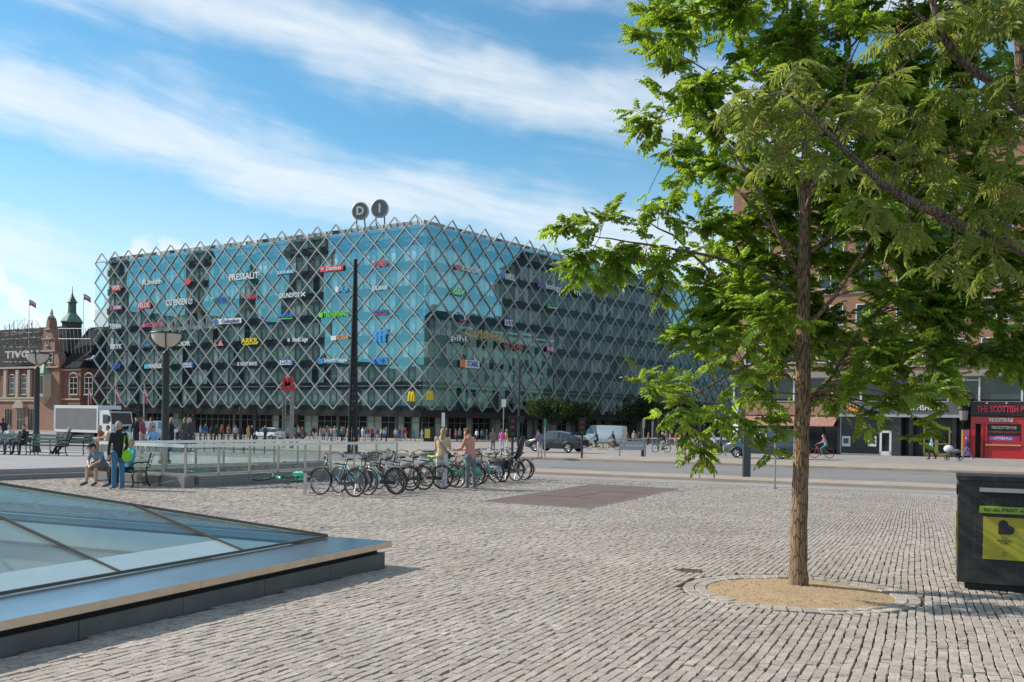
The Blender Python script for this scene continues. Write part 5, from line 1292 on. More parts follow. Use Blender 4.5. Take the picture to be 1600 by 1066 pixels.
MB().box((0.0, -0.04, h_-0.03), (0.10, 0.02, 0.22)).build('sign_plate', white_frame, t_); MB().path([(0, 0, 0), (0, 0, 0.05)], 0.06, 10).build('foot', grey_metal, t_)
def signal(px, base_py, top_py, label, arms=0):
    t, h, p = post('traffic_signal', label, 'traffic light', px, base_py, top_py, 0.13, mat('signal_post', (0.03, 0.035, 0.04), 0.5), up=0.0)
    b = MB(); b.box((0, -0.12, h-0.45), (0.30, 0.22, 0.90)); hd = b.build('signal_head', black_metal, t)
    b = MB(); b.box((0, -0.09, h-0.45), (0.46, 0.02, 1.05)); b.build('backboard', black_metal, t)
    for k, c in enumerate(((0.30, 0.02, 0.02), (0.18, 0.10, 0.02), (0.02, 0.10, 0.04))):
        b = MB(); b.ell((0, -0.235, h-0.16-0.29*k), (0.1, 0.03, 0.1), 12, 6); b.build('lens', mat('lens_%d' % k, c, 0.3), hd)
        b = MB(); pts = [(0.11*math.cos(R(a)), 0, 0.11*math.sin(R(a))) for a in range(0, 181, 20)]; n = len(pts)
        b.add([(x, -0.23, z+h-0.16-0.29*k) for x, _, z in pts]+[(x, -0.36, z+h-0.17-0.29*k) for x, _, z in pts], [(i, i+1, n+i+1, n+i) for i in range(n-1)]); b.build('visor', black_metal, hd)
    if arms: b = MB(); b.box((0.3, -0.1, h-0.1), (0.5, 0.12, 0.3)); b.build('side_head', black_metal, t)
signal(909, 718, 655, 'traffic signal on the island next to the dark parked car')
signal(800, 727, 652, 'traffic signal with double head behind the row of bicycles', 1)
for px, b_, tp, lab in ((217, 694, 632, 'traffic signal near the white delivery van'), (283, 693, 638, 'traffic signal just right of the lamp behind the balustrade'), (302, 694, 640, 'traffic signal with three white rimmed lenses by the crossing'), (398, 694, 640, 'traffic signal left of the silver hatchback'), (463, 692, 648, 'slim traffic signal right of the red station sign'), (1028, 706, 650, 'traffic signal among the street trees near the cyclist')):
    signal(px, b_, tp, lab)
def sign_pole(px, base, top, pw, ph, label, col=(0.7, 0.7, 0.68), cat='sign'):
    t, h, p = post('street_sign', label, cat, px, base, top, 0.09, grey_metal); sc_ = p.y/F_PX
    b = MB(); b.box((0, -0.07, h-ph*sc_/2), (pw*sc_, 0.04, ph*sc_)); b.build('plate', lm(col), t); return t
sign_pole(692, 700, 645, 5, 22, 'tall narrow white sign plate on a pole in front of the glass corner')
sign_pole(786, 706, 624, 7, 12, 'white square signs on a pole in front of the dark shopfronts')
sign_pole(851, 716, 655, 3.5, 12, 'slim pole with a green plate beside the man in shorts', (0.06, 0.2, 0.13))
sign_pole(1005, 707, 655, 4, 14, 'grey plate on a pole behind the construction board', (0.3, 0.3, 0.3))
sign_pole(1019, 707, 658, 3, 10, 'thin plate on a pole between board and cyclist', (0.25, 0.27, 0.3))
def tall_pole(px, base, top, label, r=0.13):
    t, h, p = post('lamp_pole', label, 'pole', px, base, top, 2*r, mat('pole_dark', (0.03, 0.033, 0.036), 0.5)); b = MB(); b.path([(0, 0, h), (0, 0, h+0.25)], [0.2, 0.12], 8); b.build('finial', black_metal, t); MB().path([(0, 0, 0), (0, 0, 1.0)], r*1.5, 10).build('sleeve', black_metal, t)
tall_pole(810, 697, 575, 'tall slim dark pole in front of the shaded glass face')
tall_pole(375, 692, 640, 'slim grey pole before the entrance doors', 0.07)
# flag poles
def flag(px, depth, top_py, label, cols, base=None, L_=1.6, F_=1.1):
    p = on_ground(px, depth) if base is None else base; top = at(px, top_py, p.y).z; h = top-p.z
    t = thing('flag_pole', label, 'flag pole', p); b = MB(); b.path([(0, 0, 0), (0, 0, h)], [0.07, 0.04], 8); b.build('pole', white_frame, t); MB().ell((0, 0, h+0.06), (0.08, 0.08, 0.08), 8, 6).build('ball', white_frame, t)
    vs = []; fs = []; m_ = MB(); n = 8
    for i in range(n+1):
        for j in range(5):
            u = i/n; vs.append((0.05+L_*u*0.72, 0.16*math.sin(u*7), h-0.1-F_*j/4*(1-0.12*u)-0.75*u*u))
    for i in range(n):
        for j in range(4): m_.cm = 1 if (j in (1,) and len(cols) > 1) or (i == 2 and len(cols) > 1) else 0; m_.add([vs[a] for a in (i*5+j, (i+1)*5+j, (i+1)*5+j+1, i*5+j+1)], [(0, 1, 2, 3)])
    m_.build('flag', [lm(c) for c in cols] if len(cols) > 1 else lm(cols[0]), t)
for px, lab in ((137, 'flag pole with a narrow hanging flag by the truck'), (179.5, 'flag pole with a drooping red flag in front of the lattice'), (224, 'flag pole with a red and white banner left of the lamp')):
    flag(px, 140, 601, lab, [(0.5, 0.10, 0.16), WHT], L_=0.5, F_=2.4)
cb_ = lambda px, out: CF.t0+CF.P(CF.sz(px, 520, out)[0], CZ(60, 545), out)
for px, tp, out, lab in ((45, 468, -3, 'flag pole with a red flag above the wire roof ornament'), (130, 459, -5, 'flag pole with a red and white flag beside the copper turret')):
    bb = cb_(px, out); flag(px, bb.y, tp, lab, [(0.45, 0.05, 0.08), WHT], base=bb, L_=1.9, F_=1.2)

# black lattice mast
def mast():
    p = on_ground(551, 62.0); h = at(551, 405, 62).z-p.z; t = thing('lattice_mast', 'tall tapering black lattice mast in front of the glass block', 'mast', p)
    w0, w1 = 0.24, 0.05; b = MB(); cs = [(-1, -1), (1, -1), (1, 1), (-1, 1)]
    def c(i, z): k = z/h; w = w0+(w1-w0)*k; return Vector((cs[i % 4][0]*w, cs[i % 4][1]*w, z))
    for i in range(4): leg = MB(); leg.bar(c(i, 0), c(i, h), 0.10, 0.10); leg.build('leg', black_metal, t)
    n = 26
    for k in range(n):
        z0, z1 = h*k/n, h*(k+1)/n; s = MB()
        for i in range(4): s.bar(c(i, z0), c(i+1, z1), 0.04, 0.04); s.bar(c(i, z1), c(i+1, z1), 0.035, 0.035); s.bar(c(i+1, z0), c(i, z1), 0.04, 0.04)
        s.build('bracing', black_metal, t)
    MB().box((0, 0, 0.05), (1.0, 1.0, 0.1)).build('base', black_metal, t); b = MB(); b.bar((0, 0, 0.1), (0, 0, h-0.1), 0.08, 0.08); b.build('core', mat('mast_core', (0.03, 0.028, 0.03), 0.6), t)
mast()
# red M station sign
def metro():
    p = on_ground(449, 70.0); h = at(449, 594, 70).z-p.z; t = thing('station_sign', 'red letter M station sign on a tall twin leg stand', 'sign', p); t.scale = (0.85, 0.85, 1)
    wm = mat('station_red', (0.55, 0.012, 0.03), 0.4)
    for x in (-0.32, 0.36):
        b = MB()
        if x < 0:
            for e in (-0.12, 0.12): b.bar((x+e, 0, 0), (x+e, 0, h-0.75), 0.06, 0.06)
            for k in range(14): b.bar((x-0.12, 0, (h-0.8)*k/14), (x+0.12, 0, (h-0.8)*(k+1)/14), 0.04, 0.04)
        else: b.box((x, 0, (h-0.75)/2), (0.32, 0.25, h-0.75))
        b.build('leg', mat('station_leg', (0.26, 0.24, 0.22), 0.5, 0.3), t)
    MB().box((0, 0, h-0.62), (1.15, 0.5, 0.26)).build('sign_base', wm, t)
    letters('M', (0, -0.1, h-0.16), (1, 0, 0), 1.0, wm, t, 0.2, width=0.85, bold=0.04)
metro()
# board on legs in the island
def board():
    p = G(988, 715); t = thing('site_board', 'blank grey board in a steel frame standing on the traffic island', 'board', p); s = p.y/F_PX; w, h = 40*s, 28*s
    for k in range(2): MB().box((0, 0, h-0.10-(k+0.5)*(h*0.6-0.1)/2), (w, 0.05, (h*0.6-0.1)/2-0.03)).build('panel', mat('board_grey', (0.30, 0.34, 0.36), 0.5, var=0.05), t)
    for x in (-1, 1): MB().box((x*w/2, -0.03, h/2), (0.09, 0.09, h)).build('leg', grey_metal, t)
    MB().box((0, -0.03, h), (w+0.1, 0.07, 0.07)).build('rail', grey_metal, t)
    p2 = G(1004, 714); t2 = thing('bollard', 'short dark bollard at the foot of the grey board', 'bollard', p2); MB().lathe([(0, 0.9), (0.1, 0.88), (0.11, 0), (0, 0)], 10).build('body', black_metal, t2)
    MB().path([(0, 0, 0.7), (0, 0, 0.78)], 0.115, 10).build('band', white_frame, t2)
board()
# street fence behind the balustrade
def fence():
    a = on_ground(275, 62); e = on_ground(430, 58); n = 10; t = thing('mesh_fence', 'low dark mesh fence along the boulevard behind the balustrade', 'fence', a)
    for i in range(n+1): q = (e-a)*(i/n); b = MB(); b.bar(q, q+Vector((0, 0, 1.1)), 0.06, 0.06); b.build('post', black_metal, t)
    for z in (0.2, 1.05): b = MB(); b.bar(Vector((0, 0, z)), (e-a)+Vector((0, 0, z)), 0.04, 0.04); b.build('rail', black_metal, t)
    b = MB(); L_ = (e-a).length
    for k in range(60): q = (e-a)*(k/60); b.bar(q+Vector((0, 0, 0.2)), q+Vector((0, 0, 1.05)), 0.012, 0.012)
    for k in range(1, 8): z = 0.2+0.106*k; b.bar(Vector((0, 0, z)), (e-a)+Vector((0, 0, z)), 0.012, 0.012)
    o = b.build('wire_mesh', black_metal, t)
fence()
# yellow advertising stand at the corner and cafe-like planters
def adstand():
    p = G(671, 690); t = thing('advert_stand', 'dark kiosk box with a yellow poster at the building corner', 'stand', p); MB().box((0, 0, 0.95), (1.5, 0.8, 1.9)).build('body', black_metal, t); MB().box((-0.25, -0.42, 1.05), (0.7, 0.03, 1.2)).build('poster', lm((0.62, 0.55, 0.05)), t)
adstand()

# ============================================================= vehicles
tyre_m = mat('tyre', (0.018, 0.018, 0.019), 0.8); rim_m = mat('alloy', (0.42, 0.42, 0.43), 0.35, 0.8); carglass = glass('car_glass', (0.10, 0.13, 0.14), 0.16, (0.9, 1, 1)); lampm = mat('headlight', (0.65, 0.67, 0.68), 0.15); tailm = mat('taillight', (0.35, 0.01, 0.015), 0.25); platem = mat('number_plate', (0.7, 0.7, 0.68), 0.5)
def wheel(parent, x, y, r, w, side, rim=rim_m):
    root = bpy.data.objects.new('wheel', None); COL.objects.link(root); root.parent = parent; root.location = (x, y, r)
    b = MB(); n = 20; prof = [(r*0.66, -w/2), (r*0.94, -w/2), (r, -w*0.3), (r, w*0.3), (r*0.94, w/2), (r*0.66, w/2)]
    vs = [(p*math.cos(2*math.pi*j/n), q, p*math.sin(2*math.pi*j/n)) for p, q in prof for j in range(n)]
    b.add(vs, [(i*n+j, i*n+(j+1) % n, (i+1)*n+(j+1) % n, (i+1)*n+j) for i in range(len(prof)-1) for j in range(n)]); ty = b.build('tyre', tyre_m, root); smooth_angle(ty)
    b = MB(); s = side*w*0.36
    b.add([(r*0.67*math.cos(2*math.pi*j/n), s*0.6, r*0.67*math.sin(2*math.pi*j/n)) for j in range(n)], [tuple(range(n))]); b.cm = 1
    for k in range(5):
        a = 2*math.pi*k/5; b.bar((0.05*math.cos(a), s, 0.05*math.sin(a)), (r*0.66*math.cos(a), s, r*0.66*math.sin(a)), 0.09 if r < 0.4 else 0.12, 0.04, (0, 1, 0))
    b.path([(r*0.65*math.cos(2*math.pi*j/n), s, r*0.65*math.sin(2*math.pi*j/n)) for j in range(n)], 0.022, 5, closed=True); b.ell((0, s, 0), (0.08, 0.03, 0.08), 10, 6)
    b.build('rim', [mat('wheel_dark', (0.02, 0.02, 0.02), 0.7), rim], root)
def car(name, label, loc, rz, st, paint, wheels, wr, win, cat='car', mirror=True, extra=None, glassm=None):
    """st: stations (x, z_low, z_belt, z_roof, half width, roof half width), front at +x; win: station index pairs that carry glass"""
    t = thing(name, label, cat, loc, rz); n = len(st); body = MB(); gl = MB()
    def ring(s):
        x, zl, zb, zr, w, wr_ = s; return [(x, w*0.90, zl), (x, w, zl+(zb-zl)*0.35), (x, w*0.985, zb-0.06), (x, w*0.95, zb), (x, wr_, zr-0.04*(zr > zb+0.05)), (x, wr_*0.82, zr), (x, 0, zr+0.02)]
    rings = [[Vector(p) for p in ring(s)] for s in st]; k = len(rings[0])
    for sgn in (1, -1):
        vs = [Vector((p.x, p.y*sgn, p.z)) for r_ in rings for p in r_]
        for i in range(n-1):
            for j in range(k-1):
                q = (i*k+j, (i+1)*k+j, (i+1)*k+j+1, i*k+j+1); q = q if sgn > 0 else q[::-1]
                pts = [vs[a] for a in q]
                tgt = body
                if i in win.get('side', ()) and j == 3: tgt = gl
                if i in win.get('top', ()) and j in (3, 4, 5): tgt = gl
                tgt.add(pts, [(0, 1, 2, 3)])
        for i in (0, n-1):
            idx = [vs[i*k+j] for j in range(k)]+[Vector((st[i][0], 0, st[i][1]))]; body.add(idx, [tuple(range(k+1))])
    for i in range(n-1): a, c = rings[i][0], rings[i+1][0]; body.add([a, c, Vector((c.x, -c.y, c.z)), Vector((a.x, -a.y, a.z))], [(0, 1, 2, 3)])
    def weld(o):
        bm = bmesh.new(); bm.from_mesh(o.data); bmesh.ops.remove_doubles(bm, verts=bm.verts, dist=0.0005); bmesh.ops.recalc_face_normals(bm, faces=bm.faces); bm.to_mesh(o.data); bm.free(); smooth_angle(o, 35)
    bo = body.build('body', paint, t); weld(bo); go = gl.build('windows', glassm or carglass, t); weld(go)
    ins = MB(); xs = [st[i][0] for i in win['side']]; x0, x1 = min(xs)+0.05, max(xs)+0.5; zb = st[win['side'][0]][2]; ins.box(((x0+x1)/2, 0, zb-0.12), (abs(x1-x0), st[win['side'][0]][4]*1.5, 0.2))
    for xx in (x0+0.6, x1-0.7): ins.box((xx, 0.35, zb+0.12), (0.18, 0.45, 0.6)); ins.box((xx, -0.35, zb+0.12), (0.18, 0.45, 0.6))
    ins.build('seats', mat('car_interior', (0.02, 0.02, 0.022), 0.8), t)
    wmax = max(s[4] for s in st)
    for x in wheels:
        for sgn in (1, -1):
            wheel(t, x, sgn*(wmax-0.10), wr, 0.22, sgn)
            a = MB(); a.path([(x+(wr+0.05)*math.cos(R(q)), sgn*(wmax+0.0), wr+(wr+0.05)*math.sin(R(q))) for q in range(-10, 191, 20)], 0.045, 5); a.build('wheel_arch', black_metal, t)
    f, r_ = st[-1], st[0]
    for sgn in (1, -1):
        MB().ell((f[0]-0.12, sgn*f[4]*0.78, f[1]+(f[2]-f[1])*0.72), (0.16, 0.2, 0.08), 10, 6).build('headlight', lampm, t); MB().ell((r_[0]+0.03, sgn*r_[4]*0.82, r_[1]+(r_[2]-r_[1])*0.78), (0.08, 0.16, 0.10), 10, 6).build('taillight', tailm, t)
        if mirror:
            i = max(win['side'])+1; b = MB(); b.ell((st[i][0]-0.25, sgn*(wmax+0.09), st[i-1][2]+0.07), (0.09, 0.10, 0.07), 8, 6); b.build('mirror', paint, t)
        for s_ in (win['side'][:-1] if len(win['side']) > 1 else win['side']):
            b = MB(); b.box((st[s_][0]+0.25, sgn*(wmax+0.004), st[s_][2]-0.18), (0.18, 0.03, 0.03)); b.build('door_handle', paint, t)
    for x in (f[0]+0.01, r_[0]-0.01): MB().box((x, 0, f[1]+0.12), (0.02, 0.5, 0.11)).build('number_plate', platem, t)
    return t
# paints
p_black = mat('paint_black', (0.012, 0.014, 0.017), 0.25, coat=1.0, var=0.03); p_white = mat('paint_white', (0.70, 0.71, 0.71), 0.3, coat=0.8, var=0.03); p_silver = mat('paint_silver', (0.50, 0.51, 0.52), 0.3, 0.5, coat=0.8, var=0.03); p_blue = mat('paint_blue', (0.03, 0.06, 0.10), 0.3, coat=0.8, var=0.03); p_vsilver = mat('paint_pale_blue', (0.42, 0.50, 0.53), 0.3, 0.2, coat=0.6, var=0.03)
ANG = math.atan2(D2.y, D2.x)
suv = [(-2.45, .42, .95, .98, .86, .70), (-2.25, .30, 1.12, 1.20, .95, .72), (-1.35, .26, 1.08, 1.50, 1.0, .70), (-.4, .26, 1.05, 1.66, 1.0, .70), (.5, .26, 1.02, 1.62, 1.0, .70), (1.25, .26, 1.0, 1.1, 1.0, .80), (2.1, .28, .88, .92, .94, .80), (2.5, .36, .70, .74, .80, .66)]
car('parked_car', 'glossy black crossover car driving past the traffic island', G(871, 706.5)+Vector((0, 1.0, 0)), ANG+math.pi-0.05, suv, p_black, (1.5, -1.5), 0.39, {'side': [1, 2, 3, 4], 'top': [4, 1]})
hatch = [(-2.0, .45, .9, .95, .78, .62), (-1.85, .3, .98, 1.12, .86, .66), (-1.45, .26, .98, 1.42, .88, .64), (-.5, .26, .96, 1.52, .88, .66), (.4, .26, .94, 1.48, .88, .66), (1.15, .26, .92, 1.0, .87, .72), (1.8, .28, .78, .82, .82, .70), (2.1, .36, .62, .66, .70, .58)]
car('parked_car', 'silver white hatchback on the boulevard by the red station sign', G(419, 688.5), ANG+math.pi, hatch, p_white, (1.25, -1.25), 0.31, {'side': [1, 2, 3, 4], 'top': [4, 1]})
car('parked_car', 'dark estate car half hidden behind the silver hatchback', G(446, 687.0)+Vector((0, 3, -0.02)), ANG+math.pi, hatch, p_black, (1.25, -1.25), 0.31, {'side': [1, 2, 3, 4], 'top': [4, 1]})
car('parked_car', 'pale grey blue saloon behind the seated people and balustrade', G(172, 692.5)+Vector((0, 6, -0.05)), ANG, hatch, p_vsilver, (1.25, -1.25), 0.31, {'side': [1, 2, 3, 4], 'top': [4, 1]})
van = [(-2.6, .45, 1.25, 1.95, .95, .86), (-2.5, .32, 1.25, 2.02, .98, .88), (-.9, .3, 1.25, 2.06, .99, .88), (.3, .3, 1.25, 2.06, .99, .88), (1.05, .3, 1.22, 1.98, .99, .84), (1.75, .3, 1.12, 1.22, .97, .82), (2.4, .3, .95, 1.0, .9, .78), (2.6, .38, .7, .74, .8, .7)]
car('delivery_van', 'white panel van with a round logo near the lorry', G(207, 690)+Vector((0, 8, -0.08)), ANG, van, p_white, (1.65, -1.55), 0.34, {'side': [3, 4], 'top': [4]}, 'van')
bluevan = car('delivery_van', 'dark blue van with white leaf decals behind the square post', G(1199, 716)+Vector((0, 1.2, -0.02)), ANG+math.pi, van, p_blue, (1.65, -1.55), 0.34, {'side': [3, 4], 'top': [4]}, 'van')
car('delivery_van', 'pale silver blue van parked under the street trees', G(944, 699)+Vector((0, 3, 0)), ANG+math.pi+0.1, [(a, b, c*1.12, d*1.12, e, f) for a, b, c, d, e, f in van], p_vsilver, (1.65, -1.55), 0.36, {'side': [3, 4], 'top': [4]}, 'van')
for k in range(4):
    z = 0.75+0.32*k
    for s in (-1, 1):
        pts = [(0.02*s, 0), (0.14*s, 0.12), (0.36*s, 0.13), (0.2*s, -0.02)]
        MB().add([(0.15+a, 1.005, z+b) for a, b in pts], [(0, 1, 2, 3)] if s < 0 else [(3, 2, 1, 0)]).build('leaf_decal', p_white, bluevan)
def lorry():
    p = G(118, 690); p = Vector((p.x, p.y+4, gz(p.y+4)-0.05)); t = thing('lorry', 'white box lorry with a grey side panel driving past the brick building', 'truck', p, ANG-0.05)
    s = 1.0; wh = mat('lorry_white', (0.66, 0.67, 0.67), 0.4, var=0.05); gp = mat('lorry_grey', (0.17, 0.165, 0.165), 0.5, var=0.1, scale=1)
    MB().box((-1.2, 0, 2.15), (6.8, 2.45, 2.55)).build('cargo_box', wh, t)
    for sg in (-1, 1): MB().box((-1.2, sg*1.235, 2.15), (6.35, 0.02, 2.0)).build('side_panel', gp, t)
    for x in (-4.6, 2.2): MB().box((x, 0, 2.15), (0.05, 2.49, 2.6)).build('edge_trim', wh, t)
    MB().box((-0.6, 0, 0.72), (8.2, 1.1, 0.25)).build('chassis', black_metal, t)
    cab = MB(); prof = [(2.35, 0.75), (2.35, 2.95), (2.9, 3.0), (3.85, 2.85), (4.12, 1.75), (4.18, 0.55), (2.9, 0.55)]
    cab.prism(prof, -1.18, 1.18, lambda u, v, w: (u, w, v)); c = cab.build('cab', wh, t)
    ws = MB(); ws.add([(4.145, -1.08, 1.72), (4.145, 1.08, 1.72), (3.905, 1.05, 2.75), (3.905, -1.05, 2.75)], [(0, 1, 2, 3)]); ws.build('windscreen', mat('lorry_glass', (0.03, 0.05, 0.055), 0.08), c)
    for sg in (-1, 1):
        w_ = MB(); w_.add([(2.9, sg*1.185, 1.75), (3.85, sg*1.185, 1.75), (3.7, sg*1.185, 2.6), (2.9, sg*1.185, 2.6)], [(0, 1, 2, 3)]); w_.build('side_window', mat('lorry_glass', (0.03, 0.05, 0.055), 0.08), c)
        MB().box((4.0, sg*1.32, 2.2), (0.12, 0.18, 0.55)).build('mirror', black_metal, c); MB().box((4.19, sg*0.85, 0.85), (0.05, 0.4, 0.22)).build('headlight', lampm, c)
        MB().box((0.9, sg*1.0, 0.75), (1.4, 0.35, 0.55)).build('fuel_tank', black_metal, t)
        for x in (3.1, -2.6): wheel(t, x, sg*1.05, 0.5, 0.3, sg)
        MB().box((-3.7, sg*1.1, 0.75), (1.4, 0.05, 0.35)).build('side_guard', grey_metal, t)
    MB().box((4.2, 0, 1.25), (0.04, 1.7, 0.5)).build('grille', black_metal, c); MB().box((4.2, 0, 0.62), (0.1, 2.3, 0.3)).build('bumper', grey_metal, c); MB().box((3.85, 0, 2.98), (0.35, 2.2, 0.18)).build('sun_visor', mat('lorry_glass', (0.03, 0.05, 0.055), 0.08), c)
lorry()
# ============================================================= bicycles
steel_b = mat('bike_chrome', (0.22, 0.22, 0.225), 0.35, 0.8); blackp = mat('bike_black', (0.015, 0.015, 0.016), 0.5); saddlem = mat('bike_saddle', (0.016, 0.015, 0.015), 0.5); BFR = mat('bike_frame_black', (0.02, 0.022, 0.025), 0.35, coat=0.5)
def make_bike(style='city', frame=BFR, rider=False):
    """x forwards, stands at origin under its middle"""
    t = thing('bicycle', 'x', 'bicycle'); r = 0.34; xr, xf = -0.53, 0.53
    for x in (xr, xf):
        w = bpy.data.objects.new('wheel', None); COL.objects.link(w); w.parent = t; w.location = (x, 0, r)
        n = 28; ring = lambda rr: [(rr*math.cos(2*math.pi*i/n), 0, rr*math.sin(2*math.pi*i/n)) for i in range(n)]
        b = MB(); b.path(ring(r-0.019), 0.019, 6, closed=True); b.build('tyre', tyre_m, w, True)
        b = MB(); b.path(ring(r-0.045), 0.011, 5, closed=True); b.build('rim', steel_b, w, True)
        b = MB()
        for k in range(16): a = 2*math.pi*k/16; b.path([(0.02*math.cos(a+1), 0.02*(-1)**k, 0.02*math.sin(a+1)), ((r-0.05)*math.cos(a), 0, (r-0.05)*math.sin(a))], 0.0022, 3, caps=False)
        b.path([(0, -0.05, 0), (0, 0.05, 0)], 0.02, 8); b.build('spokes', steel_b, w)
    bb = (-0.08, 0, 0.28); seat = (-0.25, 0, 0.83); head_t = (0.36, 0, 0.88); head_b = (0.395, 0, 0.72)
    b = MB()
    if style == 'rental': b.path([head_b, (0.15, 0, 0.47), (-0.02, 0, 0.36), bb], [.045, .05, .055, .05], 10); b.path([(-.3, .07, .55), (-.6, .07, .5), (-.75, .07, .3)], [.05, .10, .05], 8, flat=.12); b.path([(-.3, -.07, .55), (-.6, -.07, .5), (-.75, -.07, .3)], [.05, .10, .05], 8, flat=.12)
    elif style == 'step': b.path([head_b, (0.15, 0, 0.45), (0.0, 0, 0.34), bb], 0.022, 8); b.path([(0.37, 0, 0.80), (0.12, 0, 0.55), (-0.14, 0, 0.45)], 0.017, 8)
    else: b.path([head_b, bb], 0.02, 8); b.path([(0.37, 0, 0.83), (-0.225, 0, 0.76)], 0.018, 8)
    b.path([bb, (-0.235, 0, 0.79)], 0.018, 8); b.path([head_b, head_t], 0.022, 8)
    for s in (-1, 1): b.path([bb, (xr, s*0.06, r)], 0.012, 6); b.path([(-0.2, s*0.01, 0.7), (xr, s*0.06, r)], 0.010, 6)
    b.build('frame', frame, t, True)
    b = MB()
    for s in (-1, 1): b.path([(0.40, s*0.045, 0.70), (0.45, s*0.05, 0.55), (xf, s*0.055, r)], 0.012, 6)
    b.path([(0.40, -0.05, 0.70), (0.40, 0.05, 0.70)], 0.016, 6); b.build('fork', frame, t, True)
    b = MB(); b.path([head_t, (0.34, 0, 0.98), (0.37, 0, 1.02)], 0.014, 6); b.path([(0.20, -0.30, 1.03), (0.30, -0.26, 1.06), (0.38, -0.08, 1.02), (0.38, 0.08, 1.02), (0.30, 0.26, 1.06), (0.20, 0.30, 1.03)], 0.011, 6); hb = b.build('handlebar', steel_b, t, True)
    for s in (-1, 1): g = MB(); g.path([(0.20, s*0.30, 1.03), (0.11, s*0.31, 1.0)], 0.017, 6); g.build('grip', blackp, hb)
    b = MB(); b.path([(-0.235, 0, 0.79), (-0.26, 0, 0.88)], 0.013, 6); b.build('seat_post', steel_b, t)
    b = MB(); b.ell((-0.30, 0, 0.91), (0.13, 0.085, 0.035), 12, 6); b.ell((-0.17, 0, 0.915), (0.09, 0.03, 0.028), 8, 6); b.build('saddle', saddlem, t, True)
    for x, a0, a1 in ((xr, 10, 200), (xf, 20, 190)):
        b = MB(); b.path([(x+(r+0.025)*math.cos(R(a)), 0, r+(r+0.025)*math.sin(R(a))) for a in range(a0, a1+1, 15)], 0.024, 6, flat=0.35); b.build('mudguard', frame if style == 'step' else blackp, t, True)
    b = MB()
    for s in (-1, 1): b.path([(-0.28, s*0.06, 0.73), (-0.85, s*0.06, 0.73), (xr, s*0.06, r)], 0.006, 5)
    for k in range(5): b.path([(-0.32-0.12*k, -0.06, 0.73), (-0.32-0.12*k, 0.06, 0.73)], 0.006, 5)
    b.build('rack', steel_b if style == 'city' else blackp, t)
    b = MB(); b.box((-0.30, 0.045, 0.315), (0.5, 0.02, 0.09)); b.build('chain_guard', blackp, t)
    b = MB(); b.path([(-0.08, -0.08, 0.28), (-0.08, 0.08, 0.28)], 0.014, 6); b.path([(-0.08, 0.08, 0.28), (0.06, 0.09, 0.20)], 0.010, 5); b.path([(-0.08, -0.08, 0.28), (-0.22, -0.09, 0.36)], 0.010, 5); b.box((0.06, 0.14, 0.20), (0.09, 0.09, 0.02)); b.box((-0.22, -0.14, 0.36), (0.09, 0.09, 0.02)); b.build('cranks', steel_b, t)
    b = MB(); b.path([(-0.15, 0.05, 0.27), (-0.22, 0.16, 0.0)], 0.009, 5); b.build('kickstand', steel_b, t)
    b = MB(); b.ell((-0.87, 0, 0.72), (0.02, 0.04, 0.03), 8, 6); b.build('rear_lamp', tailm, t); b = MB(); b.ell((0.46, 0, 0.92), (0.04, 0.045, 0.045), 8, 6); b.build('front_lamp', steel_b, t)
    return t
BK = {'city': make_bike('city'), 'step': make_bike('step'), 'rental': make_bike('rental')}
BT = {k: tree_of(v) for k, v in BK.items()}; _bk = {}
def fmat(c): return mat('bike_paint_%02x%02x%02x' % tuple(int(255*x) for x in c), c, 0.35, coat=0.6, var=0.05)
def bike(style, loc, heading, col, label, lean=4, saddle=None, group='bicycles parked in a row', name='bicycle'):
    t = dup_tree(BT[style], None, {'bike_frame_black': fmat(col), **({'bike_saddle': fmat(saddle)} if saddle else {})})
    t.name = name; t['label'] = label; t['category'] = 'bicycle'
    if group: t['group'] = group
    t.location = loc; t.rotation_euler = (R(lean), 0, heading); return t
def crate(parent_loc, heading, dx, z, col, label, size=(0.36, 0.30, 0.24), name='bicycle_basket'):
    p = Vector(parent_loc)+Vector((math.cos(heading)*dx, math.sin(heading)*dx, z)); t = thing(name, label, 'basket', p, heading); b = MB(); w, d, h = size
    m = fmat(col)
    for s in (-1, 1):
        for k in range(6): b.box((s*w/2, 0, h*k/5), (0.012, d, 0.016)); b.box((0, s*d/2, h*k/5), (w, 0.012, 0.016))
        for k in range(7): b.box((s*w/2, -d/2+d*k/6, h/2), (0.008, 0.008, h)); b.box((-w/2+w*k/6, s*d/2, h/2), (0.008, 0.008, h))
    b.box((0, 0, 0.0), (w, d, 0.012)); b.build('mesh', m, t); f = MB(); f.path([(w/2, d/2, h), (-w/2, d/2, h), (-w/2, -d/2, h), (w/2, -d/2, h)], 0.009, 5, closed=True); f.build('rim', m, t); return t
HB = math.atan2(0.62, -0.78)
r0 = Vector(G(536, 776)[:2]); r1 = Vector(G(806, 748)[:2])
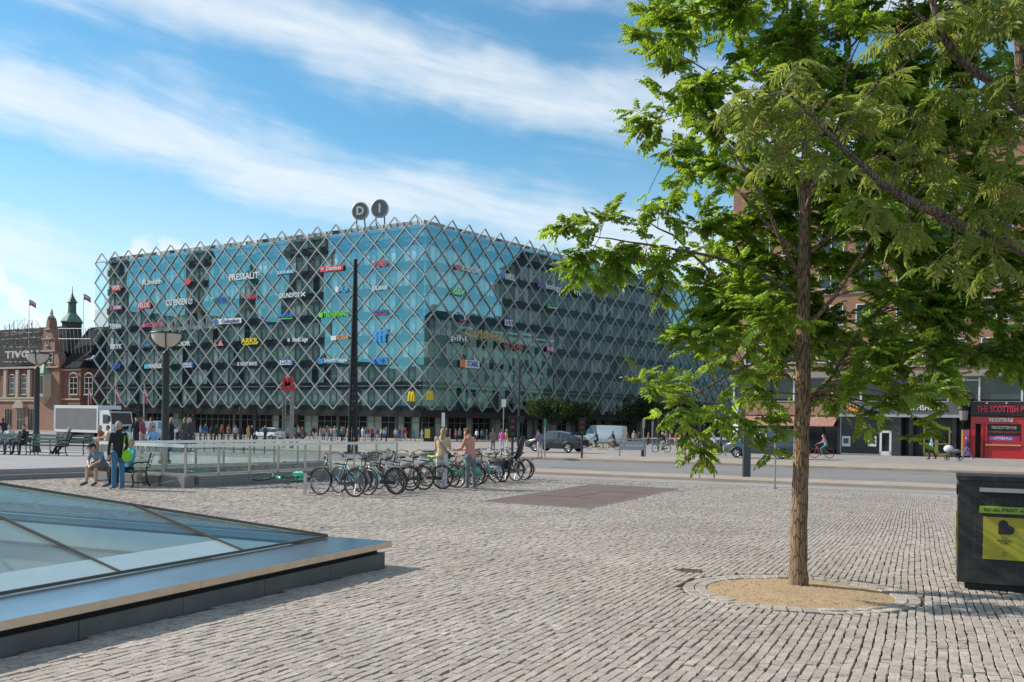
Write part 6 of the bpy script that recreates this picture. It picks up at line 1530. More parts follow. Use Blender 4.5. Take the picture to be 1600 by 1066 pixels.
cols = [('city', (0.015, 0.02, 0.022), 'black gents bicycle with red saddle at the end of the rack', (0.16, 0.03, 0.03)),
        ('step', (0.16, 0.42, 0.44), 'pale turquoise step through bicycle behind the black gents one', None),
        ('city', (0.03, 0.03, 0.032), 'black bicycle with chrome mudguards beside the turquoise one', None),
        ('step', (0.35, 0.37, 0.38), 'silver grey city bicycle in the rack', None),
        ('city', (0.02, 0.022, 0.03), 'dark bicycle with a slim upright frame in the rack', None),
        ('city', (0.03, 0.035, 0.05), 'dark blue bicycle with drink bottle next to the yellow saddled one', None),
        ('city', (0.02, 0.022, 0.024), 'black bicycle with a bright yellow saddle cover', (0.62, 0.58, 0.02)),
        ('rental', (0.02, 0.24, 0.15), 'green rental bicycle beside the woman in beige', None),
        ('step', (0.03, 0.035, 0.03), 'dark step through bicycle between the two standing people', None),
        ('rental', (0.01, 0.30, 0.19), 'green rental bicycle the man in pink leans over', None),
        ('city', (0.30, 0.02, 0.03), 'dark red bicycle right of the man in pink', None),
        ('step', (0.02, 0.30, 0.34), 'teal bicycle with orange reflectors', None),
        ('rental', (0.40, 0.41, 0.41), 'white grey electric bicycle with a thick frame', None),
        ('city', (0.02, 0.02, 0.022), 'black bicycle with panniers near the child seat', None),
        ('step', (0.03, 0.03, 0.032), 'black bicycle carrying a tall child seat', None),
        ('city', (0.05, 0.05, 0.055), 'charcoal bicycle with a bare rear rack', None),
        ('city', (0.02, 0.02, 0.021), 'thin black bicycle last in the row', None)]
n_ = len(cols); BIKES = []
for i, (st_, c_, lab, sd) in enumerate(cols):
    k = i/(n_-1); q = r0.lerp(r1, k)+Vector((random.uniform(-.2, .2), random.uniform(-.25, .25)))
    loc = Vector((q.x, q.y, gz(q.y))); h = HB+random.uniform(-.28, .28); BIKES.append((loc, h))
    bike(st_, loc, h, c_, lab, random.choice((-5, 4, 5)), sd)
for i, c_, lab in ((3, (0.05, 0.05, 0.05), 'black wire basket on the silver grey bicycle'), (8, (0.03, 0.10, 0.07), 'dark green wire basket on the handlebar between the two people'), (12, (0.02, 0.02, 0.02), 'black wire basket on the white grey electric bicycle')):
    loc, h = BIKES[i]; crate(loc, h, 0.50, 0.80, c_, lab)
# child seat and panniers
def child_seat():
    loc, h = BIKES[14]; p = loc+Vector((math.cos(h)*-0.52, math.sin(h)*-0.52, 0.76)); t = thing('child_seat', 'black bicycle child seat with a tall leaning back', 'child seat', p, h)
    b = MB(); b.path([(0.14, 0, 0.06), (-0.02, 0, 0.02), (-0.13, 0, 0.12), (-0.22, 0, 0.42), (-0.32, 0, 0.72)], [0.12, 0.15, 0.16, 0.15, 0.10], 10, flat=0.35); b.build('shell', blackp, t, True)
    b = MB()
    for s in (-1, 1): b.path([(0.05, s*0.12, 0.05), (0.10, s*0.13, -0.25)], 0.03, 6)
    b.build('leg_guard', blackp, t)
    loc, h = BIKES[13]
    for s in (-1, 1):
        q = loc+Vector((math.cos(h)*-0.56-math.sin(h)*s*0.14, math.sin(h)*-0.56+math.cos(h)*s*0.14, 0.44)); t2 = thing('pannier_bag', 'black pannier bag hung on the rear rack of a black bicycle', 'bag', q, h, 'pair of pannier bags')
        b = MB(); b.box((0, 0, 0.14), (0.36, 0.13, 0.30)); o = b.build('bag', blackp, t2); b = MB(); b.box((0, 0, 0.30), (0.37, 0.14, 0.03)); b.build('flap', mat('bag_flap', (0.03, 0.03, 0.032), 0.6), t2)
child_seat()
# fallen green rental bicycle
pf = G(432, 762); fb = bike('rental', pf+Vector((0.0, 0.1, 0.09)), HB+0.35, (0.0, 0.32, 0.18), 'green rental bicycle lying fallen on the setts before the balustrade', 0, None, None); fb.rotation_euler = (R(80), 0, R(168)); fb.location = pf+Vector((0.0, -0.25, 0.20))
# steel rack end post
rp = G(476.5, 774); t_ = thing('bicycle_rack', 'pale steel post and low wheel hoops of the bicycle rack', 'bicycle rack', rp)
MB().box((0, 0, 0.27), (0.07, 0.05, 0.54)).build('end_post', mat('galvanised', (0.50, 0.49, 0.46), 0.45, 0.5), t_)
gal = mat('galvanised', (0.50, 0.49, 0.46), 0.45, 0.5); dv = Vector((r1.x-r0.x, r1.y-r0.y, 0)).normalized(); fvv = Vector((math.cos(HB), math.sin(HB), 0))
b = MB(); L_ = (r1-r0).length; b.path([Vector((0.1, 0.05, 0.05)), Vector((0.1, 0.05, 0.05))+dv*L_+Vector((0, 0, SLOPE*dv.y*L_))], 0.025, 6); b.build('rail', gal, t_)
for i in range(12):
    q = Vector((0.1, 0.05, 0.05))+dv*(L_*i/11)+Vector((0, 0, SLOPE*dv.y*L_*i/11)); b = MB(); b.path([q, q+Vector((0, 0, 0.32))+fvv*-0.05, q+Vector((0, 0, 0.38))+fvv*-0.15, q+Vector((0, 0, 0.3))+fvv*-0.25, q+fvv*-0.28], 0.010, 5); b.build('hoop', gal, t_)

# ============================================================= people
def v3(*a): return Vector(a)
SKINS = [(0.50, 0.30, 0.21), (0.44, 0.26, 0.18), (0.55, 0.34, 0.25), (0.30, 0.17, 0.11)]
def pose(kind, ph=0.0):
    J = dict(pel=v3(0, 0, .95), wai=v3(0, 0, 1.10), che=v3(0, 0, 1.30), nek=v3(0, 0, 1.47), hed=v3(0, .025, 1.62))
    for s, S in ((-1, 'l'), (1, 'r')):
        J['sh'+S] = v3(s*.175, 0, 1.41); J['el'+S] = v3(s*.235, -.03, 1.13); J['wr'+S] = v3(s*.235, .05, .89); J['ha'+S] = v3(s*.225, .08, .80)
        J['hi'+S] = v3(s*.085, 0, .91); J['kn'+S] = v3(s*.095, .02, .50); J['an'+S] = v3(s*.095, -.02, .085); J['to'+S] = v3(s*.11, .15, .035)
    def leg(S, s, swing, bend):
        hp = J['hi'+S]; kn = hp+v3(s*.01, .41*math.sin(swing), -.41*math.cos(swing)); an = kn+v3(0, .415*math.sin(swing-bend), -.415*math.cos(swing-bend)); J['kn'+S] = kn; J['an'+S] = an
        J['to'+S] = an+v3(s*.015, .165, -.05+0.08*max(0, bend-0.3)*-1)
    def arm(S, s, swing, bend, out=.06):
        sh = J['sh'+S]; el = sh+v3(s*out, .28*math.sin(swing), -.28*math.cos(swing)); wr = el+v3(0, .25*math.sin(swing+bend), -.25*math.cos(swing+bend)); J['el'+S] = el; J['wr'+S] = wr; d = (wr-el).normalized(); J['ha'+S] = wr+d*.09
    def lean(a, names=('wai', 'che', 'nek', 'hed', 'shl', 'shr', 'ell', 'elr', 'wrl', 'wrr', 'hal', 'har')):
        M = Matrix.Rotation(-a, 3, 'X'); o = J['pel'].copy()
        for n in names: J[n] = o+M@(J[n]-o)
    if kind == 'walk':
        a = .42*math.sin(ph); leg('l', -1, a, .12+.35*max(0, math.cos(ph))); leg('r', 1, -a, .12+.35*max(0, -math.cos(ph))); arm('l', -1, -a*.8, .25); arm('r', 1, a*.8, .25)
    elif kind == 'stand': leg('l', -1, .05, .06); leg('r', 1, -.04, .02); arm('l', -1, .02, .2); arm('r', 1, .05, .5)
    elif kind == 'phone':
        leg('l', -1, .06, .08); leg('r', 1, -.05, .02); arm('l', -1, .35, 1.45, .03); arm('r', 1, .35, 1.5, .03); J['hed'] = J['nek']+v3(0, .09, .12); lean(.08)
        J['hal'].x += .08; J['har'].x -= .08; J['wrl'].x += .05; J['wrr'].x -= .05
    elif kind == 'reach':
        leg('l', -1, .08, .08); leg('r', 1, -.08, .02); arm('l', -1, .55, .9, .02); arm('r', 1, .5, 1.0, .02); J['hed'] = J['nek']+v3(0, .08, .13); lean(.12)
    elif kind in ('sit', 'sitlean', 'lounge', 'cycle'):
        dz = -.95+.50
        for k in J: J[k].z += dz
        for s, S in ((-1, 'l'), (1, 'r')):
            hp = J['hi'+S]; J['kn'+S] = hp+v3(s*.05, .42, .03); J['an'+S] = J['kn'+S]+v3(s*.02, .03, -.40); J['an'+S].z = .085; J['to'+S] = J['an'+S]+v3(s*.03, .16, -.05)
            arm(S, s, .35, .9, .05)
        if kind == 'sit': lean(-.12)
        if kind == 'sitlean':
            lean(.62)
            for s, S in ((-1, 'l'), (1, 'r')):
                J['wr'+S] = J['kn'+S]+v3(-s*.06, .04, .09); J['ha'+S] = J['kn'+S]+v3(-s*.12, .09, .03); J['el'+S] = (J['sh'+S]+J['wr'+S])/2+v3(s*.09, -.03, -.06)
            J['hed'] = J['nek']+v3(0, .12, .10)
        if kind == 'lounge':
            lean(-.5)
            for s, S in ((-1, 'l'), (1, 'r')): J['kn'+S] = J['hi'+S]+v3(s*.02, .42, -.06); J['an'+S] = J['kn'+S]+v3(-s*.03, .33, -.26); J['an'+S].z = .10; J['to'+S] = J['an'+S]+v3(s*.05, .06, .13)
        if kind == 'cycle':
            for k in J: J[k].z += .45
            lean(.25)
            for s, S in ((-1, 'l'), (1, 'r')):
                a = ph+(0 if s > 0 else math.pi); foot = v3(s*.11, .16+.15*math.cos(a), .30+.15*math.sin(a)); hp = J['hi'+S]; m_ = (hp+foot)/2; d = (foot-hp); L_ = d.length; off = math.sqrt(max(.001, .415**2-(L_/2)**2)); J['kn'+S] = m_+v3(0, .85, .5).normalized()*off; J['an'+S] = foot+v3(0, -.08, .06); J['to'+S] = foot+v3(0, .09, .0)
                J['wr'+S] = v3(s*.27, .47, 1.06); J['ha'+S] = v3(s*.28, .53, 1.04); J['el'+S] = (J['sh'+S]+J['wr'+S])/2+v3(s*.07, -.05, -.06)
    return J
def tone_mat(c, kind): return mat('%s_%02x%02x%02x' % ((kind,)+tuple(int(255*max(0, min(1, x))) for x in c)), c, 0.85 if kind != 'skin' else 0.55, var=0.12, scale=9, bump=0.25 if kind != 'skin' else 0, bscale=25)
REM_OBJ = None
def remesh(b, vox):
    me = b.mesh('tmp', MATS['granite']); o = bpy.data.objects.new('tmp', me); COL.objects.link(o)
    m = o.modifiers.new('r', 'REMESH'); m.mode = 'VOXEL'; m.voxel_size = vox; m.use_smooth_shade = True
    s = o.modifiers.new('s', 'SMOOTH'); s.factor = 0.5; s.iterations = 2
    dg = bpy.context.evaluated_depsgraph_get(); out = bpy.data.meshes.new_from_object(o.evaluated_get(dg)); bpy.data.objects.remove(o); bpy.data.meshes.remove(me); return out
PCACHE = {}
def person(label, loc, heading, kind='stand', ph=0.0, top=(.2, .2, .2), bot=(.05, .06, .09), shoe=(.03, .03, .03), skin=0, hair=(.05, .03, .02), long=False, sleeves=True, shorts=False, skirt=False, vox=0.03, h=1.0, name='person', group=None, bald=False, hat=None, J=None):
    key = (kind, round(ph, 2), vox, h, shorts, sleeves, skirt) if J is None else None
    J = J or pose(kind, ph)
    R_ = dict(pel=.135, wai=.125, che=.15, nek=.055, hed=.10)
    bones = [('pel', 'wai', .13, .12, 'top', (1.25, .9)), ('wai', 'che', .12, .145, 'top', (1.2, .85)), ('che', 'nek', .145, .07, 'top', (1.2, .8)), ('nek', 'hed', .055, .06, 'skin', None)]
    for S in 'lr':
        bones += [('sh'+S, 'el'+S, .055, .044, 'top', None), ('el'+S, 'wr'+S, .043, .032, 'top' if sleeves else 'skin', None), ('wr'+S, 'ha'+S, .03, .032, 'skin', None),
                  ('hi'+S, 'kn'+S, .088, .062, 'bot', None), ('kn'+S, 'an'+S, .06, .042, 'skin' if shorts else 'bot', None), ('an'+S, 'to'+S, .045, .036, 'shoe', None), ('che', 'sh'+S, .09, .06, 'top', None), ('pel', 'hi'+S, .11, .10, 'bot', None)]
    b = MB(); near = vox < 0.02
    if not shorts and kind not in ('sit', 'sitlean', 'lounge', 'cycle'):
        bones = [(a, c, r0*1.06, (.062 if a.startswith('kn') else r1*1.1), m, e) if m == 'bot' else (a, c, r0, r1, m, e) for a, c, r0, r1, m, e in bones]
    for a, c, r0_, r1_, m, e in bones:
        A, C = J[a], J[c]; n = 10
        b.ell(A, (r0_, r0_, r0_), 10, 6) if not e else None
        if e:
            pts = [A.lerp(C, k/4) for k in range(5)]; o = len(b.v)
            up = (C-A).normalized(); side = Vector((1, 0, 0)); fw = up.cross(side)
            for k, p_ in enumerate(pts):
                rr = r0_+(r1_-r0_)*k/4
                for j in range(12): an = 2*math.pi*j/12; b.v.append(tuple(p_+side*(rr*e[0]*math.cos(an))+fw*(rr*e[1]*math.sin(an))))
            fs = [(o+k*12+j, o+k*12+(j+1) % 12, o+(k+1)*12+(j+1) % 12, o+(k+1)*12+j) for k in range(4) for j in range(12)]+[tuple(o+j for j in range(11, -1, -1)), tuple(o+48+j for j in range(12))]
            b.f += fs; b.m += [0]*len(fs)
            b.ell(C, (r1_*e[0], r1_*e[1], r1_*.8), 12, 6)
        else: b.path([A, A.lerp(C, .5), C], [r0_, (r0_+r1_)/2*1.02, r1_], n); b.ell(C, (r1_, r1_, r1_), 10, 6)
    hd = J['hed']; b.ell(hd, (.076, .095, .118), 14, 10)
    fd = Vector((0, 1, 0)); 
    if kind in ('phone', 'sitlean', 'reach'): fd = Vector((0, .8, -.6)).normalized()
    b.ell(hd+fd*.095+Vector((0, 0, -.012)), (.016, .022, .026), 8, 6); b.ell(hd+fd*.055+Vector((0, 0, -.085)), (.045, .045, .035), 8, 6)
    for s in (-1, 1): b.ell(hd+Vector((s*.078, -.005, -.01)), (.014, .024, .034), 8, 6)
    if near:
        for S, s in (('l', -1), ('r', 1)):
            d = (J['ha'+S]-J['wr'+S]).normalized(); sd = d.cross(Vector((0, 0, 1))) if abs(d.z) < .9 else d.cross(Vector((0, 1, 0))); sd.normalize(); nn = sd.cross(d)
            for k in range(4):
                base = J['ha'+S]+sd*(-.030+.020*k); L_ = (.062, .072, .068, .052)[k]
                b.path([base, base+d*L_*.55, base+d*L_*.8+nn*-.025], [.0105, .0095, .008], 6)
            th = J['wr'+S].lerp(J['ha'+S], .45)+sd*(-.03*s); b.path([th, th+d*.03+sd*(-.03*s), th+d*.065+sd*(-.035*s)+nn*-.01], [.013, .011, .009], 6)
    me = remesh(b, vox*h); me.materials.clear()
    co = np.empty(len(me.vertices)*3, np.float32); me.vertices.foreach_get('co', co); co = co.reshape(-1, 3)
    nl = len(me.polygons); cen = np.empty(nl*3, np.float32); me.polygons.foreach_get('center', cen); cen = cen.reshape(-1, 3)
    mats = ['skin', 'top', 'bot', 'shoe']; best = np.full(nl, 1e9); mi = np.zeros(nl, np.int32)
    for a, c, r0_, r1_, m, e in bones+[('hed', 'hed', .11, .11, 'skin', None)]:
        A = np.array(J[a]); C = np.array(J[c]); d = C-A; L2 = max(1e-9, d@d); t = np.clip(((cen-A)@d)/L2, 0, 1); D = np.linalg.norm(cen-(A+t[:, None]*d), axis=1)/(r0_+(r1_-r0_)*t)
        if e: D /= 1.12
        k = D < best; best[k] = D[k]; mi[k] = mats.index(m)
    if shorts:     # shorts end above the knee
        pass
    for i, m in enumerate(mats): me.materials.append(tone_mat({'skin': SKINS[skin], 'top': top, 'bot': bot, 'shoe': shoe}[m], 'skin' if m == 'skin' else 'cloth'))
    me.polygons.foreach_set('material_index', mi); me.name = 'body'
    t = thing(name, label, 'person', loc, heading, group); t.scale = (h, h, h)
    link('body', me, t)
    if not bald:
        hb = MB(); vs = []; nu, nv = 14, 9
        M_ = Matrix.Rotation(-.5, 3, 'X') if kind in ('phone', 'sitlean', 'reach') else Matrix.Identity(3)
        hb.ell(Vector((0, 0, 0)), (.088, .108, .128), nu, nv)
        keepf = []
        for f in hb.f:
            c = sum((Vector(hb.v[i]) for i in f), Vector())/len(f)
            if c.z > .045 or (c.y < .01 and c.z > -.075): keepf.append(f)
        hb.f = keepf; hb.m = [0]*len(keepf)
        if long: hb.path([(0, -.06, .05), (0, -.085, -.06), (0, -.08, -.2), (0, -.07, -.28)], [.08, .085, .07, .03], 10, flat=0.6)
        hb.v = [tuple(hd+M_@Vector(v)+Vector((0, -.008, .008))) for v in hb.v]
        o = hb.build('hair', tone_mat(hair, 'hair'), t, True)
        sm = o.modifiers.new('t', 'SOLIDIFY'); sm.thickness = 0.012
    if hat:
        M_ = Matrix.Rotation(-.5, 3, 'X') if kind in ('phone', 'sitlean', 'reach') else Matrix.Identity(3); c = MB(); c.lathe([(.0, .075), (.055, .065), (.085, .03), (.09, -.01)], 14); c.prism([(-.075, .05), (.075, .05), (.06, .15), (-.06, .15)], -.01, .0); c.v = [tuple(hd+M_@(Vector(v)+Vector((0, .0, .07)))) for v in c.v]; c.build('cap', tone_mat(hat, 'cloth'), t)
    if near:
        M_ = Matrix.Rotation(-.5, 3, 'X') if kind in ('phone', 'sitlean', 'reach') else Matrix.Identity(3)
        for s in (-1, 1): e = MB(); e.ell(hd+M_@Vector((s*.032, .086, .012)), (.011, .008, .008), 8, 6); e.build('eye', mat('eye_dark', (.03, .02, .018), .3), t)
        e = MB(); e.ell(hd+M_@Vector((0, .088, -.058)), (.024, .008, .007), 8, 6); e.build('mouth', mat('lips', (.36, .15, .13), .5), t)
    if skirt: sk = MB(); sk.lathe([(.15, .98), (.19, .75), (.26, .45)], 14); sk.build('skirt', tone_mat(bot, 'cloth'), t, True)
    return t
def facing(dx, dy): return math.atan2(-dx, dy)      # local +y turned to (dx, dy)
NV = 0.014
# --- near bench group
bM = Matrix.Rotation(BN_RZ, 3, 'Z')
def on_bench(base, rz, x, y=-0.16): v = Matrix.Rotation(rz, 3, 'Z')@Vector((x, y, 0)); return Vector(base)+v
seat_h = facing(*(Matrix.Rotation(BN_RZ, 2)@Vector((0, 1))))
person('seated man in dark cap and blue grey shirt leaning on bare knees', on_bench(BN, BN_RZ, 0.62), seat_h+0.15, 'sitlean', top=(.16, .22, .30), bot=(.22, .15, .10), shoe=(.08, .09, .11), sleeves=False, shorts=True, vox=NV, hat=(.02, .02, .022), hair=(.03, .02, .02))
person('seated person in a turquoise shirt and navy trousers on the near bench', on_bench(BN, BN_RZ, -0.36), seat_h-0.1, 'sit', top=(.06, .36, .50), bot=(.012, .018, .04), shoe=(.10, .12, .12), sleeves=True, vox=NV, hair=(.35, .30, .26))
ps = G(184, 765); person('standing grey haired person in black jacket and blue jeans at the bench', ps, facing(-.75, .65), 'stand', top=(.016, .015, .018), bot=(.05, .15, .26), shoe=(.22, .20, .18), vox=NV, hair=(.33, .30, .24), h=1.0)
gb = thing('shoulder_bag', 'lime green cloth bag carried by the standing person in black', 'bag', ps+Vector((0.24, -0.04, 0.86)), 0.4); o_ = MB().ell((0, 0, 0), (0.13, 0.07, 0.16), 12, 8).build('bag', mat('lime_cloth', (0.22, 0.55, 0.03), 0.8), gb, True); MB().path([(-0.1, 0, 0.1), (-0.06, 0, 0.5), (0.02, 0, 0.52), (0.1, 0, 0.1)], 0.012, 5).build('strap', mat('lime_cloth', (0.22, 0.55, 0.03), 0.8), gb)
# --- two people at the bicycles
pw = G(690, 764); w_h = facing(.1, .95)
person('woman in beige jumper and white trousers with a shoulder strap seen from behind', pw, w_h, 'phone', top=(.50, .40, .27), bot=(.58, .59, .62), shoe=(.6, .6, .58), vox=NV, hair=(.34, .21, .09), long=True)
st = thing('crossbody_bag', 'brown crossbody bag strap worn over the beige jumper', 'bag', pw, w_h); b = MB(); b.path([(-.13, -.05, 1.47), (-.05, -.155, 1.33), (.10, -.15, 1.12), (.19, -.02, .98)], 0.014, 6, flat=.5); b.build('strap', mat('strap_brown', (.18, .06, .04), .6), st); MB().ell((.215, 0.02, .93), (.05, .10, .09), 10, 6).build('pouch', mat('pouch_dark', (.03, .025, .025), .6), st, True)
pm = G(735, 764); person('man in salmon pink shirt and grey trousers bending over a green bicycle', pm, facing(-.8, .6), 'reach', top=(.56, .24, .19), bot=(.13, .16, .17), shoe=(.30, .27, .24), vox=NV, hair=(.16, .08, .04), h=1.0)
# --- scattered pedestrians
P6 = G(843, 717.5); person('man in white shorts and violet top standing on the kerb island', P6, facing(-.6, .8), 'phone', top=(.22, .17, .26), bot=(.55, .50, .42), shoe=(.02, .02, .02), shorts=True, sleeves=False, vox=.02)
for px, py, k, ph, top, bot, hair, lab, hd, kw in (
    (784, 706, 'stand', 0, (.60, .10, .35), (.5, .52, .55), (.2, .12, .06), 'woman in a bright pink top with pale trousers beyond the bicycles', (.2, 1), {}),
    (791, 705, 'walk', 1, (.62, .36, .06), (.55, .55, .53), (.45, .3, .1), 'woman in a mustard yellow jacket beside the pink top', (.4, 1), dict(long=True)),
    (770, 705, 'stand', 0, (.20, .17, .14), (.14, .13, .12), (.12, .1, .08), 'person in brown grey clothes standing beyond the salmon shirt man', (-.3, 1), {}),
    (1455, 719, 'walk', .9, (.30, .45, .62), (.012, .012, .016), (.10, .07, .05), 'man in a light blue shirt walking past the brass doors', (-.9, .4), {}),
    (1511, 719.5, 'walk', 1.6, (.02, .025, .06), (.06, .13, .26), (.03, .02, .02), 'person in navy pushing a pram past the red shopfront', (-.9, .4), dict(shoe=(.65, .65, .63))),
    (1068, 712, 'stand', 0, (.13, .04, .09), (.13, .04, .09), (.05, .03, .02), 'woman in a plum dress standing across the road', (.3, -1), dict(skirt=True)),
    (1082, 712, 'walk', .8, (.45, .42, .36), (.25, .2, .15), (.25, .15, .08), 'woman in cream walking beside the plum dress', (1, -.3), {}),
    (1092, 711, 'walk', 2, (.55, .38, .12), (.1, .1, .12), (.06, .04, .03), 'person in an ochre top behind the hanging leaves', (-1, .3), {}),
    (1102, 710, 'stand', 0, (.03, .03, .035), (.02, .02, .025), (.04, .03, .02), 'person in black and white among the crowd behind the leaves', (-.4, -1), {}),
    (1126, 709, 'walk', .5, (.05, .09, .17), (.03, .03, .04), (.08, .06, .04), 'person in dark blue walking behind the leaves near the blue van', (1, -.4), {})):
    person(lab, G(px, py), facing(*hd), k, ph, top, bot, hair=hair, vox=.025, **kw)
# --- cyclists
def cyclist(px, py, heading, col, top, bot, hair, lab, style='step', long=False, up=0.0):
    p = G(px, py); p.z += up; bike(style, p, heading, col, lab[0], 0, None, None); q = p+Vector((math.cos(heading)*-.28, math.sin(heading)*-.28, 0))
    person(lab[1], q, heading-math.pi/2, 'cycle', random.uniform(0, 6), top, bot, hair=hair, vox=.025, long=long)
cyclist(1033, 707, ANG+math.pi, (0.05, 0.25, 0.27), (.02, .02, .025), (.45, .3, .24), (.5, .35, .12), ('teal bicycle ridden past the grey board', 'blonde woman in black cycling past the grey board'), long=True)
cyclist(1284, 716, ANG+math.pi, (0.45, 0.03, 0.06), (.42, .30, .32), (.03, .22, .20), (.16, .08, .04), ('red bicycle ridden past the black tiled shopfront', 'woman in pale pink top and green trousers on the red bicycle'), long=True)
cyclist(929, 703, ANG+math.pi, (0.3, 0.32, 0.05), (.05, .07, .14), (.02, .02, .03), (.05, .04, .03), ('yellow green bicycle in front of the silver van', 'cyclist in navy in front of the silver van'))
cyclist(955, 703, ANG+math.pi, (0.35, 0.08, 0.03), (.03, .03, .032), (.4, .26, .18), (.08, .05, .03), ('orange red cargo bicycle by the grey board', 'dark clad cyclist leaning forward by the grey board'), 'city')
cyclist(1112, 711, ANG+math.pi, (0.40, 0.05, 0.03), (.55, .56, .58), (.2, .2, .22), (.1, .07, .05), ('red bicycle half hidden by hanging leaves', 'cyclist in a white shirt half hidden by hanging leaves'))
cyclist(806, 694, ANG, (0.1, 0.1, 0.12), (.55, .03, .08), (.35, .35, .37), (.4, .38, .36), ('dark bicycle in front of the shaded shop windows', 'cyclist in a crimson jacket before the shaded shop windows'))
cyclist(2, 706, ANG+math.pi, (0.05, 0.05, 0.06), (.03, .02, .04), (.10, .16, .22), (.06, .04, .03), ('bicycle passing behind the terrace benches', 'cyclist in dark top passing behind the terrace benches'), up=0.2)
# pram
pp = G(1489, 719.5); t_ = thing('pram', 'white hooded pram on four wheels in front of the brass doors', 'pram', pp, math.atan2(.4, -.9))
b = MB(); b.ell((0.30, 0, 0.82), (0.33, 0.24, 0.27), 12, 8); b.build('hood', mat('pram_white', (.66, .66, .70), .7), t_, True); b = MB(); b.ell((-0.05, 0, 0.66), (0.5, 0.23, 0.17), 12, 8); b.build('cot', mat('pram_grey', (.16, .16, .18), .7), t_, True)
b = MB(); b.path([(-0.4, 0, 0.62), (-0.75, 0, 1.02)], 0.018, 6); b.path([(-0.75, -0.22, 1.02), (-0.75, 0.22, 1.02)], 0.02, 6)
for s in (-1, 1): b.path([(0.38, s*.24, 0.18), (-0.1, s*.22, 0.5), (-0.4, s*.24, 0.2)], 0.016, 6)
b.build('chassis', black_metal, t_)
for x in (0.4, -0.42):
    for s in (-1, 1): w = MB(); w.path([(x+0.17*math.cos(i*math.pi/8), s*.27, 0.18+0.17*math.sin(i*math.pi/8)) for i in range(16)], 0.022, 6, closed=True); w.ell((x, s*.27, .18), (.08, .02, .08), 8, 6); w.build('wheel', tyre_m, t_)
# --- terrace people
def tb(i, x, **kw): p, rz = TB[i]; r_ = R(rz+150); hh = facing(*(Matrix.Rotation(r_, 2)@Vector((0, 1)))); return on_bench(p, r_, x), hh
for i, x, k, top, bot, hair, lab, kw in ((1, -.3, 'sit', (.03, .018, .03), (.03, .03, .04), (.05, .03, .02), 'dark haired person in black sitting on the terrace bench', {}), (1, .35, 'sit', (.50, .50, .52), (.10, .14, .2), (.16, .1, .06), 'person in a white shirt sitting on the terrace bench', {}), (3, .2, 'lounge', (.03, .022, .045), (.03, .03, .05), (.4, .38, .36), 'bald man in dark purple lounging with legs stretched out', dict(bald=True))):
    p, hh = tb(i, x); person(lab, p, hh, k, 0, top, bot, hair=hair, vox=.022, **kw)
rt = random.Random(5)
wall_group = [(158, 'sit', (.38, .10, .07), (.5, .3, .2), 'person with a rust red top sitting beyond the balustrade'), (178, 'sit', (.03, .20, .42), (.06, .08, .14), 'person in a bright blue jacket sitting beyond the balustrade'), (166, 'sit', (.55, .42, .34), (.3, .2, .14), 'person in a pale peach top sitting beyond the balustrade'),
  (213, 'stand', (.02, .022, .02), (.04, .05, .05), 'tall person in black standing beyond the balustrade'), (222, 'stand', (.25, .06, .09), (.5, .36, .3), 'person in a wine red top standing by the tall one in black'), (240, 'sit', (.22, .42, .68), (.06, .08, .14), 'person in a light blue shirt sitting beyond the balustrade'), (237, 'stand', (.50, .34, .30), (.1, .12, .18), 'person in a pale pink top standing behind the light blue shirt'),
  (268, 'stand', (.04, .03, .04), (.04, .04, .05), 'person in dark clothes right of the lamp post'), (281, 'sit', (.05, .045, .05), (.03, .03, .03), 'person in black sitting right of the lamp post'), (289, 'stand', (.06, .07, .05), (.06, .06, .07), 'person in olive standing right of the lamp post'), (296, 'stand', (.05, .05, .08), (.05, .05, .07), 'slim person in navy standing right of the olive one')]
for i, (px, k, top, bot, lab) in enumerate(wall_group):
    d = 49+rt.uniform(-1.2, 1.2); person(lab, on_ground(px, d, 0.30), facing(rt.uniform(-1, 1), rt.uniform(-1, .2)), k, 0, top, bot, hair=rt.choice(((.05, .03, .02), (.2, .12, .06), (.3, .26, .22))), vox=.024, skin=rt.choice((0, 1, 2)), long=(i % 3 == 1))
    if k == 'sit':
        q = on_ground(px, d, 0.30); t_ = thing('stone_seat', 'low granite seat block under the '+lab.split(' sitting')[0], 'seat', q, 0, 'granite seats beyond the balustrade'); MB().box((0, 0, .21), (.6, .45, .42)).build('block', granite, t_); MB().box((0, 0, .425), (.64, .49, .03)).build('cap', granite, t_)
for px, py, k, top, bot, lab in ((393, 692, 'walk', (.02, .02, .022), (.02, .02, .025), 'bending figure in black walking left of the hatchback'), (368, 691, 'walk', (.35, .36, .4), (.05, .05, .06), 'person in grey walking before the entrance doors'), (376, 691, 'stand', (.02, .02, .03), (.02, .02, .03), 'person in a dark suit standing before the entrance doors'), (388, 690, 'stand', (.5, .33, .16), (.45, .32, .2), 'person in tan clothes beside the hatchback'), (338, 690.5, 'walk', (.03, .03, .03), (.03, .03, .04), 'person in black crossing before the dark glass')):
    person(lab, G(px, py), facing(rt.uniform(-1, 1), rt.uniform(-.6, .6)), k, rt.uniform(0, 6), top, bot, vox=.03, hair=rt.choice(((.05, .03, .02), (.2, .12, .06))))
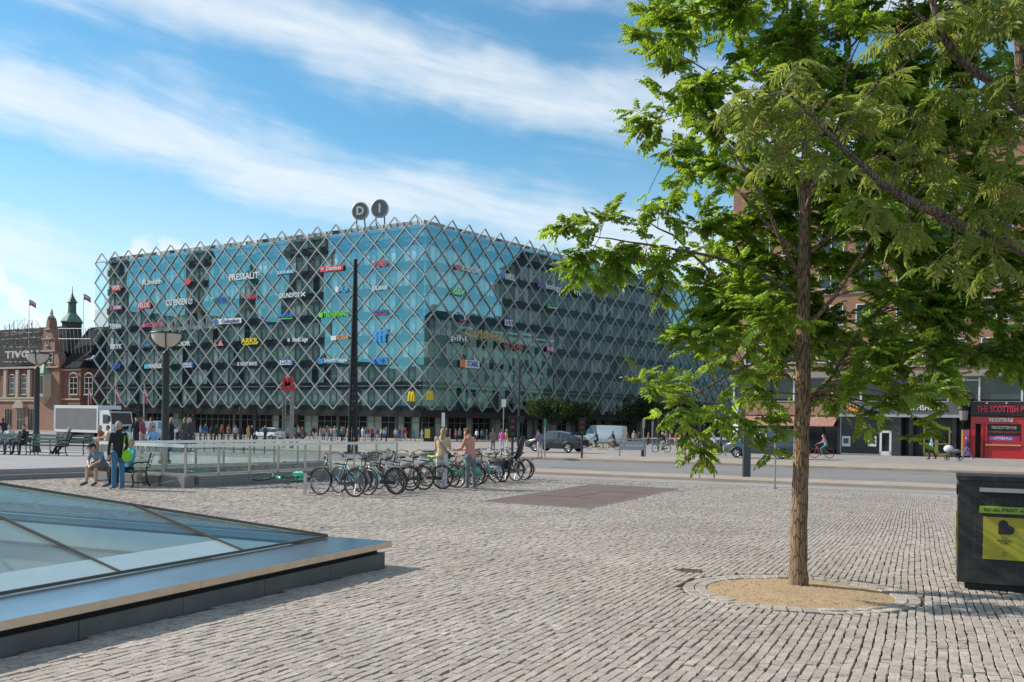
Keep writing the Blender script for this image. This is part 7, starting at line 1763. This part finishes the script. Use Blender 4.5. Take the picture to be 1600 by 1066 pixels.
# --- crowd along the pavement of the glass block
shades = [('white', (.62, .62, .62)), ('black', (.02, .02, .022)), ('navy', (.03, .05, .12)), ('light blue', (.25, .42, .6)), ('pink', (.45, .25, .25)), ('grey', (.22, .22, .23)), ('red', (.28, .05, .05)), ('beige', (.45, .37, .27)), ('teal', (.04, .16, .2)), ('brown', (.2, .12, .07)), ('royal blue', (.03, .10, .28)), ('rust', (.25, .11, .05))]
lows = [('dark trousers', (.025, .025, .03)), ('blue jeans', (.06, .12, .22)), ('pale trousers', (.45, .42, .38)), ('grey trousers', (.16, .16, .17))]
CROWD = {}
used = set()
def crowd(px, py, where, walk):
    for _ in range(60):
        (tn, tc), (bn, bc) = rt.choice(shades), rt.choice(lows)
        if (tn, bn, where) not in used: break
    used.add((tn, bn, where))
    key = (walk, rt.randrange(4)); p = G(px, py)
    lab = 'pedestrian in %s top and %s %s' % (tn, bn, where)
    if key not in CROWD:
        t = person(lab, p, 0, 'walk' if walk else 'stand', key[1]*1.57+.4, tc, bc, vox=.034, name='person'); CROWD[key] = tree_of(t)
        src = t
    else:
        o0 = CROWD[key][0]; t = dup_tree(CROWD[key]); t['label'] = lab
        for c in kids(t):
            if c.name.startswith('body'):
                c.data = c.data.copy(); c.data.materials[1] = tone_mat(tc, 'cloth'); c.data.materials[2] = tone_mat(bc, 'cloth'); c.data.materials[0] = tone_mat(SKINS[rt.randrange(4)], 'skin')
            elif c.name.startswith('hair'): c.data = c.data.copy(); c.data.materials[0] = tone_mat(rt.choice(((.05, .03, .02), (.2, .12, .06), (.4, .28, .12), (.3, .27, .25))), 'hair')
    t['group'] = 'pedestrians along the glass block'; t.location = p; t.rotation_euler = (0, 0, rt.uniform(0, 6.28)); s = rt.uniform(.93, 1.07); t.scale = (s, s, s)
for i in range(26): crowd(486+i*4.7+rt.uniform(-1.5, 1.5), 688.5+rt.uniform(-.8, 1.6), 'waiting left of the glass corner', i % 3 == 0)
for px in (618, 624, 629, 634, 645, 660): crowd(px+rt.uniform(-1, 1), 689+rt.uniform(-.5, 1), 'walking near the yellow arches', True)
for px in (697, 703, 712, 718, 726, 733, 745, 752, 760): crowd(px+rt.uniform(-1, 1), 690.5+rt.uniform(-.5, 1.2), 'on the pavement beyond the bicycles', True)
for px in (972, 980, 991, 998, 1012, 1040, 1048, 1056): crowd(px+rt.uniform(-1, 1), 697+rt.uniform(-.5, 1), 'in the shade of the street trees', True)
for px in (312, 321, 330, 347, 356, 415, 430, 466, 472): crowd(px+rt.uniform(-1, 1), 688+rt.uniform(-.5, 1), 'before the entrance doors', i % 2 == 0)
# parked bicycles in the shade along the right face
for i in range(16):
    px = 700+i*15; q = DC+RD*(5+i*4.2)+RN*5.0; p = Vector((q.x, q.y, gz(q.y)+0.09))
    bc, bn_ = (((.02, .02, .02), 'black'), ((.03, .2, .22), 'teal'), ((.3, .3, .32), 'silver'), ((.25, .04, .04), 'red'), ((.03, .15, .06), 'green'), ((.5, .5, .48), 'white'), ((.03, .07, .25), 'blue'), ((.14, .08, .04), 'brown'))[(i//2) % 8]
    bike('city' if i % 2 else 'step', p, math.atan2(RN.y, RN.x)+rt.uniform(-.3, .3), bc, '%s %s bicycle parked in the shade along the glass block' % (bn_, 'high bar' if i % 2 else 'step through'), 3, None, 'bicycles along the shaded glass face')
for k in BK:       # the pattern bicycles join the row in the shade
    i = {'city': 17, 'step': 18, 'rental': 19}[k]; q = DC+RD*(5+i*4.2)+RN*5.0; BK[k].location = (q.x, q.y, gz(q.y)+0.09); BK[k].rotation_euler = (R(3), 0, math.atan2(RN.y, RN.x)); BK[k]['label'] = {'city': 'plain black high bar', 'step': 'plain black step through', 'rental': 'heavy black'}[k]+' bicycle at the far end of the shaded glass block'; BK[k]['group'] = 'bicycles along the shaded glass face'
# ============================================================= trees
def bark_material(name, c1, c2, zs=3.0):
    m = bpy.data.materials.new(name); m.use_nodes = True; nt = m.node_tree; N = nt.nodes; L = nt.links; p = N['Principled BSDF']; p.inputs['Roughness'].default_value = 0.9; p.inputs['Specular IOR Level'].default_value = 0.2
    tc = N.new('ShaderNodeTexCoord'); mp = N.new('ShaderNodeMapping'); mp.inputs['Scale'].default_value = (1, 1, 0.16); L.new(tc.outputs['Object'], mp.inputs[0])
    n = N.new('ShaderNodeTexNoise'); n.inputs['Scale'].default_value = 55; n.inputs['Detail'].default_value = 7; n.inputs['Roughness'].default_value = 0.7; L.new(mp.outputs[0], n.inputs[0])
    w = N.new('ShaderNodeTexVoronoi'); w.inputs['Scale'].default_value = 38; w.feature = 'DISTANCE_TO_EDGE'; L.new(mp.outputs[0], w.inputs[0])
    mr = N.new('ShaderNodeMapRange'); mr.inputs[1].default_value = 0.0; mr.inputs[2].default_value = 0.12; L.new(w.outputs['Distance'], mr.inputs[0])
    ml = N.new('ShaderNodeMath'); ml.operation = 'MULTIPLY'; L.new(n.outputs['Fac'], ml.inputs[0]); L.new(mr.outputs[0], ml.inputs[1])
    r = N.new('ShaderNodeMix'); r.data_type = 'RGBA'; r.inputs['A'].default_value = (*c1, 1); r.inputs['B'].default_value = (*c2, 1)
    m2 = N.new('ShaderNodeMapRange'); m2.inputs[1].default_value = 0.1; m2.inputs[2].default_value = 0.6; L.new(ml.outputs[0], m2.inputs[0]); L.new(m2.outputs[0], r.inputs['Factor']); L.new(r.outputs['Result'], p.inputs['Base Color'])
    b = N.new('ShaderNodeBump'); b.inputs['Strength'].default_value = 0.9; b.inputs['Distance'].default_value = 0.012; L.new(ml.outputs[0], b.inputs['Height']); L.new(b.outputs[0], p.inputs['Normal']); MATS[name] = m; return m
def leaf_material(name, c, tr, rough=0.42):
    m = bpy.data.materials.new(name); m.use_nodes = True; nt = m.node_tree; N = nt.nodes; L = nt.links; p = N['Principled BSDF']; p.inputs['Roughness'].default_value = rough; p.inputs['Specular IOR Level'].default_value = 0.4
    a = N.new('ShaderNodeAttribute'); a.attribute_name = 'tone'; tc = N.new('ShaderNodeTexCoord'); nz = N.new('ShaderNodeTexNoise'); nz.inputs['Scale'].default_value = 2.2; L.new(tc.outputs['Object'], nz.inputs[0])
    hs = N.new('ShaderNodeHueSaturation'); hs.inputs['Color'].default_value = (*c, 1); L.new(a.outputs['Fac'], hs.inputs['Value'])
    mr = N.new('ShaderNodeMapRange'); mr.inputs[1].default_value = 0.3; mr.inputs[2].default_value = 0.7; mr.inputs[3].default_value = 0.475; mr.inputs[4].default_value = 0.515; L.new(nz.outputs['Fac'], mr.inputs[0]); L.new(mr.outputs[0], hs.inputs['Hue'])
    L.new(hs.outputs[0], p.inputs['Base Color'])
    t = N.new('ShaderNodeBsdfTranslucent'); h2 = N.new('ShaderNodeHueSaturation'); h2.inputs['Color'].default_value = (*tr, 1); L.new(a.outputs['Fac'], h2.inputs['Value']); L.new(h2.outputs[0], t.inputs[0])
    mx = N.new('ShaderNodeMixShader'); mx.inputs[0].default_value = 0.48; L.new(p.outputs[0], mx.inputs[1]); L.new(t.outputs[0], mx.inputs[2]); L.new(mx.outputs[0], N['Material Output'].inputs['Surface']); MATS[name] = m; return m
def leaf_template(pairs, length, ll, lw, droop, r):
    V = []; Q = []
    def pos(x): return np.array([x, 0, -droop*x*x/length])
    n = 6; pts = [pos(length*i/n) for i in range(n+1)]
    for i in range(n):
        k = len(V); w = 0.0022
        V += [pts[i]+[0, w, 0], pts[i]-[0, w, 0], pts[i+1]-[0, w, 0], pts[i+1]+[0, w, 0]]; Q.append((k, k+1, k+2, k+3))
    def leaflet(o, d, L_, W_, fold, tw):
        d = d/np.linalg.norm(d); up = np.array([0, 0, 1.0]); s = np.cross(up, d); s /= np.linalg.norm(s); nn = np.cross(d, s); s = s*math.cos(tw)+nn*math.sin(tw); nn = np.cross(d, s); k = len(V)
        V.extend([o, o+d*L_*.30+s*W_*.47+nn*fold*W_, o+d*L_*.72+s*W_*.40+nn*fold*W_-[0, 0, .06*L_], o+d*L_-[0, 0, .14*L_], o+d*L_*.72-s*W_*.40+nn*fold*W_-[0, 0, .06*L_], o+d*L_*.30-s*W_*.47+nn*fold*W_])
        Q.extend([(k, k+1, k+2, k+3), (k, k+3, k+4, k+5)])
    for i in range(pairs):
        x = length*(0.16+0.78*i/pairs); sc_ = 0.75+0.5*math.sin(math.pi*(0.25+0.6*i/pairs))
        for s in (-1, 1):
            a = R(62-18*i/pairs+r.uniform(-9, 9)); leaflet(pos(x), np.array([math.cos(a), s*math.sin(a), -.25+r.uniform(-.25, .2)]), ll*sc_*r.uniform(.88, 1.08), lw*sc_, .18+r.uniform(-.05, .1), r.uniform(-.5, .5))
    leaflet(pos(length), np.array([1, r.uniform(-.2, .2), -.4]), ll, lw, .15, 0)
    return np.array(V, float), np.array(Q)
def bez(a, b, c, n=9): return [a.lerp(b, k/(n-1)).lerp(b.lerp(c, k/(n-1)), k/(n-1)) for k in range(n)]
def pinnate_tree(name, label, base, trunk, trad, limbs, clusters, temps, lm_, bark, per, tw_r, rsd, attach, leaf_parts=300, size=(.85, 1.15), droop=.25, limb_src=None):
    rr = random.Random(rsd); rn = np.random.default_rng(rsd)
    t = thing(name, label, 'tree', base); B = Vector(base)
    b = MB(); 
    # smooth trunk
    fine = []; frad = []
    for i in range(len(trunk)-1):
        for k in range(6): fine.append(trunk[i].lerp(trunk[i+1], k/6)); frad.append(trad[i]+(trad[i+1]-trad[i])*k/6)
    fine.append(trunk[-1]); frad.append(trad[-1])
    b.path([p-B+Vector((rr.uniform(-.006, .006), rr.uniform(-.006, .006), 0)) for p in fine], [r_*rr.uniform(.97, 1.03) for r_ in frad], 16); tk = b.build('trunk', bark, t, True)
    for li, (pts, rad) in enumerate(limbs):
        b = MB(); f = []; fr = []
        for i in range(len(pts)-1):
            for k in range(5): f.append(pts[i].lerp(pts[i+1], k/5)+Vector((rr.uniform(-.008, .008),)*3)); fr.append(rad[i]+(rad[i+1]-rad[i])*k/5)
        f.append(pts[-1]); fr.append(rad[-1]); b.path([p-B for p in f], fr, 10); b.build('limb', bark, t, True)
        fine += f; frad += fr
    F3 = np.array([list(p) for p in fine]); FR = np.array(frad)
    L_pos = []; L_mat = []; L_t = []
    tw = MB()
    for c, cr_ in clusters:
        a = attach(c, F3)
        A = Vector(F3[a]); hd = (c-A); dist = hd.length
        if dist > 0.1:
            mid = A.lerp(c, .5)+Vector((rr.uniform(-.14, .14)*dist, rr.uniform(-.14, .14)*dist, .12*dist+rr.uniform(-.08, .14)*dist))
            pts = bez(A, mid, c); r0_ = min(FR[a]*.5, .006+.0065*dist); lb = MB(); lb.path([p-B for p in pts], [r0_+(tw_r-r0_)*k/8 for k in range(9)], 7); lb.build('branch', bark, t, True)
            for q in range(int(per*.11*max(0, dist-.35))):
                u = rr.uniform(.30, 1.0); i0 = min(7, int(u*8)); p = pts[i0].lerp(pts[i0+1], u*8-i0)+Vector((rr.gauss(0, .07), rr.gauss(0, .07), rr.gauss(0, .07)))
                x = Vector((rr.gauss(0, 1), rr.gauss(0, 1), rr.gauss(-droop, .4))).normalized(); z = Vector((rr.gauss(0, .4), rr.gauss(0, .4), 1)); y = z.cross(x).normalized(); z = x.cross(y)
                L_pos.append(list(p)); L_mat.append(np.array([[x.x, y.x, z.x], [x.y, y.y, z.y], [x.z, y.z, z.z]])*rr.uniform(*size)); L_t.append(rr.randrange(len(temps)))
        ou = hd.normalized() if dist > .1 else Vector((0, 0, 1))
        ntw = max(3, int(7*cr_/.4)); per_ = int(per*min(1.0, (cr_/.33)**2)*(.55 if name == 'street_tree' and c.z < at(1254, 560, D1).z else 1.0))
        for k in range(ntw):
            d = Vector((rr.gauss(0, 1), rr.gauss(0, 1), rr.gauss(0, .75))).normalized()*.85+ou*.55; d.normalize(); e = c+d*cr_*rr.uniform(.6, 1.3); m_ = c.lerp(e, .5)+Vector((0, 0, .06*rr.uniform(-.2, 1))); s0 = c-ou*cr_*rr.uniform(0, .5)
            pts = bez(s0, m_, e, 6); tw.path([p-B for p in pts], [tw_r*.8+(0.0022-tw_r*.8)*q/5 for q in range(6)], 4, caps=False)
            nl = max(3, int(per_/ntw))
            for q in range(nl):
                u = .15+.85*(q+rr.random())/nl; i0 = min(4, int(u*5)); p = pts[i0].lerp(pts[i0+1], u*5-i0); ax = (pts[i0+1]-pts[i0]).normalized()
                sidev = ax.cross(Vector((0, 0, 1))); sidev = sidev.normalized() if sidev.length > .05 else Vector((1, 0, 0)); sg = 1 if q % 2 else -1
                x = (ax*rr.uniform(.2, .9)+sidev*sg*rr.uniform(.4, 1.1)+Vector((rr.gauss(0, .25), rr.gauss(0, .25), rr.gauss(-droop, .3)))).normalized()
                z = (Vector((0, 0, 1))+Vector((rr.gauss(0, .38), rr.gauss(0, .38), 0))+Vector((sun_dir.x, sun_dir.y, 0))*.25); y = z.cross(x).normalized(); z = x.cross(y)
                s = rr.uniform(*size); M = np.array([[x.x, y.x, z.x], [x.y, y.y, z.y], [x.z, y.z, z.z]])*s
                L_pos.append(list(p)); L_mat.append(M); L_t.append(rr.randrange(len(temps)))
    o = tw.build('twigs', bark, t, True); o['kind'] = 'stuff'
    Pn = np.array(L_pos); Mn = np.array(L_mat); Tn = np.array(L_t)
    # keep leaves that could be seen from around the camera; nearest 300 in view are objects of their own
    px = CX+F_PX*Pn[:, 0]/Pn[:, 1]; py = HY-F_PX*(Pn[:, 2]-CAM_Z)/Pn[:, 1]
    inv = (px > 0) & (px < 1600) & (py > 0) & (py < 1066); order = np.argsort(np.where(inv, Pn[:, 1], 1e9)); big = set(order[:leaf_parts].tolist())
    Vs = []; Qs = []; Ts = []; off = 0
    meshes = []
    for k, (V, Q) in enumerate(temps):
        me = np_mesh('leaf', V, Q, lm_, np.ones(len(V))); meshes.append(me)
    for k, (V, Q) in enumerate(temps):
        idx = np.array([i for i in range(len(Pn)) if Tn[i] == k and i not in big], int)
        if len(idx) == 0: continue
        W_ = np.einsum('nij,vj->nvi', Mn[idx], V)+Pn[idx][:, None]-np.array(B)
        tone = np.repeat(np.clip(rn.normal(1.03, .30, len(idx)), .45, 2.0), len(V)); Vs.append(W_.reshape(-1, 3)); Qs.append((Q[None]+(np.arange(len(idx))*len(V))[:, None, None]).reshape(-1, 4)+off); Ts.append(tone); off += len(idx)*len(V)
    o = link('crown', np_mesh('crown', np.concatenate(Vs), np.concatenate(Qs), lm_, np.concatenate(Ts)), t); o['kind'] = 'stuff'
    for i in sorted(big):
        q = link('leaf', meshes[Tn[i]], t); M4 = Matrix([list(Mn[i][r_])+[Pn[i][r_]-B[r_]] for r_ in range(3)]+[[0, 0, 0, 1]]); q.matrix_basis = M4
    print(name, 'leaves', len(Pn)); return t
rl = random.Random(11)
temps1 = [leaf_template(7, .22, .047, .0275, .08, rl) for _ in range(6)]
bark1 = bark_material('bark_brown', (0.10, 0.062, 0.040), (0.36, 0.245, 0.16))
leaf1 = leaf_material('leaf_green', (0.105, 0.185, 0.024), (0.42, 0.58, 0.05))
D1 = 10.57
tr_px = [(1248, 922), (1247, 860), (1250, 760), (1254, 640), (1255, 520), (1256, 400), (1258, 270), (1264, 140), (1274, 20), (1284, -90), (1292, -200)]
trunk1 = [at(x, y, D1) for x, y in tr_px]; trunk1[0].z = gz(D1)-0.05; rad1 = [.112, .094, .087, .083, .076, .066, .055, .043, .032, .021, .010]
cl = []
def C(px, py, off, r):
    if abs(px-1256) < 48 and py > 250 and off < .25: off = abs(off)*.8+.3
    cl.append((at(px, py, D1+off), r))
rows_ = {-130: range(1110, 1480, 95), -60: range(1055, 1600, 85), 30: range(1040, 1660, 78), 110: range(1035, 1660, 78), 190: range(1045, 1660, 80), 270: range(1068, 1660, 82), 345: range(1090, 1660, 82), 415: range(1110, 1650, 84), 480: range(1135, 1640, 84), 545: range(1125, 1600, 86), 600: range(1080, 1470, 110)}
for y_, xs_ in rows_.items():
    for x_ in xs_:
        w_ = 1.0-abs(x_-1260)/420.0; sp = 1.55*max(.25, w_)
        C(x_+rl.uniform(-18, 18), y_+rl.uniform(-18, 18), rl.uniform(-sp, sp), rl.uniform(.30, .42))
        if 1100 < x_ < 1500 and y_ < 560 and rl.random() < .85: C(x_+rl.uniform(-40, 40), y_+rl.uniform(-40, 40), rl.uniform(-sp, sp), rl.uniform(.28, .40))
for _ in range(46): C(rl.uniform(1110, 1640), rl.uniform(150, 545), rl.uniform(-.9, 1.5), rl.uniform(.3, .42))
for _ in range(14): C(rl.uniform(1060, 1640), rl.uniform(-20, 160), rl.uniform(-.9, 1.2), rl.uniform(.3, .4))
for x_, y_, o_, r_ in ((888, 362, -.3, .22), (905, 395, -.2, .26), (940, 352, -.2, .24), (965, 395, -.1, .30), (1005, 385, 0, .30), (1040, 420, 0, .28), (915, 430, -.3, .20), (1035, 330, .1, .28), (1055, 225, .1, .20), (1012, 60, .1, .22), (1020, 20, 0, .22), (1030, 610, -.5, .22), (1060, 650, -.5, .24), (1085, 680, -.6, .22), (1120, 640, -.4, .30), (1160, 660, -.5, .26), (1100, 705, -.6, .13), (1195, 655, -.6, .22), (1010, 596, -.5, .12), (1190, 620, .3, .28), (1320, 610, -.4, .28), (1385, 620, -.3, .30), (1340, 650, -.3, .2), (1430, 610, -.2, .28), (1440, 655, -.4, .17), (1420, 690, -.5, .10), (1475, 600, -.2, .24), (1530, 555, -.3, .24), (1580, 560, -.3, .2), (1205, 700, -.6, .12), (1230, 640, -.6, .18)): C(x_, y_, o_, r_)
limbs1 = []
for k in range(17):
    zt_ = at(1254, 600, D1).z+(at(1270, 40, D1).z-at(1254, 600, D1).z)*(k/16)**.9
    i_ = min(range(len(trunk1)), key=lambda q: abs(trunk1[q].z-zt_)); a_ = k*2.4+.5; L_ = 1.75-.75*k/16
    j_ = max(1, min(len(trunk1)-1, i_)); o_ = trunk1[j_-1].lerp(trunk1[j_], max(0, min(1, (zt_-trunk1[j_-1].z)/(trunk1[j_].z-trunk1[j_-1].z))))
    dx, dy = math.cos(a_), math.sin(a_); rr_ = .030-.014*k/16
    limbs1.append(([o_, o_+Vector((dx*.25*L_, dy*.25*L_, .22*L_)), o_+Vector((dx*.55*L_, dy*.55*L_, .55*L_))+Vector((rl.uniform(-.08, .08), rl.uniform(-.08, .08), 0)), o_+Vector((dx*.85*L_, dy*.85*L_, .80*L_)), o_+Vector((dx*1.08*L_, dy*1.08*L_, .92*L_))], [rr_, rr_*.8, rr_*.6, rr_*.4, rr_*.2]))
_op = at(1254, 470, D1); limbs1.append(([_op, at(1180, 420, D1-.05), at(1110, 400, D1-.1), at(1030, 385, D1-.1), at(960, 375, D1-.2), at(905, 365, D1-.25)], [.028, .022, .017, .012, .008, .004]))
_op = at(1254, 560, D1); limbs1.append(([_op, at(1200, 560, D1-.2), at(1140, 585, D1-.35), at(1080, 620, D1-.45), at(1030, 610, D1-.5)], [.022, .016, .012, .008, .004]))
def attach1(c, F3):
    d = np.linalg.norm(F3-np.array(c), axis=1)+.55*np.maximum(0, F3[:, 2]-c.z+.1)+np.where(F3[:, 2] < at(1254, 622, D1).z, 9, 0); return int(np.argmin(d))
    hz = np.hypot(c.x-F3[:, 0], c.y-F3[:, 1]); want = c.z-.8*hz-.05; lowest = at(1254, 612, D1).z
    low = lowest+rl.uniform(-.05, 1.0)
    return int(np.argmin(np.abs(F3[:, 2]-np.where(want < low, low, want))))
pinnate_tree('street_tree', 'slim young street tree with feathery green leaves in a round gravel bed', (trunk1[0].x, trunk1[0].y, gz(D1)), trunk1, rad1, limbs1, cl, temps1, leaf1, bark1, 70, .005, 3, attach1, droop=.08)

temps2 = [leaf_template(6, .17, .072, .0165, .22, rl) for _ in range(5)]
bark2 = bark_material('bark_grey', (0.07, 0.05, 0.04), (0.26, 0.20, 0.16)); leaf2 = leaf_material('leaf_olive', (0.135, 0.18, 0.04), (0.42, 0.48, 0.08))
D3 = 7.3
tb2 = on_ground(1765, 7.9); trunk2 = [tb2, tb2+Vector((-.03, 0, .9)), at(1735, 520, 7.7), at(1680, 430, 7.6), at(1630, 300, 7.4), at(1602, 180, 7.3), at(1594, 80, 7.3), at(1580, -60, 7.3), at(1560, -200, 7.3)]; rad2 = [.10, .085, .075, .068, .055, .046, .04, .03, .015]
limbA = [at(1680, 430, 7.6), at(1630, 402, 7.4), at(1590, 388, 7.25), at(1500, 352, 7.1), at(1430, 318, 7.0), at(1380, 290, 6.95), at(1330, 245, 6.9), at(1300, 215, 6.85), at(1262, 175, 6.85), at(1228, 142, 6.8)]; radA = [.058, .048, .044, .040, .034, .028, .022, .017, .012, .007]
limbB = [at(1602, 180, 7.3), at(1560, 135, 7.2), at(1500, 95, 7.1), at(1470, 50, 7.05), at(1455, -10, 7.0), at(1440, -80, 7.0)]; radB = [.042, .036, .032, .028, .022, .012]
limbC = [at(1470, 50, 7.05), at(1420, 10, 7.0), at(1400, -30, 7.0)]; radC = [.012, .009, .005]
cl2 = []
for x_, y_, o_, r_ in ((1215, 150, 0, .20), (1190, 195, -.1, .17), (1250, 205, 0, .20), (1285, 160, .1, .20), (1330, 200, 0, .2), (1300, 265, -.1, .2), (1375, 245, .1, .2), (1355, 320, -.1, .19), (1430, 270, 0, .2), (1420, 345, -.1, .19), (1490, 300, .1, .2), (1490, 390, -.1, .17), (1550, 335, 0, .2), (1590, 290, .1, .2), (1560, 400, -.1, .16), (1610, 350, 0, .2), (1440, 40, 0, .2), (1500, 60, .1, .2), (1560, 40, 0, .22), (1590, 110, -.1, .2), (1530, 130, 0, .2), (1480, 150, .1, .2), (1400, 60, .1, .18), (1370, 130, .1, .18), (1430, 190, .1, .19), (1550, 210, 0, .19), (1600, 200, -.1, .18), (1520, 0, 0, .22), (1590, -20, 0, .22), (1240, 110, .1, .15), (1165, 160, 0, .12), (1215, 245, -.1, .13)):
    cl2.append((at(x_, y_, 7.0+o_), r_))
def attach2(c, F3): d = np.linalg.norm(F3-np.array(c), axis=1)+.6*np.maximum(0, F3[:, 2]-c.z); return int(np.argmin(d))
rowan = pinnate_tree('rowan_tree', 'berry bearing tree whose narrow leaved branches reach in over the square', tuple(tb2), trunk2, rad2, [(limbA, radA), (limbB, radB), (limbC, radC)], cl2, temps2, leaf2, bark2, 36, .0045, 5, attach2, size=(.9, 1.3), droop=.45)
def berries():
    ph = (1+5**.5)/2; iv = np.array([(-1, ph, 0), (1, ph, 0), (-1, -ph, 0), (1, -ph, 0), (0, -1, ph), (0, 1, ph), (0, -1, -ph), (0, 1, -ph), (ph, 0, -1), (ph, 0, 1), (-ph, 0, -1), (-ph, 0, 1)])/math.hypot(1, ph)
    fi = [(0,11,5),(0,5,1),(0,1,7),(0,7,10),(0,10,11),(1,5,9),(5,11,4),(11,10,2),(10,7,6),(7,1,8),(3,9,4),(3,4,2),(3,2,6),(3,6,8),(3,8,9),(4,9,5),(2,4,11),(6,2,10),(8,6,7),(9,8,1)]
    m = mat('berry', (0.36, 0.17, 0.05), 0.4, var=0.35, scale=15)
    for i, (c, r) in enumerate(cl2):
        if i % 3 == 2: continue
        q = c+Vector((rl.uniform(-.6, .6)*r, -.5*r, rl.uniform(-.4, .6)*r)); b = MB()
        for k in range(34):
            p = q+Vector((rl.gauss(0, .045), rl.gauss(0, .045), rl.gauss(0, .022)))-Vector(tb2); b.add([Vector(v)*.0052+p for v in iv], fi)
        o = b.build('berry_cluster', m, rowan, True); o['kind'] = 'stuff'
berries()

# shaded street trees along the glass block
def street_trees():
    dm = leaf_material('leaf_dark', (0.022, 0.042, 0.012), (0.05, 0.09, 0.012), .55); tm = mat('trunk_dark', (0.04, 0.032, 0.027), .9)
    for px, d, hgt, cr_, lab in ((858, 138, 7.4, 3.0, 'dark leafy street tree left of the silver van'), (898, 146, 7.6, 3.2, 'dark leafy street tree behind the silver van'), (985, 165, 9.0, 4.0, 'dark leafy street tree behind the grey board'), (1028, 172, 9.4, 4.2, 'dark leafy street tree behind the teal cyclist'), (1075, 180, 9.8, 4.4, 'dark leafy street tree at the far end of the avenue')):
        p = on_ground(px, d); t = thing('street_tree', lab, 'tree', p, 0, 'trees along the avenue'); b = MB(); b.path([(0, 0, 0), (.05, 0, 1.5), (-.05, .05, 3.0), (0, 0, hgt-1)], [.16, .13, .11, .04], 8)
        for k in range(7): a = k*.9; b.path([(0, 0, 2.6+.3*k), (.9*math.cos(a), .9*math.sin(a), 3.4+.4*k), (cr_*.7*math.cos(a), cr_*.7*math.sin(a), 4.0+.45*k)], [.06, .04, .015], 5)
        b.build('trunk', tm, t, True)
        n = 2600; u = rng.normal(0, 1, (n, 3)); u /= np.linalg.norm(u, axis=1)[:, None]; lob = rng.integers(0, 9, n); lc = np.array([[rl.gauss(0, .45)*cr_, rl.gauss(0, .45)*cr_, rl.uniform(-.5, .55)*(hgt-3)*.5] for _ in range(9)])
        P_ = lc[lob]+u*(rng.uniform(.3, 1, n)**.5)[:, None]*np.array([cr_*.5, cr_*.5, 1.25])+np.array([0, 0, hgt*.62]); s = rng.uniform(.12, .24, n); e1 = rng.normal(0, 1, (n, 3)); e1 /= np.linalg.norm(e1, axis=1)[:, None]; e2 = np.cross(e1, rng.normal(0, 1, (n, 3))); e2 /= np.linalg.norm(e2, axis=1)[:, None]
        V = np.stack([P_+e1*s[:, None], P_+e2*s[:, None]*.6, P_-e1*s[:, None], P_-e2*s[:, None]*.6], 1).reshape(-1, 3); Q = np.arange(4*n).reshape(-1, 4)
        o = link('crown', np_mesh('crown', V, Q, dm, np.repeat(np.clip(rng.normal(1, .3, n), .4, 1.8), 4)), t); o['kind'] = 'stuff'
street_trees()
# weeds in the joints
def weeds():
    n = 900; m = mat('weed', (0.06, 0.085, 0.025), .8, var=.3, scale=9); cs = [(rl.uniform(2.6, 5.4), rl.uniform(6.4, 10.6)) for _ in range(46)]+[(rl.uniform(-2, 3), rl.uniform(6.5, 11)) for _ in range(10)]
    V = []; Q = []
    for x, y in cs:
        if (x-BED.x)**2+(y-BED.y)**2 < 1.3: continue
        for k in range(16):
            a = rl.uniform(0, 6.28); p = np.array([x+rl.gauss(0, .03), y+rl.gauss(0, .05), gz(y)-.014]); h = rl.uniform(.012, .035); d = np.array([math.cos(a), math.sin(a), 0]); i = len(V); V += [p-d*.003, p+d*.003, p+np.array([d[1], -d[0], 0])*rl.uniform(-.02, .02)+np.array([0, 0, h])]; Q.append((i, i+1, i+2))
    o = link('weeds', np_mesh('weeds', np.array(V), np.array(Q), m)); o['kind'] = 'stuff'; tag(o, 'tiny green weeds growing in the joints between setts', 'weeds')
weeds()

# fallen leaflets scattered on the gravel and setts
def litter():
    V = []; Q = []; m = mat('dry_leaf', (0.30, 0.22, 0.07), .8, var=.5, scale=20)
    for k in range(420):
        if k < 150: a = rl.uniform(0, 6.28); r_ = .95*math.sqrt(rl.random()); x, y = BED.x+r_*math.cos(a), BED.y+r_*math.sin(a); z = gz(y)+.035*(1-(r_/BED_R)**2)-.002
        else: x, y = rl.gauss(3.6, 2.2), rl.uniform(6.4, 15); z = gz(y)+.006
        if ((Vector((x, y))-K2).dot(p2) > -.05 and (Vector((x, y))-K2).dot(f2) < .05): continue
        a = rl.uniform(0, 6.28); L_ = rl.uniform(.010, .022); d = np.array([math.cos(a), math.sin(a), rl.uniform(-.1, .2)])*L_; w = np.array([-d[1], d[0], 0])*.5; p = np.array([x, y, z]); i = len(V); V += [p-d, p+w+[0, 0, .004], p+d+[0, 0, .003], p-w]; Q.append((i, i+1, i+2, i+3))
    o = link('fallen_leaves', np_mesh('fallen_leaves', np.array(V), np.array(Q), m)); o['kind'] = 'stuff'; tag(o, 'dry fallen leaflets scattered over gravel and setts under the tree', 'leaves')
litter()
